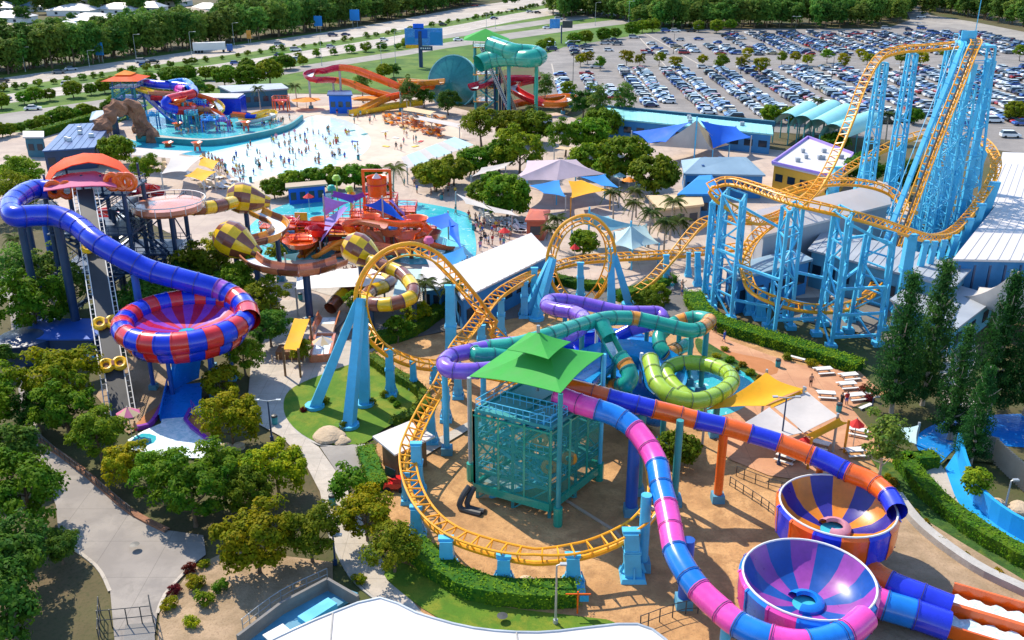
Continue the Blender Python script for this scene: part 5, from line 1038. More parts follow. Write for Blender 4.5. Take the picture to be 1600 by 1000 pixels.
tube_slide('tube_slide', 'green tube slide with amber bands winding behind the green canopy', [(800, 560, 9.0, 'slide_green'), (770, 556, 9.4, None), (748, 556, 9.6, None), (742, 549, 9.6, None), (760, 544, 9.6, None), (800, 540, 9.8, None), (850, 526, 10.2, None), (900, 510, 9.4, None), (945, 498, 8.7, None), (985, 497, 8.2, 'slide_amber'), (1000, 499, 8.0, 'slide_green'), (1040, 508, 7.5, None), (1075, 516, 7.0, None), (1094, 514, 6.7, 'slide_amber'), (1105, 506, 6.4, None), (1108, 500, 6.2, 'slide_green'), (1090, 496, 5.9, None), (1070, 499, 5.6, 'slide_amber'), (1056, 504, 5.3, 'slide_green'), (1040, 514, 4.9, None), (1030, 526, 4.4, None), (1031, 540, 3.8, None), (1040, 552, 3.2, 'slide_amber'), (1056, 546, 2.6, 'slide_green'), (1075, 538, 2.2, None)], .85, ring=2.0, posts=[(8, 0, 'steel_teal', .3), (12.2, 0, 'steel_teal', .3), (14, 0, 'steel_teal', .35), (17.5, 0, 'steel_teal', .3)])
tube_slide('tube_slide', 'short green tube slide with an open mouth and amber band beside the blue funnel', [(940, 504, 9.0, 'slide_green'), (944, 516, 8.4, None), (951, 528, 7.8, '~slide_green'), (960, 545, 6.9, None), (968, 557, 6.3, 'slide_green'), (976, 568, 5.8, 'slide_amber'), (981, 577, 5.4, 'slide_green'), (985, 590, 4.8, None), (980, 600, 4.2, None), (968, 604, 3.6, 'slide_amber'), (960, 604, 3.2, 'slide_green'), (950, 602, 2.6, None)], .92, ring=1.9, posts=[(3, 0, 'steel_teal', .3), (7, 0, 'steel_teal', .3)])
tube_slide('tube_slide', 'lime green tube slide coiling over the turquoise plunge pool', [(1016, 562, 7.4, 'slide_lime'), (1020, 580, 7.0, None), (1026, 598, 6.6, None), (1040, 614, 6.2, None), (1062, 624, 5.8, None), (1092, 626, 5.4, None), (1122, 616, 5.0, None), (1142, 600, 4.7, None), (1140, 586, 4.4, None), (1124, 575, 4.1, None), (1098, 568, 3.8, None), (1068, 567, 3.6, None), (1048, 573, 3.3, None), (1041, 584, 3.0, None), (1050, 600, 2.6, None), (1068, 617, 2.2, None), (1086, 632, 1.8, None), (1090, 646, 1.3, None), (1078, 652, .9, None)], .88, ring=1.9, posts=[(3, 0, 'steel_teal', .3), (6, 0, 'steel_teal', .35), (10, 0, 'steel_teal', .3)])
t = thing('blue_funnel', 'wide bright blue open funnel slide between the green canopy and lime coil', 'water slide', P(975, 600)); b = MB()
sl = spline([P(1040, 590, 3.6), P(1030, 560, 3.8), P(1000, 545, 4.2), P(960, 545, 4.6), P(925, 562, 5.4), P(890, 590, 7.0)], .8)[0]; b.tube(sl, 2.5, 12, a0=math.pi, a1=2 * math.pi, ups=[UZ] * len(sl)); b.tube(sl, 2.4, 12, a0=math.pi, a1=2 * math.pi, ups=[UZ] * len(sl)); b.build('trough', M['slide_sky'], t, True)
b = MB(); sl2 = spline([P(895, 596, 9.0), P(935, 604, 7.2), P(975, 622, 4.5), P(1030, 640, 2.0)], .8)[0]; b.tube(sl2, 1.9, 12, a0=math.pi, a1=2 * math.pi, ups=[UZ] * len(sl2)); b.tube(sl2, 1.82, 12, a0=math.pi, a1=2 * math.pi, ups=[UZ] * len(sl2)); b.build('flume', M['slide_azure'], t, True)
b = MB(); 
for p, q in ((P(850, 515, 3), P(905, 528, 3)), (P(905, 528, 3), P(960, 520, 3))): b.tube([p, p.lerp(q, .5) - V((0, 0, .3)), q], 1.7, 10, a0=math.pi, a1=2 * math.pi, ups=[UZ] * 3)
b.build('side_trough', M['slide_cobalt'], t, True)
for px, py, h in ((960, 590, 5), (1000, 600, 4), (930, 585, 6)): stand(t, P(px, py, 0) + V((0, 0, h)), r=.2, mt='white_paint')
# --- checkered funnel slide
def funnel(label, cx, cy, z, wpx, ang, cat='water slide funnel', elong=1.15):
    """a bulb of alternating yellow and brown panels; ang = direction of the narrow exit in photo degrees"""
    c = P(cx, cy, z); r = wpx / ppm(c) / 2; t = thing('slide_funnel', label, cat, gnd(c)); d = V((math.cos(R(ang)), -.35 * math.sin(R(ang)), -.35 - .25 * math.sin(R(ang)) * 1.0)).normalized(); x = d.cross(UZ).normalized(); y = x.cross(d)
    prof = [(-.95, .18), (-.9, .5), (-.62, .86), (-.2, 1.0), (.25, .93), (.65, .72), (1.05, .46), (1.35, .34)]; NS = 10
    for i in range(len(prof) - 1):
        for k in range(NS):
            vs_ = []
            for u in range(4):
                f = u / 3; q = lerp(prof[i][0], prof[i + 1][0], f) * r * elong; rr = lerp(prof[i][1], prof[i + 1][1], f) * r
                for w_ in range(4):
                    a = 2 * math.pi * (k + w_ / 3) / NS; vs_.append(c + d * q + x * (rr * math.cos(a)) + y * (rr * math.sin(a)))
            b = MB(); b.add(vs_, [(u * 4 + w_, u * 4 + w_ + 1, u * 4 + w_ + 5, u * 4 + w_ + 4) for u in range(3) for w_ in range(3)]); b.build('funnel_panel', M[('slide_mustard', 'slide_brown')[(i // 2 + k) % 2]], t, True)
    b = MB(); b.tube([c - d * r * elong * .95, c - d * r * elong * .93], r * .2, 10); b.build('cap', M['slide_mustard'], t)
    stand(t, c - V((0, 0, r * .8)), r=.38, mt='steel_navy', foot=1.2); return t, c, d, r
funnel('checkered yellow and brown funnel at the top of the snake slide', 382, 310, 11.5, 50, -40)
funnel('checkered yellow and brown funnel at the left, lowest on the snake slide', 366, 376, 9.5, 58, 30)
funnel('checkered yellow and brown funnel at the right, behind the first coaster loop', 562, 391, 8.0, 52, 30)
SN = ['slide_mustard', 'slide_brown']
def snake(label, pts, rad, opened, posts=(), alt=SN, k0=0):
    ctrl = [(x, y, z, ('~' if opened else '') + alt[(i + k0) % 2]) for i, (x, y, z) in enumerate(pts)]
    return tube_slide('snake_slide', label, ctrl, rad, ring=2.6, posts=posts)
snake('closed yellow and brown tube between the slide tower and the top funnel', [(286, 325, 13.0), (303, 326, 12.8), (318, 325, 12.6), (334, 323, 12.4), (350, 320, 12.2), (364, 316, 11.9)], .95, False)
snake('open brown trough bending right below the top funnel', [(400, 326, 10.6), (416, 334, 10.2), (430, 340, 9.9), (438, 350, 9.7), (428, 362, 9.5), (410, 368, 9.4), (392, 372, 9.4)], 1.3, True, alt=['slide_amber', 'slide_brown'], posts=[(2, 0, 'steel_navy', .35)])
snake('long open brown trough between the two lower funnels', [(388, 396, 8.8), (400, 406, 8.5), (416, 412, 8.3), (440, 416, 8.1), (466, 418, 8.0), (494, 415, 7.9), (516, 409, 7.9), (534, 403, 7.9)], 1.25, True, alt=['slide_salmon', 'slide_brown'], posts=[(4.4, 0, 'steel_navy', .5), (1, 0, 'steel_navy', .4)])
snake('closed yellow and brown tube curling behind the first coaster loop', [(580, 408, 7.2), (594, 414, 7.0), (610, 419, 6.8), (626, 426, 6.6), (638, 438, 6.3), (646, 452, 6.0), (643, 464, 5.7), (628, 471, 5.5), (612, 475, 5.3), (594, 476, 5.1), (580, 474, 4.9), (572, 466, 4.6), (580, 455, 4.3), (600, 448, 4.0), (612, 440, 3.7), (600, 434, 3.4), (580, 438, 3.1), (556, 447, 2.8), (538, 458, 2.4), (526, 470, 1.9), (516, 482, 1.4)], .92, False, posts=[(5, 0, 'steel_navy', .35), (10, 0, 'steel_navy', .3)])
snake('open brown run-out trough below the curling tube', [(514, 486, 1.3), (509, 500, 1.0), (505, 514, .9), (501, 530, .8)], 1.5, True, alt=['slide_salmon', 'slide_salmon'])
# --- far rides: red and orange flumes round the teal disc
tube_slide('flume', 'red slide hairpin on the green verge', [(620, 150, 3.0, '~slide_tangerine'), (575, 138, 5.0, None), (545, 126, 7, None), (520, 121, 8.2, '~slide_crimson'), (495, 121, 9.0, None), (482, 116, 9.8, None), (490, 109, 10.5, None), (510, 106, 11.2, None), (530, 102, 11.8, '~slide_orange'), (555, 106, 11.2, None), (590, 119, 9.4, None), (625, 132, 7.4, None), (650, 134, 6.2, None), (640, 142, 5.2, None), (605, 150, 4.0, '~slide_amber'), (560, 172, 1.2, None)], 1.6, ring=5, n=10, sub=3, posts=[(3, 0, 'steel_grey', .3), (5, 0, 'steel_grey', .3), (8, 0, 'steel_grey', .35), (11, 0, 'steel_grey', .3)])
tube_slide('flume', 'orange and yellow slide left of the teal disc', [(690, 124, 9, '~slide_amber'), (660, 126, 8, None), (628, 124, 7, None), (640, 134, 5.5, '~slide_orange'), (680, 132, 5.0, None)], 1.5, ring=5, n=10, sub=3)
tube_slide('flume', 'long yellow slide lane at the back of the beach', [(548, 174, 1.4, '~slide_mustard'), (590, 166, 1.8, None), (630, 160, 2.2, None), (660, 156, 2.8, None)], 1.6, ring=6, n=10, sub=3)
tube_slide('flume', 'red and orange slide bending right of the teal ride', [(740, 132, 9.5, '~slide_crimson'), (790, 120, 9.0, None), (836, 120, 8.5, None), (812, 126, 7.5, '~slide_red'), (800, 134, 6.8, None), (822, 148, 5.2, None), (850, 158, 4.0, '~slide_tangerine'), (880, 158, 3.6, None), (893, 150, 3.4, None), (880, 148, 3.2, None), (850, 152, 2.8, '~slide_orange'), (810, 158, 2.4, None), (790, 164, 1.6, None)], 1.7, ring=5, n=10, sub=3, posts=[(2, 0, 'steel_teal', .4), (7, 0, 'timber', .35), (8, 0, 'timber', .35)])
# teal disc (back of the giant funnel)
def disc():
    Y = P(706, 166, 0).y; c = D(707, 128, Y + 6); r = 41 / ppm(c); t = thing('giant_funnel', 'huge teal disc backed funnel slide behind the beach', 'water slide', gnd(c)); n = V((-.35, -1, .28)).normalized(); x = n.cross(UZ).normalized(); y = x.cross(n)
    def surf(prof, nm, mt, a0, a1, m):
        vs_ = []
        for rr, q in prof:
            for j in range(m + 1):
                a = a0 + (a1 - a0) * j / m; vs_.append(c + n * q + x * (rr * r * math.cos(a)) + y * (rr * r * math.sin(a)))
        b = MB(); b.add(vs_, [(i * (m + 1) + j, i * (m + 1) + j + 1, (i + 1) * (m + 1) + j + 1, (i + 1) * (m + 1) + j) for i in range(len(prof) - 1) for j in range(m)]); b.build(nm, M[mt], t, True)
    K = 16
    for k in range(K): surf([(.06, 1.8), (.35, 1.4), (.7, .7), (.985, 0)], 'disc_panel', 'slide_teal', k * 2 * math.pi / K + .012, (k + 1) * 2 * math.pi / K - .012, 3)
    surf([(.0, 1.7), (.35, 1.3), (.7, .6), (.99, -.1)], 'backing', 'steel_teal', 0, 2 * math.pi, 40)
    surf([(.98, .1), (1.02, .15), (1.02, -1.0)], 'rim', 'aqua_roof', 0, 2 * math.pi, 40); surf([(1.0, -1), (.75, -4), (.35, -9)], 'cone', 'slide_teal', 0, 2 * math.pi, 24)
    for s in (-.7, 0, .7): b = MB(); q = c + x * (s * r) - n * 2; b.cyl((q.x, q.y, 0), (q.x, q.y, q.z), .5, 8); b.build('support_post', M['steel_teal'], t)
disc()
tube_slide('tube_slide', 'thick green tube slide curving right from the green roofed far tower', [(768, 70, 19.6, 'slide_green'), (785, 76, 19.0, None), (805, 82, 18.4, None), (830, 84, 18, None), (842, 88, 17.6, None), (828, 92, 17.2, None), (795, 90, 16.8, None), (765, 93, 16, None), (748, 100, 15, None)], 2.3, ring=3.2, n=14, sub=2.5, posts=[(3.4, 0, 'slide_green', .5), (6, 0, 'steel_teal', .5)])
# far tower
def platform_tower(name, label, cx, cy, ztop, wx, wy, levels, mt, deck, cat='slide tower', legs=None):
    c = P(cx, cy, 0); t = thing(name, label, cat, c)
    L = [(i * wx / 2, j * wy / 2) for i in (-1, 1) for j in (-1, 1)] + [(0, -wy / 2), (0, wy / 2)]
    for i, j in L: b = MB(); b.cyl((c.x + i, c.y + j, 0), (c.x + i, c.y + j, ztop), .32, 8); b.build('leg', M[mt], t, True)
    for k in range(1, levels + 1):
        z = ztop * k / levels; b = MB(); b.box((c.x, c.y, z), (wx + 1, wy + 1, .25)); f = b.build('deck', M[deck], t); b = MB()
        for i, j, l, ax in ((0, -1, wx, 0), (0, 1, wx, 0), (-1, 0, wy, 1), (1, 0, wy, 1)):
            p = V((c.x + i * (wx / 2 + .45), c.y + j * (wy / 2 + .45), z)); d = V((1, 0, 0)) if ax == 0 else V((0, 1, 0))
            for hh in (.55, 1.1): b.beam(p - d * l / 2 + V((0, 0, hh)), p + d * l / 2 + V((0, 0, hh)), .07)
            m = max(2, int(l / 1.3))
            for q in range(m + 1): e = p - d * (l / 2) + d * (l * q / m); b.beam(e, e + V((0, 0, 1.1)), .06)
        b.build('railing', M[mt], f); z0 = ztop * (k - 1) / levels; s = 1 if k % 2 else -1; b = MB(); m = 10
        for q in range(m): p = V((c.x + s * (-wx * .35 + wx * .7 * q / m), c.y - wy / 2 - .9, z0 + (z - z0) * (q + .8) / m)); b.box(p, (wx * .09, 1.1, .1))
        for dy in (-.6, .6): b.beam((c.x - s * wx * .4, c.y - wy / 2 - .9 + dy, z0 + .3), (c.x + s * wx * .4, c.y - wy / 2 - .9 + dy, z + .3), .1, .3); b.beam((c.x - s * wx * .4, c.y - wy / 2 - .9 + dy, z0 + 1.3), (c.x + s * wx * .4, c.y - wy / 2 - .9 + dy, z + 1.3), .07)
        b.build('stairs', M[mt], t)
        b = MB()
        for sy in (-1, 1):
            b.beam((c.x - wx / 2, c.y + sy * wy / 2, z0), (c.x + wx / 2, c.y + sy * wy / 2, z), .13); b.beam((c.x + sy * wx / 2, c.y + wy / 2, z0), (c.x + sy * wx / 2, c.y - wy / 2, z), .13)
        b.build('brace', M[mt], t)
    return t, c
def canopy_pts(name, mats, rings, parent, thick=.0): pass
t, c = platform_tower('slide_tower', 'tall teal slide tower with light green roof beyond the beach', 760, 176, 18.4, 6, 6, 5, 'steel_teal', 'slide_amber')
b = MB(); z = 20.4; b.add([(c.x - 6, c.y - 5, z), (c.x + 6.5, c.y - 5, z - .6), (c.x + 6.5, c.y + 5, z - .6), (c.x - 6, c.y + 5, z), (c.x, c.y, z + 2.6)], [(0, 1, 4), (1, 2, 4), (2, 3, 4), (3, 0, 4)]); b.build('roof', M['sail_green'], t)
def conveyor(label, a, e, wd, mt, rail, steps=30, posts=3, group=None):
    A, E = a, e; t = thing('raft_conveyor', label, 'conveyor', gnd(A)); d = (E - A).normalized(); x = V((d.y, -d.x, 0)).normalized(); up = x.cross(d)
    if up.z < 0: up = -up
    b = MB(); b.beam(A, E, wd, .35); b.build('belt', M[mt], t)
    for s in (-1, 1):
        b = MB(); o = x * (s * (wd / 2 + .55))
        for zz in (.0, .95): b.beam(A + o + up * zz, E + o + up * zz, .09)
        b.beam(A + x * (s * (wd / 2 + .06)) + up * .2, E + x * (s * (wd / 2 + .06)) + up * .2, .12)
        for q in range(steps + 1): p = A.lerp(E, q / steps); b.beam(p + o, p + o + up * .95, .06); b.beam(p + o, p + x * (s * wd / 2), .06)
        b.build('railing', M[rail], t)
    for q in range(posts): p = A.lerp(E, (q + 1) / (posts + .6)); b = MB(); b.cyl((p.x, p.y, 0), (p.x, p.y, p.z - .2), .3, 8); b.build('support_post', M['steel_navy'], t)
    return t, A, E, up
conveyor('steep white sided raft conveyor up the teal far tower', P(798, 178, .5), D(752, 74, P(760, 176).y - 3), 2.4, 'steel_navy', 'white_paint', 40, 3)
conveyor('second raft conveyor with pink sides right of the white sided one', P(806, 176, .5), D(776, 96, P(760, 176).y - 2), 2.0, 'steel_navy', 'sail_cream', 30, 3)
# --- left tower
lt, lc = platform_tower('slide_tower', 'navy slide tower under the orange and pink canopies at the left', 178, 470, 16.6, 10.5, 7, 3, 'steel_navy', 'steel_navy')
lt2, lc2 = platform_tower('slide_tower', 'lower navy slide tower with a round brown deck', 252, 452, 13, 8, 6, 2, 'steel_navy', 'steel_navy')
b = MB(); cc2 = P(262, 318, 14); b.lathe((cc2.x, cc2.y, 13.1), [(0, 1.2), (4.6, .9), (4.9, .4), (4.6, 0), (2, -.6)][::-1], 28); b.build('round_deck', M['slide_salmon'], lt2, True); b = MB(); b.tube([V((cc2.x + 5.1 * math.cos(k * .2618), cc2.y + 5.1 * math.sin(k * .2618), 14.6)) for k in range(24)], .08, 5, closed=True)
for k in range(16): a = k * .3927; b.beam((cc2.x + 5.1 * math.cos(a), cc2.y + 5.1 * math.sin(a), 13.4), (cc2.x + 5.1 * math.cos(a), cc2.y + 5.1 * math.sin(a), 14.6), .07)
b.build('deck_railing', M['white_paint'], lt2)
ct, A, E, up = conveyor('long steep raft conveyor rising to the left slide tower, with grey ladder sides', P(190, 652, .4), D(133, 297, lc.y - 4.6), 1.9, 'steel_dark', 'white_paint', 46, 4)
for k, f in enumerate((.19, .36, .70)):
    p = A.lerp(E, f) + up * .45; d = (E - A).normalized(); x = V((d.y, -d.x, 0)).normalized(); t = thing('double_raft', ('lowest', 'middle', 'upper')[k] + ' yellow double raft riding the steep conveyor', 'raft', p)
    for s in (-1, 1):
        q = p + d * (s * .0) + x * (s * .72); b = MB(); b.tube([q + x * (.62 * math.cos(a)) + d * (.72 * math.sin(a)) for a in [i * 2 * math.pi / 18 for i in range(18)]], .3, 8, closed=True); b.build('ring', M['slide_mustard'], t, True)
        b = MB(); b.add([q + x * (.4 * math.cos(a)) + d * (.5 * math.sin(a)) + up * .02 for a in [i * 2 * math.pi / 12 for i in range(12)]], [tuple(range(12))]); b.build('seat', M['timber'], t)
    b = MB(); b.beam(p - d * .35 + up * .28, p + d * .35 + up * .28, .3, .12); b.build('handle', M['slide_brown'], t)
# orange crescent canopy and pink canopy on the left tower
def loft(name, mt, rows, parent, cat=None, label=None, thick=.12):
    """surface through rows of points, given a little thickness"""
    n, m = len(rows), len(rows[0]); vs_ = [p for r_ in rows for p in r_]; f = [(i * m + j, i * m + j + 1, (i + 1) * m + j + 1, (i + 1) * m + j) for i in range(n - 1) for j in range(m - 1)]
    b = MB(); b.add(vs_, f); b.add([(p[0], p[1], p[2] - thick) for p in vs_], [q[::-1] for q in f]); return b.build(name, M[mt], parent, True)
def arch(name, mt, parent, pxs, Y0, Y1, dz=0.0):
    """pxs: top edge pixels seen at depth Y1 (back), front edge at Y0 a little lower"""
    r0, r1, r2 = [], [], []
    for (x, y, x2, y2) in pxs:
        a = D(x, y, Y1); e = D(x2, y2, Y0); r0.append(a); r2.append(e); mid = a.lerp(e, .5) + V((0, 0, dz)); r1.append(mid)
    return loft(name, mt, [r0, r1, r2], parent)
Yl = lc.y
arch('orange_canopy', 'sail_orange', lt, [(68, 285, 76, 284), (78, 262, 88, 268), (100, 247, 112, 258), (130, 239, 138, 253), (160, 240, 160, 256), (188, 252, 184, 264), (206, 272, 200, 276), (213, 284, 210, 284)], Yl - 3.5, Yl + 3.0, .5)
arch('pink_canopy', 'sail_pink', lt, [(70, 284, 68, 298), (88, 276, 84, 296), (112, 270, 110, 292), (148, 267, 142, 290), (176, 276, 166, 290), (184, 288, 182, 292)], Yl - 6, Yl - 1.0, .4)
b = MB()
for i, j in ((-5, -3.3), (5, -3.3), (-5, 3.3), (5, 3.3), (0, -3.4), (2.5, -3.4)): b = MB(); b.cyl((lc.x + i, lc.y + j, 16.5), (lc.x + i, lc.y + j, 19.2), .16, 6); b.build('canopy_post', M['steel_navy'], lt)
for k, (x, y) in enumerate(((176, 284), (190, 284), (200, 284), (84, 296), (104, 297))):
    p = D(x, y, Yl - 4.6); b = MB(); b.tube([p + V((.9 * math.cos(a), 0, .95 * math.sin(a))) for a in [i * 2 * math.pi / 14 for i in range(14)]], .38, 7, closed=True); b.build('start_tube', M['slide_orange'], lt, True)
tube_slide('flume', 'crimson slide behind the orange canopy', [(200, 290, 15.5, '~slide_red'), (226, 288, 14.4, None), (254, 296, 13.2, None)], 1.5, ring=4, n=10, posts=[(1, 0, 'steel_navy', .3)])
tube_slide('flume', 'red and white slide coil under the left tower deck', [(150, 335, 9, '~slide_red'), (175, 345, 8, None), (196, 338, 7.4, '~white_paint'), (180, 326, 7, '~slide_red'), (150, 330, 6, None), (130, 345, 5, None)], 1.2, ring=4, n=10, posts=[(2, 0, 'steel_navy', .3)])
for px, py, h, mt in [(64, 452, 12.5, 'steel_navy'), (92, 462, 11, 'steel_deep_blue'), (104, 470, 10, 'steel_navy'), (180, 470, 12, 'steel_navy'), (222, 440, 12, 'steel_navy'), (280, 425, 12, 'steel_navy'), (176, 500, 14, 'steel_navy')]:
    stand(lt, P(px, py, 0) + V((0, 0, h)), mt=mt, r=.45)
b = MB(); 
for a, e in (((230, 340, 8), (180, 380, 6)), ((238, 345, 8), (186, 388, 6)), ((70, 560, 0.5), (112, 548, .5)), ((70, 566, 0.5), (112, 556, .5))): b.beam(P(*a), P(*e), .25, .5)
b.build('walkway', M['steel_grey'], lt)
# ================================================================== GREEN TOWER
M['mesh_green'] = mat('mesh_green', (.02, .24, .20), .7, .2, 1.0)
def netting(name, col, op):
    m, nt, bs = base_mat(name); bs.inputs['Base Color'].default_value = (*col, 1); bs.inputs['Roughness'].default_value = .8; tp = nt.nodes.new('ShaderNodeBsdfTransparent'); mx = nt.nodes.new('ShaderNodeMixShader'); mx.inputs[0].default_value = op
    nt.links.new(tp.outputs[0], mx.inputs[1]); nt.links.new(bs.outputs[0], mx.inputs[2]); nt.links.new(mx.outputs[0], nt.nodes['Material Output'].inputs[0]); M[name] = m
netting('green_netting', (.025, .36, .27), .42)
A0 = P(742, 742, 0); GX = A0
g0, g1, g3 = P(752, 776, 0), P(880, 806, 0), P(742, 715, 0); 
# plan: front-left, front-right, back-right, back-left at ground level
FL, FR, BR, BL = P(746, 778, 0), P(858, 810, 0), P(936, 748, 0), P(832, 718, 0)
gt = thing('slide_tower', 'green slide tower wrapped in green netting under a two tier green canopy', 'slide tower', (FL + FR + BR + BL) / 4)
cor = [FL, FR, BR, BL]; ctr = sum(cor, V((0, 0, 0))) / 4; HT = 9.3
def at(i, j, z): a = FL.lerp(FR, i); d = BL.lerp(BR, i); p = a.lerp(d, j); return V((p.x, p.y, z))
for i in (0, .5, 1):
    for j in (0, .5, 1):
        b = MB(); b.beam(at(i, j, 0), at(i, j, HT), .3, .3); b.build('column', M['steel_teal'], gt)
for lv in range(1, 4):
    z = HT * lv / 3; b = MB()
    for j in (0, .5, 1): b.beam(at(0, j, z), at(1, j, z), .2, .3)
    for i in (0, .5, 1): b.beam(at(i, 0, z), at(i, 1, z), .2, .3)
    b.build('floor_beam', M['steel_teal'], gt)
    b = MB(); b.add([at(.5 if lv < 3 else 0, .35 if lv < 3 else 0, z), at(1, .35 if lv < 3 else 0, z), at(1, 1, z), at(.5 if lv < 3 else 0, 1, z)], [(0, 1, 2, 3)]); dk = b.build('deck', M['steel_teal'], gt)
    b = MB()
    for h in (.55, 1.1):
        for a, e in (((0, 0), (1, 0)), ((0, 0), (0, 1)), ((1, 0), (1, 1)), ((.1, .3), (1, .3))): b.beam(at(*a, z + h), at(*e, z + h), .07)
    for q in range(12): b.beam(at(q / 11, 0, z), at(q / 11, 0, z + 1.1), .06); b.beam(at(q / 11, .3, z), at(q / 11, .3, z + 1.1), .06)
    b.build('railing', M['steel_blue'], dk)
    z0 = HT * (lv - 1) / 3; s0, s1 = (.12, .88) if lv % 2 else (.88, .12); b = MB(); m = 13
    for q in range(m): f = lerp(s0, s1, (q + .5) / m); p0, p1 = at(f, .06, z0 + (z - z0) * (q + 1) / m), at(f, .26, z0 + (z - z0) * (q + 1) / m); b.beam(p0, p1, .32, .07)
    for jj in (.05, .27):
        b.beam(at(s0, jj, z0 + .1), at(s1, jj, z + .1), .1, .34); b.beam(at(s0, jj, z0 + 1.2), at(s1, jj, z + 1.2), .07)
        for q in range(9): f = q / 8; b.beam(at(lerp(s0, s1, f), jj, lerp(z0, z, f)), at(lerp(s0, s1, f), jj, lerp(z0, z, f) + 1.2), .05)
    b.build('stairs', M['steel_blue'], gt)
    b = MB()
    for a, e in ((0, .5), (.5, 1)):
        b.beam(at(a, 0, z0), at(e, 0, z), .13) if lv % 2 else b.beam(at(e, 0, z0), at(a, 0, z), .13); b.beam(at(a, 1, z), at(e, 1, z0), .13)
    b.beam(at(0, 0, z0), at(0, .5, z), .13); b.beam(at(0, .5, z), at(0, 1, z0), .13); b.beam(at(1, 0, z), at(1, .5, z0), .13)
    b.build('brace', M['steel_teal'], gt)
for a, e in (((0, 0), (1, 0)), ((0, 0), (0, 1)), ((1, 0), (1, 1)), ((0, 1), (1, 1))):
    m = 3
    for k in range(m):
        p, q = at(lerp(a[0], e[0], k / m), lerp(a[1], e[1], k / m), 0), at(lerp(a[0], e[0], (k + 1) / m), lerp(a[1], e[1], (k + 1) / m), 0)
        for v in (p, q): v += (v - V((ctr.x, ctr.y, 0))).normalized() * .25
        b = MB(); b.add([(p.x, p.y, 1.6), (q.x, q.y, 1.6), (q.x, q.y, 8.9), (p.x, p.y, 8.9)], [(0, 1, 2, 3)]); b.build('net_panel', M['green_netting'], gt)
        b = MB(); b.beam((p.x, p.y, 1.2), (p.x, p.y, 9.2), .2); b.build('net_post', M['slide_green'], gt)
b = MB()
for k in range(4):
    p, q = [(v + (v - V((ctr.x, ctr.y, 0))).normalized() * .3) for v in (cor[k], cor[(k + 1) % 4])]; b = MB(); b.beam((p.x, p.y, 1.35), (q.x, q.y, 1.35), .3, .8); b.build('skirt', M['slide_green'], gt); b = MB(); b.beam((p.x, p.y, 8.9), (q.x, q.y, 8.9), .16); b.build('top_rail', M['slide_green'], gt)
b = MB(); p = at(.05, .12, 0); b.box((p.x, p.y, .7), (2.0, 1.6, 1.4)); b.build('pump_plinth', M['boulder'], gt)
b = MB(); b.tube(spline([at(.02, -.15, 2.0), at(.0, -.25, 1.2), at(.02, -.3, .3), at(.3, -.3, .25)], .3)[0], .28, 8); b.tube(spline([at(.06, -.12, 1.9), at(.05, -.2, 1.0), at(.07, -.24, .3), at(.3, -.24, .25)], .3)[0], .28, 8); b.build('water_pipe', M['steel_dark'], gt, True)
for k, (i, j, z) in enumerate(((.72, .2, 6.8), (.86, .18, 4.4), (.97, .4, 4.6))):
    p = at(i, j, z); b = MB(); b.tube([p + V((.55 * math.cos(a), 0, .55 * math.sin(a))) for a in [q * 2 * math.pi / 14 for q in range(14)]], .24, 7, closed=True); b.build('stored_ring', M['slide_amber'], gt, True)
# floor panels seen at the foot of the netting
b = MB(); b.add([at(.05, .05, 1.7), at(.5, .05, 1.7), at(.5, .6, 1.7), at(.05, .6, 1.7)], [(0, 1, 2, 3)]); b.build('foot_screen', M['sail_paleaqua'], gt)
# two tier canopy
Yc = P(850, 770, 0).y
def tier(pk, corners, name, sag=.35):
    """pk and corners: (px,py,Y) points; a stretched four sided canopy with drooping edges"""
    p = D(*pk); cs = [D(*c) for c in corners]; n = 8
    for k in range(len(cs)):
        a, e = cs[k], cs[(k + 1) % len(cs)]; rows = []
        for u in range(n + 1):
            f = u / n; row = []
            for w_ in range(n + 1):
                g = w_ / n; edge = a.lerp(e, g); mid = (cs[0] + cs[1] + cs[2] + cs[3]) / 4; edge = edge + (mid - edge) * (.06 * math.sin(math.pi * g)) * V((1, 1, 0)).length * .5
                q = p.lerp(edge, f); row.append(V((q.x, q.y, q.z - sag * 4 * f * (1 - f) * .6 + sag * .3 * math.sin(math.pi * g) * f)))
            rows.append(row)
        loft(name, 'sail_green', rows, gt, thick=.05)
tier((855, 534, 79.5), [(733, 588, 80), (876, 614, 72.3), (944, 552, 80), (806, 537, 86)], 'canopy_panel', .5)
tier((841, 518, 79.5), [(792, 546, 79.5), (857, 561, 75.5), (892, 534, 79.8), (826, 519, 83.5)], 'upper_canopy_panel', .2)
p = D(841, 518, 79.5); b = MB(); b.cyl((p.x, p.y, 10), (p.x, p.y, p.z + .6), .16, 8); b.build('mast', M['steel_grey'], gt)
for px, py, Y, mt in ((733, 590, 80, 'steel_grey'), (876, 615, 72.4, 'steel_teal'), (944, 553, 80, 'steel_blue')):
    q = D(px, py, Y); b = MB(); b.cyl((q.x, q.y, 0), (q.x, q.y, q.z), .22, 8); o = b.build('canopy_post', M[mt], gt, True); b = MB(); b.cyl((q.x, q.y, 0), (q.x, q.y, 2.0), .42, 8); b.build('post_pad', M['slide_green'], o)
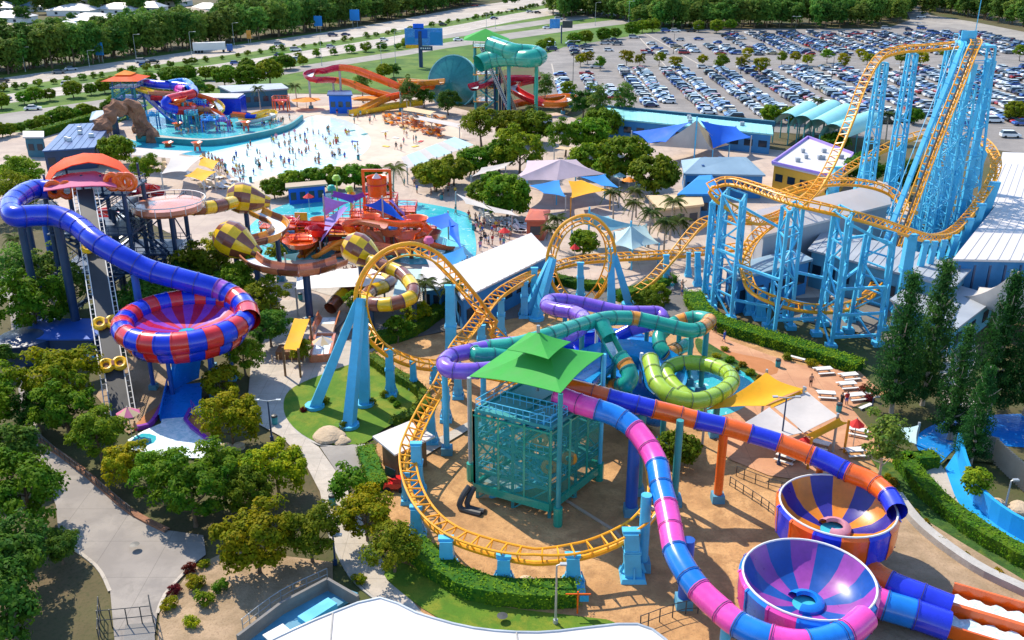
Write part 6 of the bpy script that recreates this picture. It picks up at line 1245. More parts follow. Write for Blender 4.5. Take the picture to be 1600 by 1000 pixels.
# ================================================================== SAILS, TENTS, UMBRELLAS
def sail(label, mt, cs, sag=.6, posts=(), pm='steel_grey', name='shade_sail', cat='shade sail', edge=.14, group=None, n=10):
    """cs: 3 or 4 corner points (px,py,z)"""
    c = [P(*q) for q in cs]; ctr = sum(c, V((0, 0, 0))) / len(c); t = thing(name, label, cat, gnd(ctr), group); rows = []
    if len(c) == 3: c = [c[0], c[1], c[2], c[2]]
    for i in range(n + 1):
        u = i / n; row = []
        for j in range(n + 1):
            v = j / n; uu = u + edge * math.sin(math.pi * v) * (.5 - u) ; vv = v + edge * math.sin(math.pi * u) * (.5 - v)
            p = c[0].lerp(c[1], uu).lerp(c[3].lerp(c[2], uu), vv); p.z -= sag * math.sin(math.pi * u) * math.sin(math.pi * v); row.append(p)
        rows.append(row)
    loft('sail_cloth', mt, rows, t, thick=.03)
    b = MB()
    for k in range(len(cs)): pass
    for k in posts:
        p = c[k]; b = MB(); b.cyl((p.x, p.y, 0), (p.x, p.y, p.z + .3), .14, 7); b.build('post', M[pm], t, True)
    return t
def tent(label, mt, pk, rim, posts=True, mats=None, sag=.12, name='tensile_canopy', cat='canopy', pm='steel_blue', mast=True):
    p = P(*pk); c = [P(*q) for q in rim]; t = thing(name, label, cat, gnd(p)); n = 7; m = len(c)
    for k in range(m):
        a, e = c[k], c[(k + 1) % m]; rows = []
        for i in range(n + 1):
            f = i / n; row = []
            for j in range(n + 1):
                g = j / n; q = a.lerp(e, g); q = q.lerp(V((p.x, p.y, q.z)), .14 * math.sin(math.pi * g)); r = p.lerp(q, f); r.z -= (p.z - q.z) * sag * 4 * f * (1 - f); row.append(r)
            rows.append(row)
        loft('canopy_panel', (mats or [mt])[k % len(mats or [mt])], rows, t, thick=.03)
    if posts:
        for q in c: b = MB(); b.cyl((q.x, q.y, 0), (q.x, q.y, q.z), .13, 6); b.build('post', M[pm], t)
    if mast: b = MB(); b.cyl((p.x, p.y, 0), (p.x, p.y, p.z + .7), .16, 7); b.build('mast', M[pm], t)
    return t
def umbrella(px, py, rpx, mt, label, h=2.6, group=None, alt=None, at=None):
    c = at or P(px, py, h); r = rpx / ppm(c); t = thing('umbrella', label, 'umbrella', gnd(c), group)
    for k in range(8):
        a0, a1 = k * math.pi / 4, (k + 1) * math.pi / 4; am = (a0 + a1) / 2
        b = MB(); pk = c + V((0, 0, .75)); A, E = c + V((r * math.cos(a0), r * math.sin(a0), 0)), c + V((r * math.cos(a1), r * math.sin(a1), 0)); mm_ = c + V((r * .9 * math.cos(am), r * .9 * math.sin(am), .02))
        b.add([pk, A, mm_, E], [(0, 1, 2), (0, 2, 3)]); b.build('canopy_panel', M[alt if alt and k % 2 else mt], t)
    b = MB(); b.cyl((c.x, c.y, 0), (c.x, c.y, c.z + .85), .05, 6); b.build('pole', M['steel_grey'], t)
    return t
sail('yellow shade sail above the white sail on the orange patio', 'sail_yellow', [(1102, 641, 4.2), (1198, 581, 5.6), (1256, 608, 5.0), (1196, 634, 4.6)], .5, (0, 1, 2))
t = sail('white shade roof panel beside the yellow sail on the patio, upper right one', 'sail_white', [(1206, 633, 4.4), (1258, 609, 4.6), (1309, 650, 4.3), (1256, 676, 4.1)], .25, (1, 2), edge=.03); 
t = sail('white shade roof panel beside the orange and indigo tube, lower left one', 'sail_white', [(1150, 668, 4.4), (1202, 636, 4.4), (1254, 676, 4.1), (1222, 684, 4.0)], .25, (), edge=.03)
sail('yellow strip sail at the right edge of the white patio roof', 'sail_yellow', [(1258, 680, 4.0), (1312, 652, 4.2), (1326, 660, 3.6), (1268, 688, 3.4)], .2, (2, 3), pm='slide_amber')
sail('yellow strip sail above the white patio roof', 'sail_yellow', [(1196, 634, 4.5), (1258, 607, 4.8), (1262, 611, 4.6), (1204, 638, 4.4)], .05, (), pm='slide_amber')
for px, py, x2, y2 in ((1236, 676, 1232, 700), (1310, 645, 1308, 668)):
    pass
sail('pale canvas sheet by the feathery gum tree', 'sail_paleaqua', [(1404, 668, 2.4), (1436, 664, 2.6), (1432, 694, 2.2), (1405, 690, 2.2)], .1, (0, 1))
sail('white shade sail beside the wave pool, joined to the two yellow sails', 'sail_white', [(252, 272, 5), (290, 268, 5), (318, 245, 5.2), (268, 240, 5)], .4, (0,)); sail('pale awning strips along the lower left edge of the wave pool', 'sail_white', [(204, 242, 4), (270, 248, 4), (302, 236, 4), (210, 230, 4)], .3, (0,))
sail('upper yellow shade sail beside the wave pool', 'sail_yellow', [(310, 258, 4.8), (334, 266, 4.6), (342, 252, 5), (312, 242, 5.2)], .3, (1,)); sail('lower yellow shade sail beside the wave pool', 'sail_yellow', [(288, 275, 4.6), (318, 284, 4.4), (338, 268, 4.8), (308, 262, 5)], .3, (1,))
sail('yellow triangle sail beside the top checkered funnel', 'sail_yellow', [(396, 304, 5), (420, 308, 4.6), (406, 318, 4.4), (396, 312, 4.6)], .1, (1,))
sail('yellow shade over the queue by the blue path', 'sail_yellow', [(442, 546, 3.6), (466, 548, 3.6), (484, 498, 3.8), (460, 497, 3.8)], .15, (0, 1, 2), pm='timber', edge=.04)
for k in range(9):
    x = 562 + k * 20; y = 268 - k * 6.2; sail(('first', 'second', 'third', 'fourth', 'fifth', 'sixth', 'seventh', 'eighth', 'ninth')[k] + ' panel from the left of the long pale wave pool canopy', 'sail_paleaqua' if k % 3 else 'sail_white', [(x, y, 3.6), (x + 19, y - 6.2, 3.6), (x + 8 + 19, y - 26, 3.8), (x + 6, y - 19, 3.8)] if False else [(636 + k * 11.6, 263 - k * 4.1, 3.4), (647.4 + k * 11.6, 259 - k * 4.1, 3.4), (635.2 + k * 9.4, 242.4 - k * 3.6, 3.8), (626 + k * 9.4, 246 - k * 3.6, 3.8)], .06, (0,), edge=0, group='panels of the long pale pool canopy')
t = tent('mauve wide tent roof in the middle of the park', 'sail_mauve', (876, 249, 7.5), [(792, 284, 5), (870, 282, 4.8), (946, 272, 5), (900, 249, 5.5), (824, 251, 5.5)], sag=.03, mast=False)
sail('left blue sail under the mauve tent', 'sail_sky', [(826, 290, 4.6), (874, 279, 4.9), (884, 308, 3.8), (850, 302, 4.2)], .3, (0, 2)); sail('right blue sail under the mauve tent', 'sail_sky', [(906, 276, 5), (944, 272, 5), (968, 294, 3.8), (940, 290, 4.2)], .3, (2,))
sail('yellow sail between the two blue ones under the mauve tent', 'sail_yellow', [(888, 282, 4.8), (908, 281, 4.6), (954, 297, 3.8), (892, 310, 3.6)], .3, (2, 3), pm='slide_amber')
tent('blue and white peaked tensile canopy beside the car park', 'sail_white', (1089, 187, 10), [(1014, 227, 3.6), (1114, 234, 3.4), (1140, 226, 3.6), (1100, 200, 4)], mats=['sail_white', 'sail_cream', 'sail_white', 'sail_white'], sag=.14)
sail('left bright blue wing of the tensile canopy beside the car park', 'sail_blue', [(987, 206, 5), (1080, 190, 9), (1040, 222, 5), (1014, 224, 4)], .5, (0, 3)); sail('right bright blue wing of the tensile canopy beside the car park', 'sail_blue', [(1094, 188, 9.5), (1150, 198, 5.5), (1174, 214, 4.4), (1114, 232, 3.8)], .5, (1, 2))
tent('pale blue tensile canopy at the left of the palms, upper one', 'sail_aqua', (921, 330, 6.5), [(894, 344, 4), (952, 362, 3.6), (1000, 352, 3.8), (950, 338, 4.2)], sag=.12); tent('pale blue tensile canopy beside the coaster track, lower right one', 'sail_paleaqua', (986, 352, 6.2), [(958, 382, 3.4), (988, 390, 3.4), (1030, 380, 3.6), (1010, 350, 4), (960, 362, 4)], sag=.12)
tent('big white peaked tent at the right edge behind the pines', 'sail_white', (1580, 430, 9.5), [(1504, 462, 3.8), (1560, 490, 3.4), (1640, 500, 3.4), (1700, 470, 4), (1600, 440, 4.5), (1530, 448, 4)], sag=.16, pm='steel_grey')
sail('long white awning over the plaza cafe, left one', 'sail_white', [(712, 302, 3.8), (756, 318, 3.6), (772, 330, 3.6), (728, 318, 3.6)], .2, (0, 1)); sail('long white awning over the plaza cafe, right one', 'sail_white', [(758, 320, 3.8), (800, 330, 3.6), (812, 338, 3.6), (772, 332, 3.6)], .2, (1,))
sail('white awning beside the pale shed left of the hall', 'sail_white', [(660, 395, 4), (690, 402, 4), (712, 420, 3.8), (672, 425, 3.8)], .2, (2,)); sail('narrow white roof strip left of the mauve tent, upper', 'sail_white', [(736, 276, 3.8), (790, 262, 3.8), (802, 252, 3.8), (752, 262, 3.8)], .2, (0, 1)); sail('narrow white roof strip by the trees, right of the pool canopy', 'sail_cream', [(866, 232, 3.6), (930, 240, 3.4), (934, 234, 3.6), (872, 226, 3.6)], .2, (0, 1))
sail('cream canvas over the terrace above the beach loungers', 'sail_cream', [(628, 172, 4), (674, 180, 4), (682, 174, 4), (636, 166, 4)], .2, (0, 1)); sail('pale canvas strip curving over the beach terrace', 'sail_white', [(648, 186, 3.6), (718, 200, 3.4), (722, 194, 3.6), (652, 180, 3.6)], .2, (1,))
sail('white roof panel over the snake slide queue, left one', 'white_paint', [(462, 452, 4), (600, 446, 4), (612, 416, 4), (462, 424, 4)], .1, (0, 1), edge=.02); sail('white roof panel over the snake slide queue, right one', 'sail_paleaqua', [(614, 462, 4), (700, 450, 4), (672, 420, 4), (620, 420, 4)], .1, (1,), edge=.02)
for px, py, r, mt, lb, al in [(200, 646, 19, 'sail_pink', 'pale pink umbrella at the foot of the raft conveyor', 'sail_cream'), (504, 534, 17, 'sail_cream', 'cream umbrella over the brown slide lifeguard post', 'sail_white'), (482, 308, 9, 'sail_red', 'red umbrella in front of the blue counter', None), (478, 156, 24, 'sail_tangerine', 'large orange umbrella left of the blue shop', None), (574, 154, 26, 'sail_tangerine', 'large orange umbrella right of the blue shop', None), (606, 290, 8, 'sail_red', 'small red umbrella by the tipping bucket', None),
                             (944, 262, 9, 'sail_paleaqua', 'pale aqua umbrella at the top of the umbrella row', None), (956, 268, 11, 'sail_cream', 'upper cream umbrella of the umbrella row', None), (968, 275, 11, 'sail_aqua', 'aqua umbrella in the middle of the umbrella row', None), (983, 282, 12, 'sail_tangerine', 'peach umbrella of the umbrella row', None), (1003, 288, 10, 'sail_aqua', 'aqua umbrella at the lower end of the umbrella row', None), (1338, 664, 13, 'sail_red', 'red umbrella left of the feathery gum tree', None), (1258, 692, 13, 'sail_red', 'red umbrella beside the orange and indigo tube', None), (898, 388, 8, 'sail_red', 'red umbrella seen through the second loop', None), (788, 362, 10, 'sail_red', 'red umbrella beside the big white hall roof', None), (590, 148, 12, 'sail_tangerine', 'small orange umbrella behind the larger right one', None)]:
    umbrella(px, py, r, mt, lb, 2.7, alt=al)
# ------------------------------------------------ billboard
p = P(658, 105, 0); t = thing('billboard', 'large blue billboard on a single dark pole beside the highway', 'billboard', p); b = MB(); b.cyl((p.x, p.y, 0), (p.x, p.y, 13), .75, 10); b.build('pole', M['steel_navy'], t, True)
def board(x0, y0, x1, y1, mt, nm, dy=0.0, th=.5):
    a, e = D(x0, y0, p.y - dy), D(x1, y1, p.y - dy); b = MB(); b.box(((a.x + e.x) / 2, p.y - dy, (a.z + e.z) / 2), (abs(e.x - a.x), th, abs(a.z - e.z))); return b.build(nm, M[mt], t)
board(632, 44, 692, 71, 'billboard_blue', 'panel'); board(645, 37, 662, 45, 'sail_blue', 'panel_top', .0); board(634, 70, 654, 75, 'slide_yellow', 'footer', .3); board(654, 72, 676, 79, 'steel_navy', 'sign_box', .6); board(648, 46, 668, 60, 'sail_blue', 'picture', .3, .1); board(636, 58, 648, 68, 'sail_sky', 'picture', .3, .1); board(672, 50, 690, 69, 'sail_sky', 'picture', .3, .1)
for k in range(5): board(657 + k * 3.4, 74.4, 659.2 + k * 3.4, 76.6, 'white_paint', 'lettering', .9, .05)
for px, py, lb in [(877, 68, 'small double sided blue sign board by the car park verge')]:
    q = P(px, py, 0); t = thing('sign_board', lb, 'sign', q); b = MB(); b.cyl((q.x, q.y, 0), (q.x, q.y, 8), .3, 6); b.build('pole', M['steel_navy'], t); b = MB(); b.box((q.x - 3, q.y, 8.5), (4.5, .4, 4)); b.build('panel', M['billboard_blue'], t); b = MB(); b.box((q.x + 2.6, q.y, 8.2), (4.5, .4, 3)); b.build('panel', M['steel_dark'], t)
# ------------------------------------------------ lamp posts
def lamp(px, py, tpx, tpy, label, arm=0.9, double=True, mt='steel_navy', head='steel_grey', group=None):
    q = P(px, py, 0); tz = D(tpx, tpy, q.y).z; t = thing('lamp_post', label, 'lamp post', q, group); b = MB(); b.cyl((q.x, q.y, 0), (q.x, q.y, tz), .11, 7, r2=.07); b.cyl((q.x, q.y, 0), (q.x, q.y, .5), .2, 7); b.build('pole', M[mt], t, True)
    for s in ((-1, 1) if double else (1,)):
        b = MB(); b.beam((q.x, q.y, tz), (q.x + s * arm, q.y, tz + .15), .08); b.box((q.x + s * (arm + .2), q.y, tz + .15), (.5 + (arm > 1) * .4, .3, .14)); b.build('lamp_head', M[head], t)
    return t
lamp(425, 688, 420, 627, 'dark twin headed lamp post on the left edge of the concrete path'); lamp(868, 976, 869, 884, 'slim lamp post below the front of the coaster helix', .3, False, 'steel_grey'); lamp(1216, 728, 1231, 622, 'dark lamp post beside the white patio roof'); lamp(524, 882, 522, 838, 'dark lamp post at the narrow path under the trees', .3, False)
lamp(1566, 812, 1579, 752, 'slim light pole in the planter by the blue channel', .2, False, 'steel_grey'); lamp(1361, 648, 1363, 622, 'short dark post beside the patio tables', .2, False); lamp(895, 136, 896, 64, 'tall car park light pole at the left of the car park', 1.4, True, 'steel_dark', 'white_paint')
for px, py, tp in [(1052, 84, 52), (1241, 64, 26), (1430, 62, 36), (1157, 115, 84), (1403, 136, 100), (1300, 120, 88), (1520, 110, 74)]: lamp(px, py, px + 1, tp, 'tall light pole standing among the parked cars', 1.2, True, 'steel_dark', 'white_paint', 'light poles among the parked cars')
for px, py, tp in [(40, 112, 74), (140, 104, 79), (213, 92, 54), (366, 70, 36), (503, 103, 57), (596, 100, 68), (618, 98, 50), (930, 40, 4), (982, 40, 2), (300, 90, 50), (760, 44, 22), (774, 45, 26)]: lamp(px, py, px - 1, tp, 'tall grey street light beside the highway lanes', 2.0, False, 'steel_grey', 'white_paint', 'street lights beside the highway')
# ------------------------------------------------ picnic tables and benches on the patio
def picnic(px, py, rz, label, wm='white_paint', L=2.0):
    c = P(px, py, 0); t = thing('picnic_table', label, 'picnic table', c, None); d = V((math.cos(rz), math.sin(rz), 0)); x = V((-d.y, d.x, 0))
    b = MB(); b.beam(c - d * L / 2 + V((0, 0, .74)), c + d * L / 2 + V((0, 0, .74)), .85, .07); b.build('table_top', M[wm], t)
    for s in (-1, 1): b = MB(); b.beam(c - d * L / 2 + x * s * .8 + V((0, 0, .45)), c + d * L / 2 + x * s * .8 + V((0, 0, .45)), .3, .06); b.build('bench_seat', M[wm], t)
    for s in (-1, 1): b = MB(); o = c + d * (s * L * .36); b.beam(o - x * .75, o + x * .3 + V((0, 0, .72)), .08); b.beam(o + x * .75, o - x * .3 + V((0, 0, .72)), .08); b.beam(o - x * .85 + V((0, 0, .4)), o + x * .85 + V((0, 0, .4)), .07); b.build('leg', M['steel_grey'], t)
for px, py, rz, lb in [(1286, 584, .15, 'white picnic table nearest the garden hedge'), (1326, 593, .2, 'white picnic table second from the hedge'), (1323, 607, .15, 'white picnic table behind the standing couple'), (1336, 625, .2, 'white picnic table right of the standing couple'), (1290, 622, 3.0, 'lone pale bench table by the white roof corner'), (1335, 712, .1, 'white picnic table in front of the feathery gum tree'), (1280, 700, 2.6, 'white picnic table under the yellow strip sail'), (1240, 715, 2.5, 'shaded pale blue table beside the orange tube post'), (1228, 722, 2.5, 'second shaded table left of the orange tube post'), (1340, 680, 2.7, 'table under the red umbrella by the gum tree')]: picnic(px, py, rz, lb)
for px, py, rz, lb in [(1245, 564, 2.5, 'white bench along the garden bed hedge'), (1353, 618, 2.1, 'white bench at the right edge of the patio'), (1352, 640, .6, 'low white bench in front of the posts')]:
    c = P(px, py, 0); t = thing('bench', lb, 'bench', c); d = V((math.cos(rz), math.sin(rz), 0)); b = MB(); b.beam(c - d + V((0, 0, .45)), c + d + V((0, 0, .45)), .45, .08); b.build('seat', M['white_paint'], t)
    for s in (-.8, .8): b = MB(); b.box(c + d * s + V((0, 0, .21)), (.1, .4, .42)); b.build('leg', M['concrete'], t)
for px, py, s, lb in [(514, 684, 1.5, 'large pale boulder in the bare patch of the lawn'), (533, 690, .9, 'smaller brown boulder beside the pale one'), (1590, 800, 1.1, 'boulder in the planter behind the blue channel'), (822, 910, .7, 'flat pale stone on the bark below the helix'), (1560, 790, .8, 'rock beside the planter post'), (350, 702, .9, 'rock at the edge of the splash pool run-out'), (372, 700, .7, 'small rock under the bright yellow tree')]:
    c = P(px, py, 0); me = bmesh.new(); bmesh.ops.create_icosphere(me, subdivisions=3, radius=s); rr = random.Random(px)
    ph = [rr.uniform(0, 6) for _ in range(3)]
    for v in me.verts: k = 1 + .2 * math.sin(2.3 * v.co.x / s + ph[0]) * math.cos(2.7 * v.co.y / s + ph[1]) + .12 * math.sin(5 * v.co.z / s + ph[2]); v.co *= k; v.co.z *= .55
    mh = bpy.data.meshes.new('boulder'); me.to_mesh(mh); me.free(); mh.materials.append(M['boulder']); o = link('boulder', mh, None, Matrix.Translation(c + V((0, 0, s * .15)))); tag(o, lb, 'boulder')
# fences of the lower left gate and the mulch bed
def fence(px, h, label, n, mt='steel_dark', z=0.0, cat='fence'):
    pts = spline([P(x, y, z) for x, y in px], 1.0)[0]; t = thing('fence', label, cat, gnd(pts[len(pts) // 2])); k = max(1, len(pts) // n)
    for i in range(0, len(pts), k): p = pts[i]; b = MB(); b.cyl((p.x, p.y, z), (p.x, p.y, z + h), .05, 6); b.build('post', M[mt], t)
    for hh in (.45, .98): b = MB(); b.tube([p + V((0, 0, h * hh)) for p in pts], .035, 5); b.build('rail', M[mt], t)
fence([(158, 960), (157, 1010)], 1.7, 'dark wire fence left of the service gate', 3); fence([(237, 960), (246, 1000)], 1.9, 'dark gate post fence right of the service gate', 2); fence([(156, 982), (200, 978), (240, 974)], 1.7, 'closed dark gate across the service road', 4, cat='gate')
fence([(1000, 985), (1090, 960), (1180, 1000)], 1.4, 'thin wire fence at the bottom of the bark bed', 7); fence([(1150, 745), (1220, 770), (1300, 780)], 1.2, 'dark pool fence below the patio', 9); fence([(300, 640), (316, 660), (326, 668)], 1.2, 'small purple railing beside the run-out pool', 5, 'slide_violet'); fence([(1060, 445), (1078, 470), (1092, 500)], 1.1, 'white path railing left of the long hedge', 8, 'white_paint'); fence([(840, 470), (930, 478), (1000, 462)], 1.1, 'grey fence on the bed below the second loop', 10, 'steel_grey')
fence([(60, 690), (110, 728), (160, 768), (205, 805)], 1.0, 'low dark fence along the upper service road', 12); fence([(380, 985), (440, 940), (512, 905)], 1.1, 'railing along the blue service deck', 9, 'steel_grey'); fence([(1140, 760), (1200, 800), (1230, 830)], 1.1, 'dark fence beside the rear bowl', 7)
t = thing('timber_wall', 'tall timber slat wall behind the planter at the right edge', 'wall', P(1580, 750)); a, e = P(1552, 722, 0), P(1604, 772, 0)
for k in range(16): p = a.lerp(e, k / 15); b = MB(); b.box((p.x, p.y, 1.3), (.34, .12, 2.6), rz=-.8); b.build('slat', M['tan_wall'], t)
c = P(902, 960, 0); t = thing('warning_sign', 'orange post with a small blue board below the helix hedge', 'sign', c); b = MB(); b.cyl((c.x, c.y, 0), (c.x, c.y, 2.2), .07, 6); b.build('post', M['slide_orange'], t); b = MB(); b.beam((c.x - .95, c.y, 1.95), (c.x + 1.0, c.y, 1.95), .07, .1); b.build('crossbar', M['slide_orange'], t); b = MB(); b.box((c.x + .5, c.y - .05, 1.55), (.7, .05, .55)); b.build('board', M['slide_sky'], t)
c = P(618, 766, 0); t = thing('display_car', 'red vintage trolley cart parked beside the timber hut', 'cart', c); b = MB(); b.box((c.x, c.y, .75), (2.2, 1.2, .5), taper=.9); b.box((c.x + .3, c.y, 1.2), (1.0, 1.0, .45), taper=.8); b.build('body', M['slide_red'], t)
for i in (-.7, .7):
    for j in (-.6, .6): b = MB(); b.cyl((c.x + i, c.y + j - .08, .35), (c.x + i, c.y + j + .08, .35), .35, 10); b.build('wheel', M['tyre'], t)
# ================================================================== WATER PLAYGROUNDS
def deck_on_posts(t, c, z, wx, wy, mt, pm, rail=None, rz=0):
    b = MB(); b.box((c.x, c.y, z), (wx, wy, .3), rz); d = b.build('platform', M[mt], t)
    for i in (-1, 1):
        for j in (-1, 1): b = MB(); b.cyl((c.x + i * wx * .46, c.y + j * wy * .46, 0), (c.x + i * wx * .46, c.y + j * wy * .46, z), .2, 7); b.build('post', M[pm], t)
    if rail:
        b = MB()
        for i, j, l, ax in ((0, -1, wx, 0), (0, 1, wx, 0), (-1, 0, wy, 1), (1, 0, wy, 1)):
            p = V((c.x + i * wx / 2, c.y + j * wy / 2, z)); dd = V((1, 0, 0)) if ax == 0 else V((0, 1, 0))
            for h in (.6, 1.1): b.beam(p - dd * l / 2 + V((0, 0, h)), p + dd * l / 2 + V((0, 0, h)), .09)
            for q in range(6): e = p + dd * (l * (q / 5 - .5)); b.beam(e, e + V((0, 0, 1.1)), .08)
        b.build('railing', M[rail], d)
def tub(t, c, r, h, mt, ring='slide_salmon'):
    b = MB(); b.lathe(c, [(r * .75, 0), (r, h), (r * 1.04, h + .08), (r * .95, h), (r * .7, .15), (.05, .12)][::-1], 18); b.build('tub', M[mt], t, True)
kp = thing('play_structure', 'big red and orange water play structure with a tipping bucket in the kids pool', 'water playground', P(600, 370))
bx = P(590, 372)
for px, py, z, wx, wy, mt in [(598, 366, 2.4, 9, 6, 'slide_salmon'), (585, 360, 3.8, 7, 5, 'slide_orange'), (630, 372, 2.2, 7, 5, 'slide_salmon'), (560, 374, 2.2, 7, 4, 'slide_amber'), (600, 352, 5.0, 5, 4, 'slide_salmon'), (612, 350, 3.4, 9, 4, 'slide_orange'), (540, 366, 3.0, 6, 4, 'slide_salmon'), (655, 368, 1.8, 6, 4, 'slide_salmon'), (520, 378, 2.4, 8, 4, 'slide_amber'), (468, 384, 2.2, 7, 4, 'slide_orange'), (440, 372, 3.0, 6, 4, 'slide_orange')]:
    c = P(px, py + 6); deck_on_posts(kp, c, z, wx, wy, mt, 'slide_brown', 'slide_red')
c = P(593, 362); z = 6.4
b = MB(); b.lathe((c.x, c.y, z), [(1.3, 0), (1.55, .1), (1.75, 3.3), (1.9, 3.4), (1.7, 3.3), (1.4, .4), (.05, .4)][::-1], 20); bk = b.build('tipping_bucket', M['slide_orange'], kp, True)
b = MB(); b.tube([V((c.x + 1.82 * math.cos(k * .5236), c.y + 1.82 * math.sin(k * .5236), z + 2.2)) for k in range(12)], .1, 6, closed=True); b.build('hoop', M['slide_red'], bk)
b = MB(); b.cyl((c.x, c.y, z + 3.2), (c.x, c.y, z + 4.1), .8, 10, r2=.05); b.build('spout', M['white_paint'], bk)
for s in (-2.3, 2.3): b = MB(); b.beam((c.x + s, c.y, 0), (c.x + s, c.y, z + 4.6), .45); b.build('frame_post', M['slide_orange'], kp)
b = MB(); b.beam((c.x - 2.5, c.y, z + 4.5), (c.x + 2.5, c.y, z + 4.5), .4); b.build('frame_beam', M['slide_orange'], kp)
b = MB(); b.beam((c.x - 2.3, c.y + .5, z + .2), (c.x + 2.3, c.y + .5, z + .2), .35); b.build('bucket_axle', M['slide_red'], kp)
for px, py, z, r, h, mt in [(556, 360, 4.6, 2.3, 1.2, 'slide_orange'), (642, 380, 2.6, 2.5, 1.3, 'slide_salmon'), (648, 352, 4.0, 2.2, 1.2, 'slide_orange'), (500, 366, 3.0, 2.0, 1.1, 'slide_red'), (470, 384, 1.8, 2.8, .9, 'slide_orange'), (612, 366, 3.6, 2.0, 1.2, 'slide_salmon'), (528, 388, 1.4, 1.6, .8, 'slide_amber'), (672, 372, 2.0, 1.9, 1.0, 'slide_salmon'), (430, 378, 1.6, 1.6, .9, 'slide_amber'), (580, 348, 5.0, 1.6, 1.1, 'slide_orange'), (446, 352, 2.2, 1.8, 1.0, 'slide_red'), (500, 350, 2.6, 1.6, .9, 'slide_tangerine')]:
    p = P(px, py, z); tub(kp, V((p.x, p.y, z)), r, h, mt); stand(kp, V((p.x, p.y, z)), r=.35, mt='slide_brown')
for nm, pts, mt, r in [('flume', [(558, 366, 5), (575, 378, 4), (610, 384, 3.4), (636, 388, 3)], 'slide_salmon', .9), ('flume', [(590, 340, 8), (620, 346, 6.8), (655, 346, 5.6), (668, 358, 4.4), (652, 372, 3.4), (690, 382, 1.6), (704, 384, .7)], 'slide_orange', .9), ('flume', [(640, 386, 2.2), (580, 394, 1.8), (540, 392, 1.2), (520, 396, .6)], 'slide_salmon', .9), ('flume', [(560, 352, 6), (530, 352, 5), (500, 348, 4.2), (460, 346, 3.4), (440, 350, 2.8), (446, 372, 1.2)], 'slide_red', .8), ('flume', [(560, 370, 4.4), (530, 376, 3.0), (500, 392, 1.4), (492, 398, .6)], 'slide_amber', .8), ('flume', [(452, 370, 3), (462, 362, 2.6), (490, 376, 1.6), (470, 398, .8)], 'slide_amber', .9), ('flume', [(600, 350, 8), (560, 344, 6.8), (545, 354, 5.4), (580, 362, 4.2), (600, 382, 2.4), (626, 396, .7)], 'slide_salmon', .8)]:
    sl = spline([P(*q) for q in pts], .8)[0]; b = MB(); b.tube(sl, r, 10, a0=math.pi, a1=2 * math.pi, ups=[UZ] * len(sl)); b.tube(sl, r * .9, 10, a0=math.pi, a1=2 * math.pi, ups=[UZ] * len(sl)); b.build(nm, M[mt], kp, True)
for px, py, h, mt in [(552, 300, 4, 'slide_yellow'), (522, 300, 5, 'slide_green'), (530, 292, 6, 'slide_lime'), (550, 302, 5, 'slide_lime'), (640, 340, 3, 'slide_red'), (672, 385, 4.5, 'sail_pink'), (616, 348, 3, 'slide_azure')]:
    p = P(px, py + 50); b = MB(); b.cyl((p.x, p.y, 0), (p.x, p.y, h + 1.5), .12, 6); b.lathe((p.x, p.y, h + 1.5), [(.05, -.5), (.7, -.3), (.8, .1), (.5, .6), (.05, .75)][::-1], 10); b.build('spray_flower', M[mt], kp, True)
for px, py, mt in [(540, 372, 'slide_mustard'), (560, 386, 'slide_mustard'), (648, 362, 'slide_sky'), (622, 370, 'slide_yellow'), (480, 372, 'slide_yellow'), (452, 386, 'slide_sky'), (612, 388, 'slide_red'), (525, 386, 'slide_red'), (586, 358, 'slide_amber'), (508, 380, 'slide_azure'), (460, 368, 'slide_yellow'), (574, 366, 'slide_amber'), (604, 376, 'slide_orange'), (632, 358, 'slide_orange'), (552, 380, 'slide_yellow'), (494, 388, 'slide_tangerine'), (472, 356, 'slide_amber'), (436, 366, 'slide_mustard'), (516, 362, 'slide_red'), (590, 386, 'slide_salmon')]:
    p = P(px, py); b = MB(); b.box((p.x, p.y, 1.5), (2.2, .3, 2.6)); b.build('screen_panel', M[mt], kp)
for lb, mt, cs, ps in [('lilac sail hanging left of the tipping bucket, upper one', 'sail_lilac', [(505, 306, 9), (545, 316, 8), (506, 338, 5), (504, 330, 6)], (0,)), ('lilac sail hanging down to the kids pool, lower one', 'sail_lilac', [(540, 320, 8), (545, 322, 8), (500, 380, 2.4), (508, 342, 5)], (2,)), ('bright blue sail right of the tipping bucket', 'sail_blue', [(597, 309, 9), (569, 320, 7.6), (640, 350, 4.6), (612, 322, 7)], (0,)), ('violet sail behind the play structure', 'sail_violet', [(520, 298, 8), (562, 306, 7), (552, 318, 6), (516, 306, 7)], (1,)), ('pale lilac sail above the red bowls', 'sail_lilac', [(606, 312, 8), (612, 310, 8), (638, 346, 4.6), (632, 332, 6)], ()), ('violet sail behind the tipping bucket', 'sail_violet', [(545, 306, 7), (568, 300, 8), (572, 306, 7), (555, 316, 6)], ())]:
    sail(lb, mt, cs, .3, ps)
sail('bright blue shade over the toddler pool', 'sail_blue', [(652, 342, 4.4), (700, 332, 4.8), (716, 352, 4.2), (690, 358, 4)], .4, (0, 1)); sail('right bright blue shade sail beside the toddler pool', 'sail_blue', [(700, 334, 4.6), (716, 350, 4.4), (722, 392, 3.2), (702, 366, 4)], .3, (2,)); sail('blue sail at the lower right corner of the kids pool', 'sail_sky', [(690, 398, 3.4), (724, 386, 3.6), (730, 402, 3.2), (706, 418, 3)], .2, (0, 2)); sail('blue sail in front of the kids pool under the loop', 'slide_azure', [(672, 400, 3.2), (700, 396, 3.4), (712, 428, 2.6), (690, 424, 2.8)], .2, (0, 2))
sail('aqua windbreak sail at the left end of the kids pool', 'sail_aqua', [(445, 398, 3), (468, 394, 3.2), (462, 408, 1.4), (440, 402, 2)], .1, (0,))
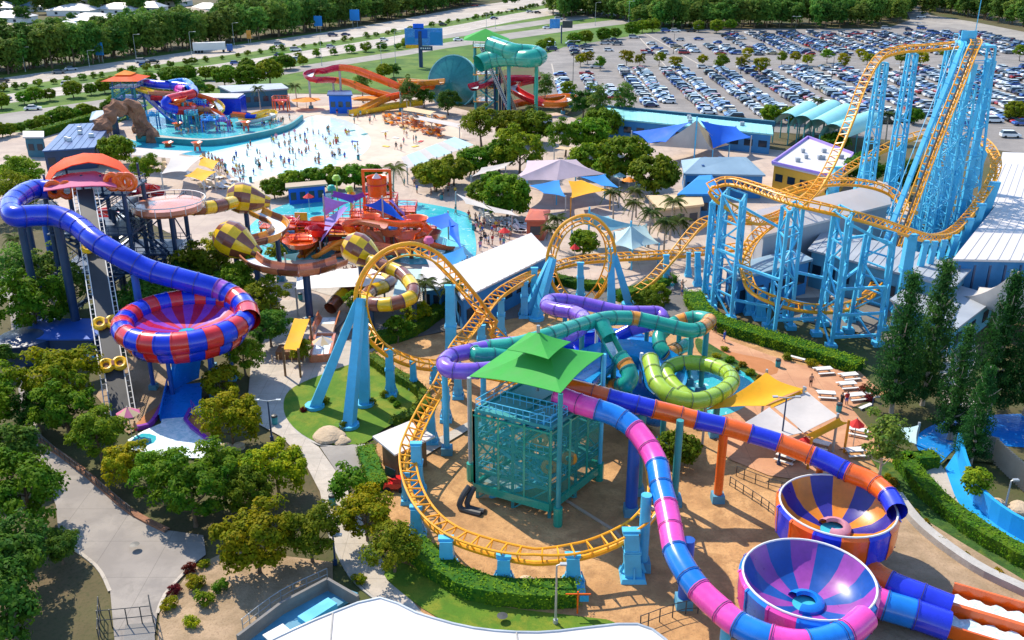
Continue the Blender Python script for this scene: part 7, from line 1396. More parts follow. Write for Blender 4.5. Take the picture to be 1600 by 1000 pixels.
# ------------------------------------------------ slides behind the wave pool
wt, wc = platform_tower('slide_tower', 'orange roofed slide tower behind the wave pool', 206, 184, 8.6, 6, 6, 3, 'steel_teal', 'steel_deep_blue')
b = MB()
for k in range(4):
    q = [(-5, -5), (5, -5), (5, 5), (-5, 5)]; a, e = q[k], q[(k + 1) % 4]; b.add([(wc.x + a[0], wc.y + a[1], 10.6), (wc.x + e[0], wc.y + e[1], 10.6), (wc.x, wc.y, 12.4)], [(0, 1, 2)])
b.build('roof', M['sail_orange'], wt); b = MB(); b.add([(wc.x - 2.2, wc.y - 2.2, 11.9), (wc.x + 2.2, wc.y - 2.2, 11.9), (wc.x + 2.2, wc.y + 2.2, 11.9), (wc.x - 2.2, wc.y + 2.2, 11.9), (wc.x, wc.y, 12.9)], [(0, 1, 4), (1, 2, 4), (2, 3, 4), (3, 0, 4)]); b.build('roof_cap', M['sail_tangerine'], wt)
for i in (-2.8, 2.8):
    for j in (-2.8, 2.8): b = MB(); b.cyl((wc.x + i, wc.y + j, 8.4), (wc.x + i, wc.y + j, 10.9), .14, 6); b.build('roof_post', M['steel_deep_blue'], wt)
tube_slide('flume', 'orange and yellow open slide zigzagging from the orange roofed tower', [(214, 136, 8.6, '~slide_mustard'), (236, 142, 8.4, '~slide_salmon'), (262, 144, 8.2, None), (283, 146, 8, '~slide_orange'), (284, 153, 7.8, None), (268, 157, 7.4, None), (270, 162, 6.6, None), (295, 160, 5.8, '~slide_salmon'), (304, 166, 5, None), (330, 170, 4, '~slide_orange'), (350, 184, 2, None), (362, 190, .9, None)], 1.1, ring=4, n=10, sub=2, posts=[(2, 0, 'steel_teal', .35), (4, 0, 'steel_teal', .35), (7, 0, 'steel_teal', .35)])
tube_slide('tube_slide', 'blue and red tube tangle behind the wave pool', [(220, 128, 8.8, 'slide_cobalt'), (246, 132, 8.8, None), (278, 134, 8.6, None), (300, 138, 8.4, 'slide_cobalt'), (302, 146, 8.2, 'slide_red'), (284, 150, 7.8, None), (262, 156, 7.6, 'slide_cobalt'), (258, 166, 6.2, None), (276, 172, 5.0, 'slide_red'), (300, 172, 4.2, None), (318, 166, 3.4, 'slide_cobalt'), (340, 164, 2.4, None)], 1.15, ring=3.4, n=10, sub=2, posts=[(2.5, 0, 'steel_teal', .3), (5, 0, 'steel_teal', .3), (8, 0, 'steel_teal', .3)])
tube_slide('tube_slide', 'second blue tube coil at the top of the tangle behind the wave pool', [(262, 132, 9, 'slide_azure'), (286, 128, 9, None), (298, 134, 8.6, None), (290, 140, 8.2, 'slide_pink'), (276, 138, 7.8, None), (292, 152, 6.4, 'slide_azure'), (320, 158, 4.4, None)], 1.1, ring=3.4, n=10, sub=2, posts=[(2, 0, 'steel_deep_blue', .3)])
t = thing('slide_shelter', 'blue walled shelter with pale roof behind the multi coloured slides', 'shelter', P(352, 178)); c = P(346, 178); b = MB(); b.box((c.x, c.y, 2.4), (13, 6, 4.8)); b.build('wall', M['slide_cobalt'], t); b = MB(); b.box((c.x - 1, c.y, 5.0), (14, 7, .3)); b.build('roof', M['white_roof'], t); b = MB(); b.box((c.x - 4, c.y - 3.1, 2.6), (5, .2, 3.2)); b.build('mural', M['slide_orange'], t)
tube_slide('flume', 'row of blue and orange children slides at the edge of the splash pool', [(362, 176, 3.6, '~slide_orange'), (384, 178, 3.2, '~slide_cobalt'), (396, 178, 3.0, '~slide_mustard'), (420, 172, 2.8, '~slide_mustard'), (426, 178, 2.2, '~white_paint'), (396, 186, 1.6, None), (370, 190, .9, None)], 1.2, ring=4, n=10, sub=2, posts=[(1, 0, 'slide_mustard', .25), (3, 0, 'slide_mustard', .25)])
t = thing('toy_boat', 'yellow and blue boat shaped play pool on the splash deck', 'play boat', P(398, 184)); sl = [P(372, 184, 2.0), P(398, 182, 2.0), P(418, 178, 2.2)]; b = MB(); b.tube(sl, [.5, 1.4, .5], 10, a0=math.pi, a1=2 * math.pi, ups=[UZ] * 3); b.build('hull', M['slide_mustard'], t, True); b = MB(); b.beam(sl[0], sl[2], .25, .3); b.build('rail', M['slide_cobalt'], t); stand(t, P(398, 182, 1.0), r=.3, mt='slide_mustard')
for k, (px, py, top) in enumerate([(263, 229, 222), (309, 236, 222), (385, 205, 190), (278, 202, 192), (440, 172, 158)]):
    c = P(px, py); tz = D(px, top, c.y).z; t = thing('spray_bucket', ('left orange spray bucket standing in the deep end', 'right orange spray bucket standing in the deep end', 'orange four legged spray bucket on the splash deck', 'small orange spray bucket at the back of the splash deck', 'red square spray frame left of the orange umbrella')[k], 'water spray', c)
    b = MB(); b.lathe((c.x, c.y, tz - 1.0), [(.7, 0), (1.2, .9), (1.35, 1.0), (1.1, .9), (.05, .3)][::-1], 14); b.build('bucket', M['slide_orange'], t, True)
    for i in (-.6, .6):
        for j in (-.4, .4): b = MB(); b.cyl((c.x + i, c.y + j, 0), (c.x + i * .8, c.y + j * .8, tz - .6), .13, 6); b.build('leg', M['slide_red'], t)
t = thing('splash_frame', 'red and orange climbing frame at the corner of the pool deck', 'play frame', P(440, 172)); c = P(440, 173); deck_on_posts(t, c, 3, 4.5, 3, 'slide_red', 'slide_orange', 'slide_orange')
for px, py, w_, h, mt, lb in [(290, 196, 3, 5, 'slide_azure', 'blue splash tower nearest the left end of the deck'), (302, 203, 3, 4, 'steel_teal', 'teal splash tower in the middle of the splash deck'), (330, 205, 4, 3, 'slide_azure', 'blue low splash frame near the pool wall'), (270, 190, 3, 6, 'slide_sky', 'tall pale blue splash frame at the back of the deck'), (316, 192, 3, 5, 'slide_cobalt', 'dark blue splash frame under the slides'), (350, 204, 3, 2.6, 'slide_violet', 'violet splash frame near the toy boat'), (240, 198, 3, 3, 'slide_sky', 'small pale blue frame beside the rock arch')]:
    t = thing('splash_frame', lb, 'play frame', P(px, py)); c = P(px, py); deck_on_posts(t, c, h, w_, w_ * .7, mt, mt, 'steel_blue'); b = MB(); b.lathe((c.x, c.y, h), [(1.1, 0), (.8, .7), (.05, 1.2)][::-1], 8); b.build('cap', M[mt], t, True)
for lb, pts in [('red flume curling in front of the blue tangle', [(236, 150, 6.5, '~slide_red'), (262, 152, 6, None), (300, 154, 5.4, '~slide_orange'), (330, 160, 4.2, None), (322, 172, 2.6, '~slide_tangerine'), (300, 180, 1.2, None)]), ('orange flume dropping to the splash deck', [(292, 142, 8, '~slide_orange'), (316, 148, 6.6, None), (336, 156, 5, '~slide_mustard'), (345, 170, 3, None), (330, 180, 1.5, '~slide_orange'), (312, 186, .8, None)]), ('blue flume beside the rock arch', [(222, 140, 7, '~slide_cobalt'), (240, 158, 5, None), (262, 178, 2.4, '~slide_azure'), (280, 190, .8, None)])]: tube_slide('flume', lb, pts, 1.15, ring=4, n=10, sub=2, posts=[(2, 0, 'steel_teal', .3), (3.4, 0, 'steel_teal', .3)])
# rock arch
t = thing('rock_arch', 'red brown rock arch at the left end of the wave pool', 'rock arch', P(190, 228)); a, e = P(150, 236), P(226, 220); pts = [a, a.lerp(e, .15) + V((0, 0, 4.5)), a.lerp(e, .45) + V((0, 1.5, 8.6)), a.lerp(e, .75) + V((0, 2, 8.4)), a.lerp(e, .95) + V((0, 1, 4.0)), e]
sl = spline(pts, .7)[0]; b = MB(); b.tube(sl, [1.8 + .4 * math.sin(i * .9) for i in range(len(sl))], 14)
rr = random.Random(3); b.v = [(x + .45 * math.sin(y * 1.7 + z), y + .5 * math.sin(x * 1.3 + z * 1.9), z + .4 * math.sin(x * 1.9 + y)) for x, y, z in b.v]; b.build('rock', M['rock'], t)
for k, (px, py, s) in enumerate([(232, 214, 2.0), (222, 206, 2.2), (240, 222, 1.8), (148, 228, 2.4)]):
    bm = bmesh.new(); bmesh.ops.create_icosphere(bm, subdivisions=3, radius=s); c = P(px, py)
    for v in bm.verts: v.co *= 1 + .22 * math.sin(2.1 * v.co.x + k) * math.cos(1.7 * v.co.y) + .12 * math.sin(3.1 * v.co.z + 2 * k); v.co.z *= 1.25
    mh = bpy.data.meshes.new('boulder'); bm.to_mesh(mh); bm.free(); mh.materials.append(M['rock']); o = link('boulder', mh, t, Matrix.Translation(c + V((0, 0, s * .5))))
# beach loungers in rows on the terrace
LG = MB(); LG.box((0, 0, .32), (.65, 1.3, .1)); LG.add([(-.32, .6, .34), (.32, .6, .34), (.32, 1.1, .85), (-.32, 1.1, .85)], [(0, 1, 2, 3)]); lme = {}
for mt in ('slide_salmon', 'sail_tangerine', 'sail_cream', 'white_paint'): lme[mt] = LG.mesh('cushion', M[mt])
FR_ = MB()
for i in (-.3, .3):
    for j in (-.55, .55): FR_.box((i, j, .14), (.06, .06, .28))
fme = FR_.mesh('frame', M['white_paint'])
def lounger(px, py, mt, rz, grp, lb):
    t = thing('sun_lounger', lb, 'sun lounger', P(px, py, 0), grp); t.rotation_euler = (0, 0, rz); t.scale = (1.35, 1.35, 1.35)
    for me, nm in ((lme[mt], 'cushion'), (fme, 'frame')): o = bpy.data.objects.new(nm, me); COL.objects.link(o); o.parent = t
cn = {'slide_salmon': 'salmon pink', 'sail_tangerine': 'orange', 'sail_cream': 'cream', 'white_paint': 'white'}
for k in range(95):
    u, v = random.random(), random.random(); x = 600 + 96 * u; y = 178 + 34 * v * (.4 + .6 * u) + u * 6
    mt = random.choice(['slide_salmon', 'slide_salmon', 'sail_tangerine', 'sail_cream', 'slide_salmon']); lounger(x, y, mt, random.choice([0, .5, -.4]) + 2.6, cn[mt] + ' loungers on the beach terrace', cn[mt] + ' sun lounger on the terrace right of the wave pool')
for k in range(22):
    x, y = random.uniform(208, 262), random.uniform(252, 270); lounger(x, y, random.choice(['white_paint', 'sail_cream']), .4, 'loungers beside the lower left of the wave pool', 'pale sun lounger near the white awning at the lower left of the pool')
for k in range(26):
    x, y = random.uniform(300, 372), random.uniform(274, 296); lounger(x, y, random.choice(['white_paint', 'sail_cream']), 1.0, 'loungers on the deck below the yellow sails', 'pale sun lounger on the deck below the yellow sails')
for k in range(30):
    x = random.uniform(760, 820); lounger(x, 336 + (x - 760) * .28 + random.uniform(0, 14), 'white_paint', 1.2, 'white chairs at the plaza cafe', 'white chair at the cafe under the long white awning')
# ================================================================== CARS
def car_mesh(kind):
    b = MB(); L, W = {'sedan': (4.6, 1.82), 'van': (4.8, 1.95), 'hatch': (4.0, 1.75), 'ute': (5.2, 1.9)}[kind]; w = W / 2
    prof = {'sedan': [(-2.3, .35), (-2.3, .85), (-1.5, .98), (1.25, .95), (2.1, .82), (2.3, .6), (2.3, .35)], 'hatch': [(-2.0, .35), (-2.0, .95), (-1.7, 1.0), (1.1, .98), (1.85, .8), (2.0, .6), (2.0, .35)], 'van': [(-2.4, .4), (-2.4, 1.1), (-2.2, 1.15), (1.5, 1.1), (2.3, .95), (2.4, .7), (2.4, .4)], 'ute': [(-2.6, .45), (-2.6, 1.05), (-.4, 1.05), (1.6, 1.08), (2.45, .95), (2.6, .7), (2.6, .45)]}[kind]
    cab = {'sedan': [(-1.75, .96), (-1.1, 1.43), (.35, 1.45), (1.2, .94)], 'hatch': [(-1.9, .98), (-1.5, 1.46), (.3, 1.5), (1.15, .97)], 'van': [(-2.3, 1.12), (-2.0, 1.78), (.6, 1.8), (1.5, 1.09)], 'ute': [(-.5, 1.04), (-.35, 1.72), (.8, 1.74), (1.6, 1.07)]}[kind]
    n = len(prof); b.add([(x, -w, z) for x, z in prof] + [(x, w, z) for x, z in prof], [tuple(range(n)), tuple(range(2 * n - 1, n - 1, -1))] + [(i, n + i, n + (i + 1) % n, (i + 1) % n) for i in range(n)])
    for f in range(len(b.f)): b.f[f] = b.f[f]
    k = w * .93; r = w * .76; c = cab
    b.add([(c[0][0], -k, c[0][1]), (c[1][0], -r, c[1][1]), (c[2][0], -r, c[2][1]), (c[3][0], -k, c[3][1]), (c[0][0], k, c[0][1]), (c[1][0], r, c[1][1]), (c[2][0], r, c[2][1]), (c[3][0], k, c[3][1])], [(0, 3, 2, 1), (4, 5, 6, 7), (0, 1, 5, 4), (1, 2, 6, 5), (2, 3, 7, 6)], [1, 1, 1, 0, 1])
    zt = c[1][1] + .015; b.add([(c[1][0] - .05, -r - .02, zt), (c[2][0] + .05, -r - .02, zt), (c[2][0] + .05, r + .02, zt), (c[1][0] - .05, r + .02, zt)], [(0, 1, 2, 3)], 0)
    for x in (-L * .3, L * .31):
        for s in (-1, 1): b.tube([(x, s * (w - .18), .33), (x, s * (w + .02), .33)], .33, 8, m=2)
    return b
CARM = {k: car_mesh(k) for k in ('sedan', 'van', 'hatch', 'ute')}; CME = {k: v.mesh('body', [M['car_white'], M['glass_dark'], M['tyre']]) for k, v in CARM.items()}
KN = {'sedan': 'sedan', 'van': 'high roofed van', 'hatch': 'hatchback', 'ute': 'utility pickup'}
def car(p, rz, kind, col, label, group=None, name='parked_car', cat='car'):
    o = bpy.data.objects.new(name, CME[kind]); COL.objects.link(o); o.location = (p.x, p.y, .05); o.rotation_euler = (0, 0, rz); o.material_slots[0].link = 'OBJECT'; o.material_slots[0].material = M['car_' + col]; return tag(o, label, cat, group)
CW = ['white'] * 7 + ['silver'] * 4 + ['black'] * 3 + ['grey'] * 3 + ['blue'] * 7 + ['navy'] * 5 + ['red'] * 2 + ['gold']
spots = []; rnd = random.Random(4)
def edge_y(X):        # nearest usable depth of the car park
    return 268 + max(0, (60 - X)) * .75 if X < 60 else (262 - (X - 60) * .12)
rows = [(16.8, 0), (26, 0), (31.5, 1)] + [(43.7 + 14.9 * k + s * 2.9, k * 2 + (s > 0)) for k in range(13) for s in (-1, 1)]
for ri, (X, q) in enumerate(rows):
    y = edge_y(X) + rnd.uniform(0, 4); run = 1
    while y < (486 if X > 100 else 458):
        gap = 366 < y < 402; dens = .9 if y < 352 else .55
        if X < 35: dens = .85 if y < 335 and not (X > 30 and y > 320) else .15
        if y > 402: dens = .8 if X > 90 else (.55 if X > 62 else .2)
        if y > 430 and X < 110: dens *= .4
        if not gap and rnd.random() < dens: spots.append((X + rnd.uniform(-.35, .35), y, ri))
        y += rnd.uniform(2.5, 2.75)
ordn = ['first', 'second', 'third', 'fourth', 'fifth', 'sixth', 'seventh', 'eighth', 'ninth', 'tenth', 'eleventh', 'twelfth', 'thirteenth', 'fourteenth', 'fifteenth', 'sixteenth', 'seventeenth', 'eighteenth', 'nineteenth', 'twentieth', 'twenty first', 'twenty second', 'twenty third', 'twenty fourth', 'twenty fifth', 'twenty sixth', 'twenty seventh', 'twenty eighth', 'twenty ninth', 'thirtieth']
def inview(s): p = V((s[0], s[1], 0)); return 800 + s[0] * ppm(p) < 1610
spots.sort(key=lambda s: (not inview(s), s[1])); rest = {}
for k, (X, y, ri) in enumerate(spots):
    kind = rnd.choice(['sedan', 'hatch', 'sedan', 'van', 'hatch', 'sedan', 'ute', 'van']); col = rnd.choice(CW); rz = (0 if ri % 2 else math.pi) + rnd.uniform(-.04, .04)
    if k < 272: car(V((X, y, 0)), rz, kind, col, '%s %s in the %s car park row from the left' % (col if col not in ('gold',) else 'pale gold', KN[kind], ordn[ri]), '%s %ss in the %s car park row' % (col, KN[kind], ordn[ri]))
    else: rest.setdefault(col, []).append((X, y, rz, kind))
mb = MB(); cols_ = list(rest); nv = 0
for ci, col in enumerate(cols_):
    for X, y, rz, kind in rest[col]:
        src = CARM[kind]; ca, sa = math.cos(rz), math.sin(rz); b0 = len(mb.v); mb.v += [(X + vx * ca - vy * sa, y + vx * sa + vy * ca, vz + .05) for vx, vy, vz in src.v]; mb.f += [tuple(b0 + i for i in f) for f in src.f]; mb.m += [ci if m_ == 0 else len(cols_) + m_ - 1 for m_ in src.m]
if mb.v: tag(mb.build('parked_cars', [M['car_' + c_] for c_ in cols_] + [M['glass_dark'], M['tyre']], org=V((0, 0, 0))), kind='stuff')
LN = MB()
for X, q in rows:
    y = edge_y(X)
    while y < 455: LN.add([(X - 2.4, y - 1.35, .2), (X + 2.4, y - 1.35, .2), (X + 2.4, y - 1.25, .2), (X - 2.4, y - 1.25, .2)], [(0, 1, 2, 3)]); y += 5.25
tag(LN.build('parking_lines', M['line_white'], org=V((0, 0, 0))), kind='structure')
for px, py, kind, col, lb in [(1090, 46, 'van', 'white', 'white van alone at the back of the car park by the wood'), (945, 64, 'sedan', 'silver', 'silver sedan at the top left corner of the car park'), (960, 64, 'hatch', 'navy', 'navy hatchback next to the silver sedan at the top left of the car park'), (990, 60, 'van', 'silver', 'silver van on the upper car park lane'), (1040, 50, 'van', 'blue', 'blue van in the shade of the car park wood'), (1055, 50, 'van', 'white', 'white bus like van in the shade of the car park wood'), (1080, 50, 'ute', 'black', 'black pickup in the shade of the car park wood'), (1138, 55, 'hatch', 'blue', 'blue hatchback alone on the empty upper bays'), (1267, 52, 'van', 'white', 'white van parked close to the wood edge'), (1283, 58, 'hatch', 'white', 'white hatchback crossing the upper lane'), (1384, 46, 'van', 'silver', 'silver van under the trees at the top right'), (1420, 48, 'hatch', 'navy', 'navy hatchback near the access road'), (1440, 46, 'van', 'blue', 'blue van turning onto the access road'), (1439, 28, 'van', 'white', 'white van on the access road bend'), (1045, 116, 'sedan', 'black', 'black sedan driving in the aisle of the third row'), (1578, 215, 'van', 'white', 'white van at the right edge near the red garden bed')]:
    car(P(px, py), rnd.uniform(-.3, .3), kind, col, lb, name='car')
for px, py, kind, col, lb, rz in [(8, 157, 'hatch', 'navy', 'navy car on the near lanes at the left edge', .35), (108, 135, 'van', 'white', 'white van on the near lanes behind the orange roof', .32), (92, 115, 'sedan', 'grey', 'grey sedan on the far lanes at the left', .32), (112, 110, 'sedan', 'silver', 'silver sedan on the far lanes at the left', .32), (4, 129, 'sedan', 'black', 'black sedan on the far lanes at the left edge', .32), (222, 98, 'van', 'silver', 'silver van on the far lanes above the orange roof', .3), (226, 104, 'hatch', 'blue', 'blue hatchback beside the silver van on the far lanes', .3), (240, 99, 'sedan', 'black', 'black sedan ahead of the silver van on the far lanes', .3), (368, 101, 'hatch', 'blue', 'blue hatchback alone on the near lanes', .3), (437, 72, 'van', 'silver', 'silver van on the far lanes below the road sign', .3), (437, 88, 'sedan', 'navy', 'dark car hidden by the median shrubs', .3), (462, 80, 'van', 'white', 'white van on the far lanes near the median shrubs', .3), (463, 79, 'hatch', 'silver', 'silver car following the white van', .3), (520, 57, 'van', 'navy', 'dark van on the far lanes', .3), (463, 96, 'van', 'white', 'white people mover on the near lanes', .28), (517, 75, 'hatch', 'silver', 'silver hatchback on the near lanes', .28), (600, 64, 'hatch', 'white', 'white hatchback on the near lanes left of the billboard', .28), (540, 56, 'sedan', 'navy', 'navy sedan on the far lanes', .28), (692, 40, 'sedan', 'black', 'black sedan on the near lanes right of the billboard', .28), (772, 30, 'sedan', 'navy', 'navy sedan on the near lanes at the top', .3), (742, 10, 'sedan', 'red', 'dark red sedan on the far lanes near the top', .3), (828, 20, 'sedan', 'silver', 'silver sedan on the near lanes top right', .3), (840, 21, 'hatch', 'black', 'black hatchback beside the silver sedan top right', .3), (828, 11, 'hatch', 'blue', 'blue hatchback far up the lanes', .3), (860, 11, 'sedan', 'white', 'white car far up the lanes', .3), (873, 31, 'van', 'silver', 'silver van on the exit ramp', .3), (855, 45, 'sedan', 'white', 'white sedan on the service road beside the sign', .3), (716, 64, 'sedan', 'white', 'white sedan on the service road left of the green roof', .3), (52, 172, 'sedan', 'white', 'white sedan on the service road at far left', .3)]:
    car(P(px, py), rz, kind, col, lb, name='car')
p = P(330, 82); t = thing('truck', 'long white semi-trailer truck on the far highway lanes', 'truck', p); rz = .28; dx = V((math.cos(rz), math.sin(rz), 0))
b = MB(); b.beam(p - dx * 7 + V((0, 0, 2.6)), p + dx * 6 + V((0, 0, 2.6)), 2.5, 3.0); b.build('trailer', M['white_paint'], t); b = MB(); b.beam(p + dx * 6.4 + V((0, 0, 1.8)), p + dx * 8.8 + V((0, 0, 1.8)), 2.4, 2.6); cb = b.build('cab', M['car_blue'], t); b = MB(); b.beam(p + dx * 8.0 + V((0, 0, 2.4)), p + dx * 8.85 + V((0, 0, 2.4)), 2.3, .9); b.build('windscreen', M['glass_dark'], cb)
for q in (-6, -4.8, -3.6, 5, 7.6): b = MB(); o = p + dx * q; s = V((-dx.y, dx.x, 0)); b.cyl(o - s * 1.2 + V((0, 0, .5)), o + s * 1.2 + V((0, 0, .5)), .5, 8); b.build('wheel_axle', M['tyre'], t)
for px, py, w_, h, mt, lb in [(158, 98, 3.0, 8, 'sail_sky', 'pale blue road sign on the far side of the highway at the left'), (498, 50, 4, 8, 'sail_sky', 'blue road sign on the far side of the highway'), (555, 42, 5, 9, 'sail_sky', 'large pale road sign on the far side of the highway'), (390, 68, 2, 6, 'slide_amber', 'small amber road sign under the highway trees')]:
    q = P(px, py); t = thing('road_sign', lb, 'road sign', q); b = MB(); b.box((q.x, q.y, h * .65), (w_, .2, h * .6)); b.build('panel', M[mt], t)
    for s in (-.4, .4): b = MB(); b.cyl((q.x + s * w_ * .6, q.y + .2, 0), (q.x + s * w_ * .6, q.y + .2, h), .1, 6); b.build('pole', M['steel_grey'], t)
# ================================================================== PEOPLE
def body_mesh(pose, outfit):
    J = {'pel': (0, 0, .95), 'chest': (0, -.01, 1.32), 'neck': (0, 0, 1.5), 'head': (0, -.01, 1.68), 'top': (0, 0, 1.77)}
    st = {'stand': ((.0, .0), (.0, .0), .12, .1), 'walk': ((.22, .02), (-.24, .1), .3, -.25), 'wave': ((.02, 0), (-.03, 0), .5, .15)}[pose]
    vs_ = []; es = []; rad = []
    def add(p, r, par=None):
        vs_.append(p); rad.append(r); i = len(vs_) - 1
        if par is not None: es.append((par, i))
        return i
    pel = add(J['pel'], .16); ch = add(J['chest'], .17, pel); nk = add(J['neck'], .07, ch); hd = add(J['head'], .11, nk); add(J['top'], .085, hd)
    for s, (fy, ky) in ((-1, st[0]), (1, st[1])):
        hp = add((s * .1, 0, .88), .1, pel); kn = add((s * .11, -fy * .6, .5), .068, hp); an = add((s * .11, -fy + ky, .09), .045, kn); add((s * .12, -fy + ky - .16, .04), .04, an)
    for s, f in ((-1, st[2]), (1, st[3])):
        sh = add((s * .2, 0, 1.42), .07, ch)
        if pose == 'wave' and s < 0: el = add((s * .42, -.05, 1.5), .045, sh); add((s * .5, -.06, 1.78), .035, el)
        else: el = add((s * .27, -f * .3, 1.16), .045, sh); add((s * .27, -f * .9 - .05, .92), .035, el)
    me = bpy.data.meshes.new('person'); me.from_pydata(vs_, es, []); bm = bmesh.new(); bm.from_mesh(me); sk = bm.verts.layers.skin.verify()
    bm.verts.ensure_lookup_table()
    for i, v in enumerate(bm.verts): v[sk].radius = (rad[i], rad[i]); v[sk].use_root = (i == 0)
    bm.to_mesh(me); bm.free(); o = bpy.data.objects.new('person', me); COL.objects.link(o); o.modifiers.new('skin', 'SKIN'); sbm = o.modifiers.new('sub', 'SUBSURF'); sbm.levels = 1; sbm.render_levels = 1
    dg = bpy.context.evaluated_depsgraph_get(); dg.update(); out = bpy.data.meshes.new_from_object(o.evaluated_get(dg)); bpy.data.objects.remove(o)
    out.name = 'person'; out.materials.clear()
    for k in ('skin', 'cloth_red', 'cloth_blue', 'hair'): out.materials.append(M[k])
    top, bot = outfit
    for p in out.polygons:
        c = p.center; m = 0
        if c.z > 1.7 or (c.z > 1.6 and c.y > .03): m = 3
        elif bot[0] < c.z < bot[1] and abs(c.x) < .24: m = 2
        elif top and top[0] < c.z < top[1] and abs(c.x) < .3: m = 1
        p.material_index = m; p.use_smooth = True
    return out
PM = [body_mesh('stand', ((1.0, 1.48), (.55, 1.0))), body_mesh('walk', ((1.0, 1.48), (.55, 1.0))), body_mesh('wave', (None, (.6, 1.0))), body_mesh('stand', (None, (.65, 1.0))), body_mesh('walk', ((1.0, 1.45), (.8, 1.0)))]
CC = ['red', 'blue', 'black', 'white', 'teal', 'yellow', 'pink']; rp = random.Random(8)
def person(p, z, label, group=None, k=None, s=1.0, cols=None, rz=None):
    k = rp.randrange(5) if k is None else k; o = bpy.data.objects.new('person', PM[k]); COL.objects.link(o); o.location = (p.x, p.y, z); o.rotation_euler = (0, 0, rp.uniform(0, 6.28) if rz is None else rz); o.scale = (s, s, s)
    a, b_ = cols or (rp.choice(CC), rp.choice(CC[:5]))
    for i, c in ((1, a), (2, b_)): o.material_slots[i].link = 'OBJECT'; o.material_slots[i].material = M['cloth_' + c]
    return tag(o, label, 'person', group), (a, b_, k)
def inside(x, y, poly):
    r = False; j = len(poly) - 1
    for i in range(len(poly)):
        (xi, yi), (xj, yj) = poly[i], poly[j]
        if (yi > y) != (yj > y) and x < (xj - xi) * (y - yi) / (yj - yi) + xi: r = not r
        j = i
    return r
def crowd(poly, n, z, where, group, s=(1.0, 1.15)):
    xs, ys = [q[0] for q in poly], [q[1] for q in poly]; k = 0
    while k < n:
        x, y = rp.uniform(min(xs), max(xs)), rp.uniform(min(ys), max(ys))
        if not inside(x, y, poly): continue
        a, b_, kk = rp.choice(CC), rp.choice(CC[:5]), rp.randrange(5)
        wear = ('%s shorts and bare chest' % b_) if kk in (2, 3) else '%s top and %s shorts' % (a, b_)
        person(P(x, y), z, 'person in %s %s' % (wear, where), '%s, %s' % (group, wear), kk, rp.uniform(*s), (a, b_)); k += 1
crowd([(345, 262), (310, 240), (400, 222), (450, 212), (500, 200), (560, 210), (570, 240), (500, 258), (430, 268), (384, 280)], 95, -.55, 'in the wave pool', 'bathers in the wave pool', (1.1, 1.3))
crowd([(318, 244), (352, 262), (384, 284), (376, 292), (340, 272), (310, 252)], 26, 0, 'on the wave pool deck', 'people on the deck by the wave pool')
crowd([(510, 180), (560, 178), (640, 200), (680, 225), (600, 246), (580, 240), (582, 210)], 18, .02, 'on the pale beach', 'people on the beach')
crowd([(700, 330), (740, 345), (800, 365), (800, 385), (740, 395), (735, 350)], 34, 0, 'by the white hall', 'people on the plaza')
crowd([(600, 285), (660, 280), (720, 300), (700, 325), (640, 300)], 12, 0, 'behind the tipping bucket', 'people behind the tipping bucket')
crowd([(480, 430), (610, 428), (620, 440), (490, 446)], 24, 0, 'queueing behind snake slide', 'people queueing for the snake slide')
crowd([(262, 214), (400, 206), (440, 196), (466, 184), (440, 190), (400, 196), (300, 206)], 24, .1, 'on the splash deck', 'people on the splash deck')
crowd([(1010, 430), (1045, 420), (1075, 470), (1060, 500), (1040, 480)], 8, 0, 'near second loop', 'people on the path by the second loop')
crowd([(1120, 215), (1160, 205), (1180, 235), (1090, 240)], 9, 0, 'under blue canopy', 'people under the blue canopy')
crowd([(500, 320), (640, 330), (690, 350), (660, 390), (500, 395), (440, 380)], 18, 0, 'in the kids pool', 'people in the kids pool')
for px, py, k, cols, lb, rz in [(1314, 636, 0, ('black', 'black'), 'person in dark clothes standing at the patio tables, left of the pair', 2), (1322, 634, 0, ('red', 'blue'), 'person in a red top standing at the patio tables, right of the pair', 3.4), (1131, 536, 1, ('blue', 'blue'), 'person in blue walking on the patio by the long hedge', 1.0), (1117, 522, 1, ('black', 'black'), 'person in black walking at the end of the long hedge', 1.2), (214, 682, 3, ('red', 'red'), 'person standing at the edge of the small run-out pool', 2.4), (1266, 606, 3, ('black', 'black'), 'person in black crouched by the corner of the white roof', .2), (1361, 628, 0, ('red', 'black'), 'person in red at the right edge of the patio', 1.0), (1257, 682, 0, ('blue', 'black'), 'person under the yellow strip sail', .6)]:
    person(P(px, py), 0, lb, None, k, 1.05, cols, rz)
# ================================================================== SMALL THINGS
def bin_(px, py, lb, mt='steel_teal', group=None):
    c = P(px, py); t = thing('rubbish_bin', lb, 'bin', c, group); b = MB(); b.lathe(c, [(.3, 0), (.34, .95), (.3, 1.0)][::-1], 10); b.build('body', M[mt], t, True); b = MB(); b.lathe((c.x, c.y, 1.0), [(.36, 0), (.3, .2), (.02, .28)][::-1], 10); b.build('lid', M['steel_dark'], t, True)
for px, py in [(430, 664), (520, 790), (1215, 575), (1310, 645), (640, 330), (690, 312), (392, 285), (740, 360), (470, 470), (560, 250)]: bin_(px, py, 'dark lidded rubbish bin beside a park path', group='lidded rubbish bins')
t = thing('pump_tank', 'dark blue pump tank in the shade under the left slide tower', 'tank', P(46, 560)); c = P(46, 556); b = MB(); b.lathe(c, [(3.4, 0), (3.4, 2.6), (3.2, 2.7), (.05, 3.0)][::-1], 20); b.build('tank', M['steel_navy'], t, True); b = MB(); b.cyl(c + V((3.0, -2, .6)), c + V((9, -2, .6)), .3, 8); b.build('pipe', M['steel_blue'], t)
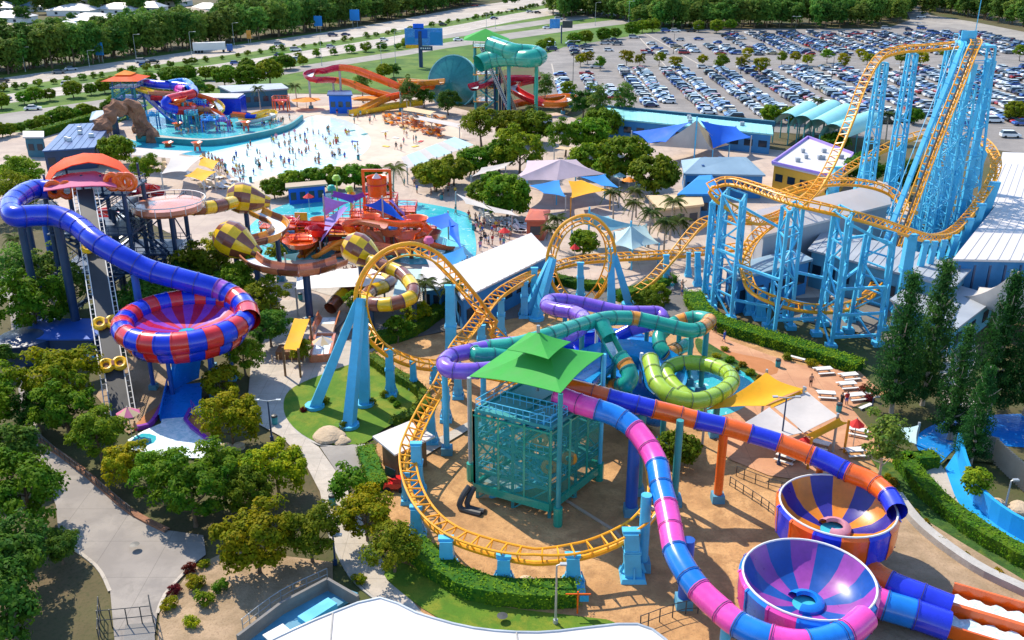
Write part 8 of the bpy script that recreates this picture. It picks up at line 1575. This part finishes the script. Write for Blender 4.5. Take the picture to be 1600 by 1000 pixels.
t = thing('plant_room', 'low navy plant room with pipes in the shade below the blue slide', 'building', P(110, 560)); c = P(108, 545); b = MB(); b.box((c.x, c.y, 1.3), (9, 6, 2.6)); b.build('wall', M['steel_navy'], t); b = MB(); b.box((c.x, c.y, 2.7), (9.6, 6.6, .2)); b.build('roof', M['steel_deep_blue'], t)
for k in range(3): b = MB(); b.cyl(c + V((-4 + k * 3, -3.6, .8)), c + V((-2 + k * 3, -3.6, .8)), .4, 8); b.build('filter', M['white_paint'], t)
c = P(146, 520); t = thing('timber_platform', 'small timber platform beside the raft conveyor', 'platform', c); b = MB(); b.box((c.x, c.y, .6), (3.4, 2.2, .2)); b.build('deck', M['tan_wall'], t)
for i in (-1.4, 1.4): b = MB(); b.box((c.x + i, c.y, .28), (.2, 1.8, .5)); b.build('leg', M['timber'], t)
# boarded walks among the pines
def boardwalk(px, wd, lb, n):
    pts = spline([P(x, y, .35) for x, y in px], .5)[0]; T = tangents(pts); t = thing('boardwalk', lb, 'boardwalk', gnd(pts[0])); L = len(pts); pb = MB(); pb.box((0, 0, 0), (wd, .34, .08)); me = pb.mesh('plank', M['concrete'])
    for i in range(0, L, max(1, L // n)): p, q = pts[i], T[i]; x = V((q.y, -q.x, 0)).normalized(); link('plank', me, t, Matrix(((x.x, q.x, 0, p.x), (x.y, q.y, 0, p.y), (0, 0, 1, p.z), (0, 0, 0, 1))))
    for s in (-1, 1): b = MB(); b.tube([p + V((q.y, -q.x, 0)).normalized() * (s * wd / 2) + V((0, 0, .95)) for p, q in zip(pts, T)], .05, 5); b.build('railing', M['white_paint'], t)
boardwalk([(1470, 500), (1492, 530), (1500, 560), (1490, 600)], 3.2, 'pale boarded walkway running down between the pines', 26); boardwalk([(1490, 610), (1520, 650), (1500, 690)], 2.6, 'pale boarded walkway behind the low dark pine', 20)
sheet('concrete_path', [(1450, 490), (1530, 500), (1520, 560), (1500, 640), (1470, 640), (1480, 560)], 'path'); sheet('pond', [(1430, 690), (1480, 660), (1600, 650), (1700, 660), (1700, 705), (1560, 700), (1500, 700), (1460, 730)], 'blue_pool', True)
for px, py, lb in [(560, 760, 'round drain cover on the narrow concrete path'), (212, 860, 'round drain cover on the shaded service road'), (785, 972, 'round drain cover on the lawn at the bottom')]:
    c = P(px, py); b = MB(); b.lathe((c.x, c.y, .62), [(.02, .02), (.42, .0)], 16); o = b.build('drain_cover', M['steel_dark']); tag(o, lb, 'drain cover')
# handrail posts and fenced pens on the bark
for px, lb in [([(735, 665), (700, 690), (640, 720)], 'low pale kerb rail across the bark behind the helix'), ([(880, 780), (960, 830), (1010, 890)], 'timber edging across the shaded bark right of the tower')]:
    pts = [P(x, y, .1) for x, y in px]; t = thing('edging', lb, 'edging', gnd(pts[1])); 
    for a, e in zip(pts, pts[1:]): b = MB(); b.beam(a, e, .3, .25); b.build('sleeper', M['tan_wall'], t)
sheet('concrete_path', [(640, 712), (736, 660), (744, 668), (650, 724)], 'path')
# foam cascades on the kids pool and towels on the beach
for k in range(14):
    x, y = random.uniform(520, 660), random.uniform(172, 232); c = P(x, y); b = MB(); b.box((c.x, c.y, .16), (1.9, 1.0, .03), rz=random.uniform(0, 3)); cn_ = random.choice(['red', 'blue', 'white', 'teal', 'yellow', 'pink']); o = b.build('beach_towel', M['cloth_' + cn_]); tag(o, cn_ + ' towel laid on the pale beach of the wave pool', 'towel', cn_ + ' towels on the beach')
t = thing('landing_pool', 'red brown timber walled landing pool at the end of the brown slide', 'pool', P(502, 560)); q = [P(x, y) for x, y in ((486, 568), (516, 566), (524, 532), (494, 532))]
for k in range(4):
    a, e = q[k], q[(k + 1) % 4]; b = MB(); b.beam(a + V((0, 0, .55)), e + V((0, 0, .55)), .3, 1.1); b.build('timber_wall', M['slide_salmon'], t)
b = MB(); b.add([p + V((0, 0, .7)) for p in q], [(0, 1, 2, 3)]); b.build('water', M['foam_water'], t)
t = thing('queue_stall', 'timber queue stall under the yellow shade by the blue path', 'stall', P(456, 566)); c = P(456, 558); b = MB(); b.box((c.x, c.y, .6), (3.4, 2.2, 1.2)); b.build('counter', M['timber'], t)
for k in range(6): b = MB(); b.beam((c.x - 2 + k * .8, c.y - 1.8, 0), (c.x - 2 + k * .8, c.y - 1.8, 1.1), .1); b.build('queue_rail', M['sail_cream'], t)
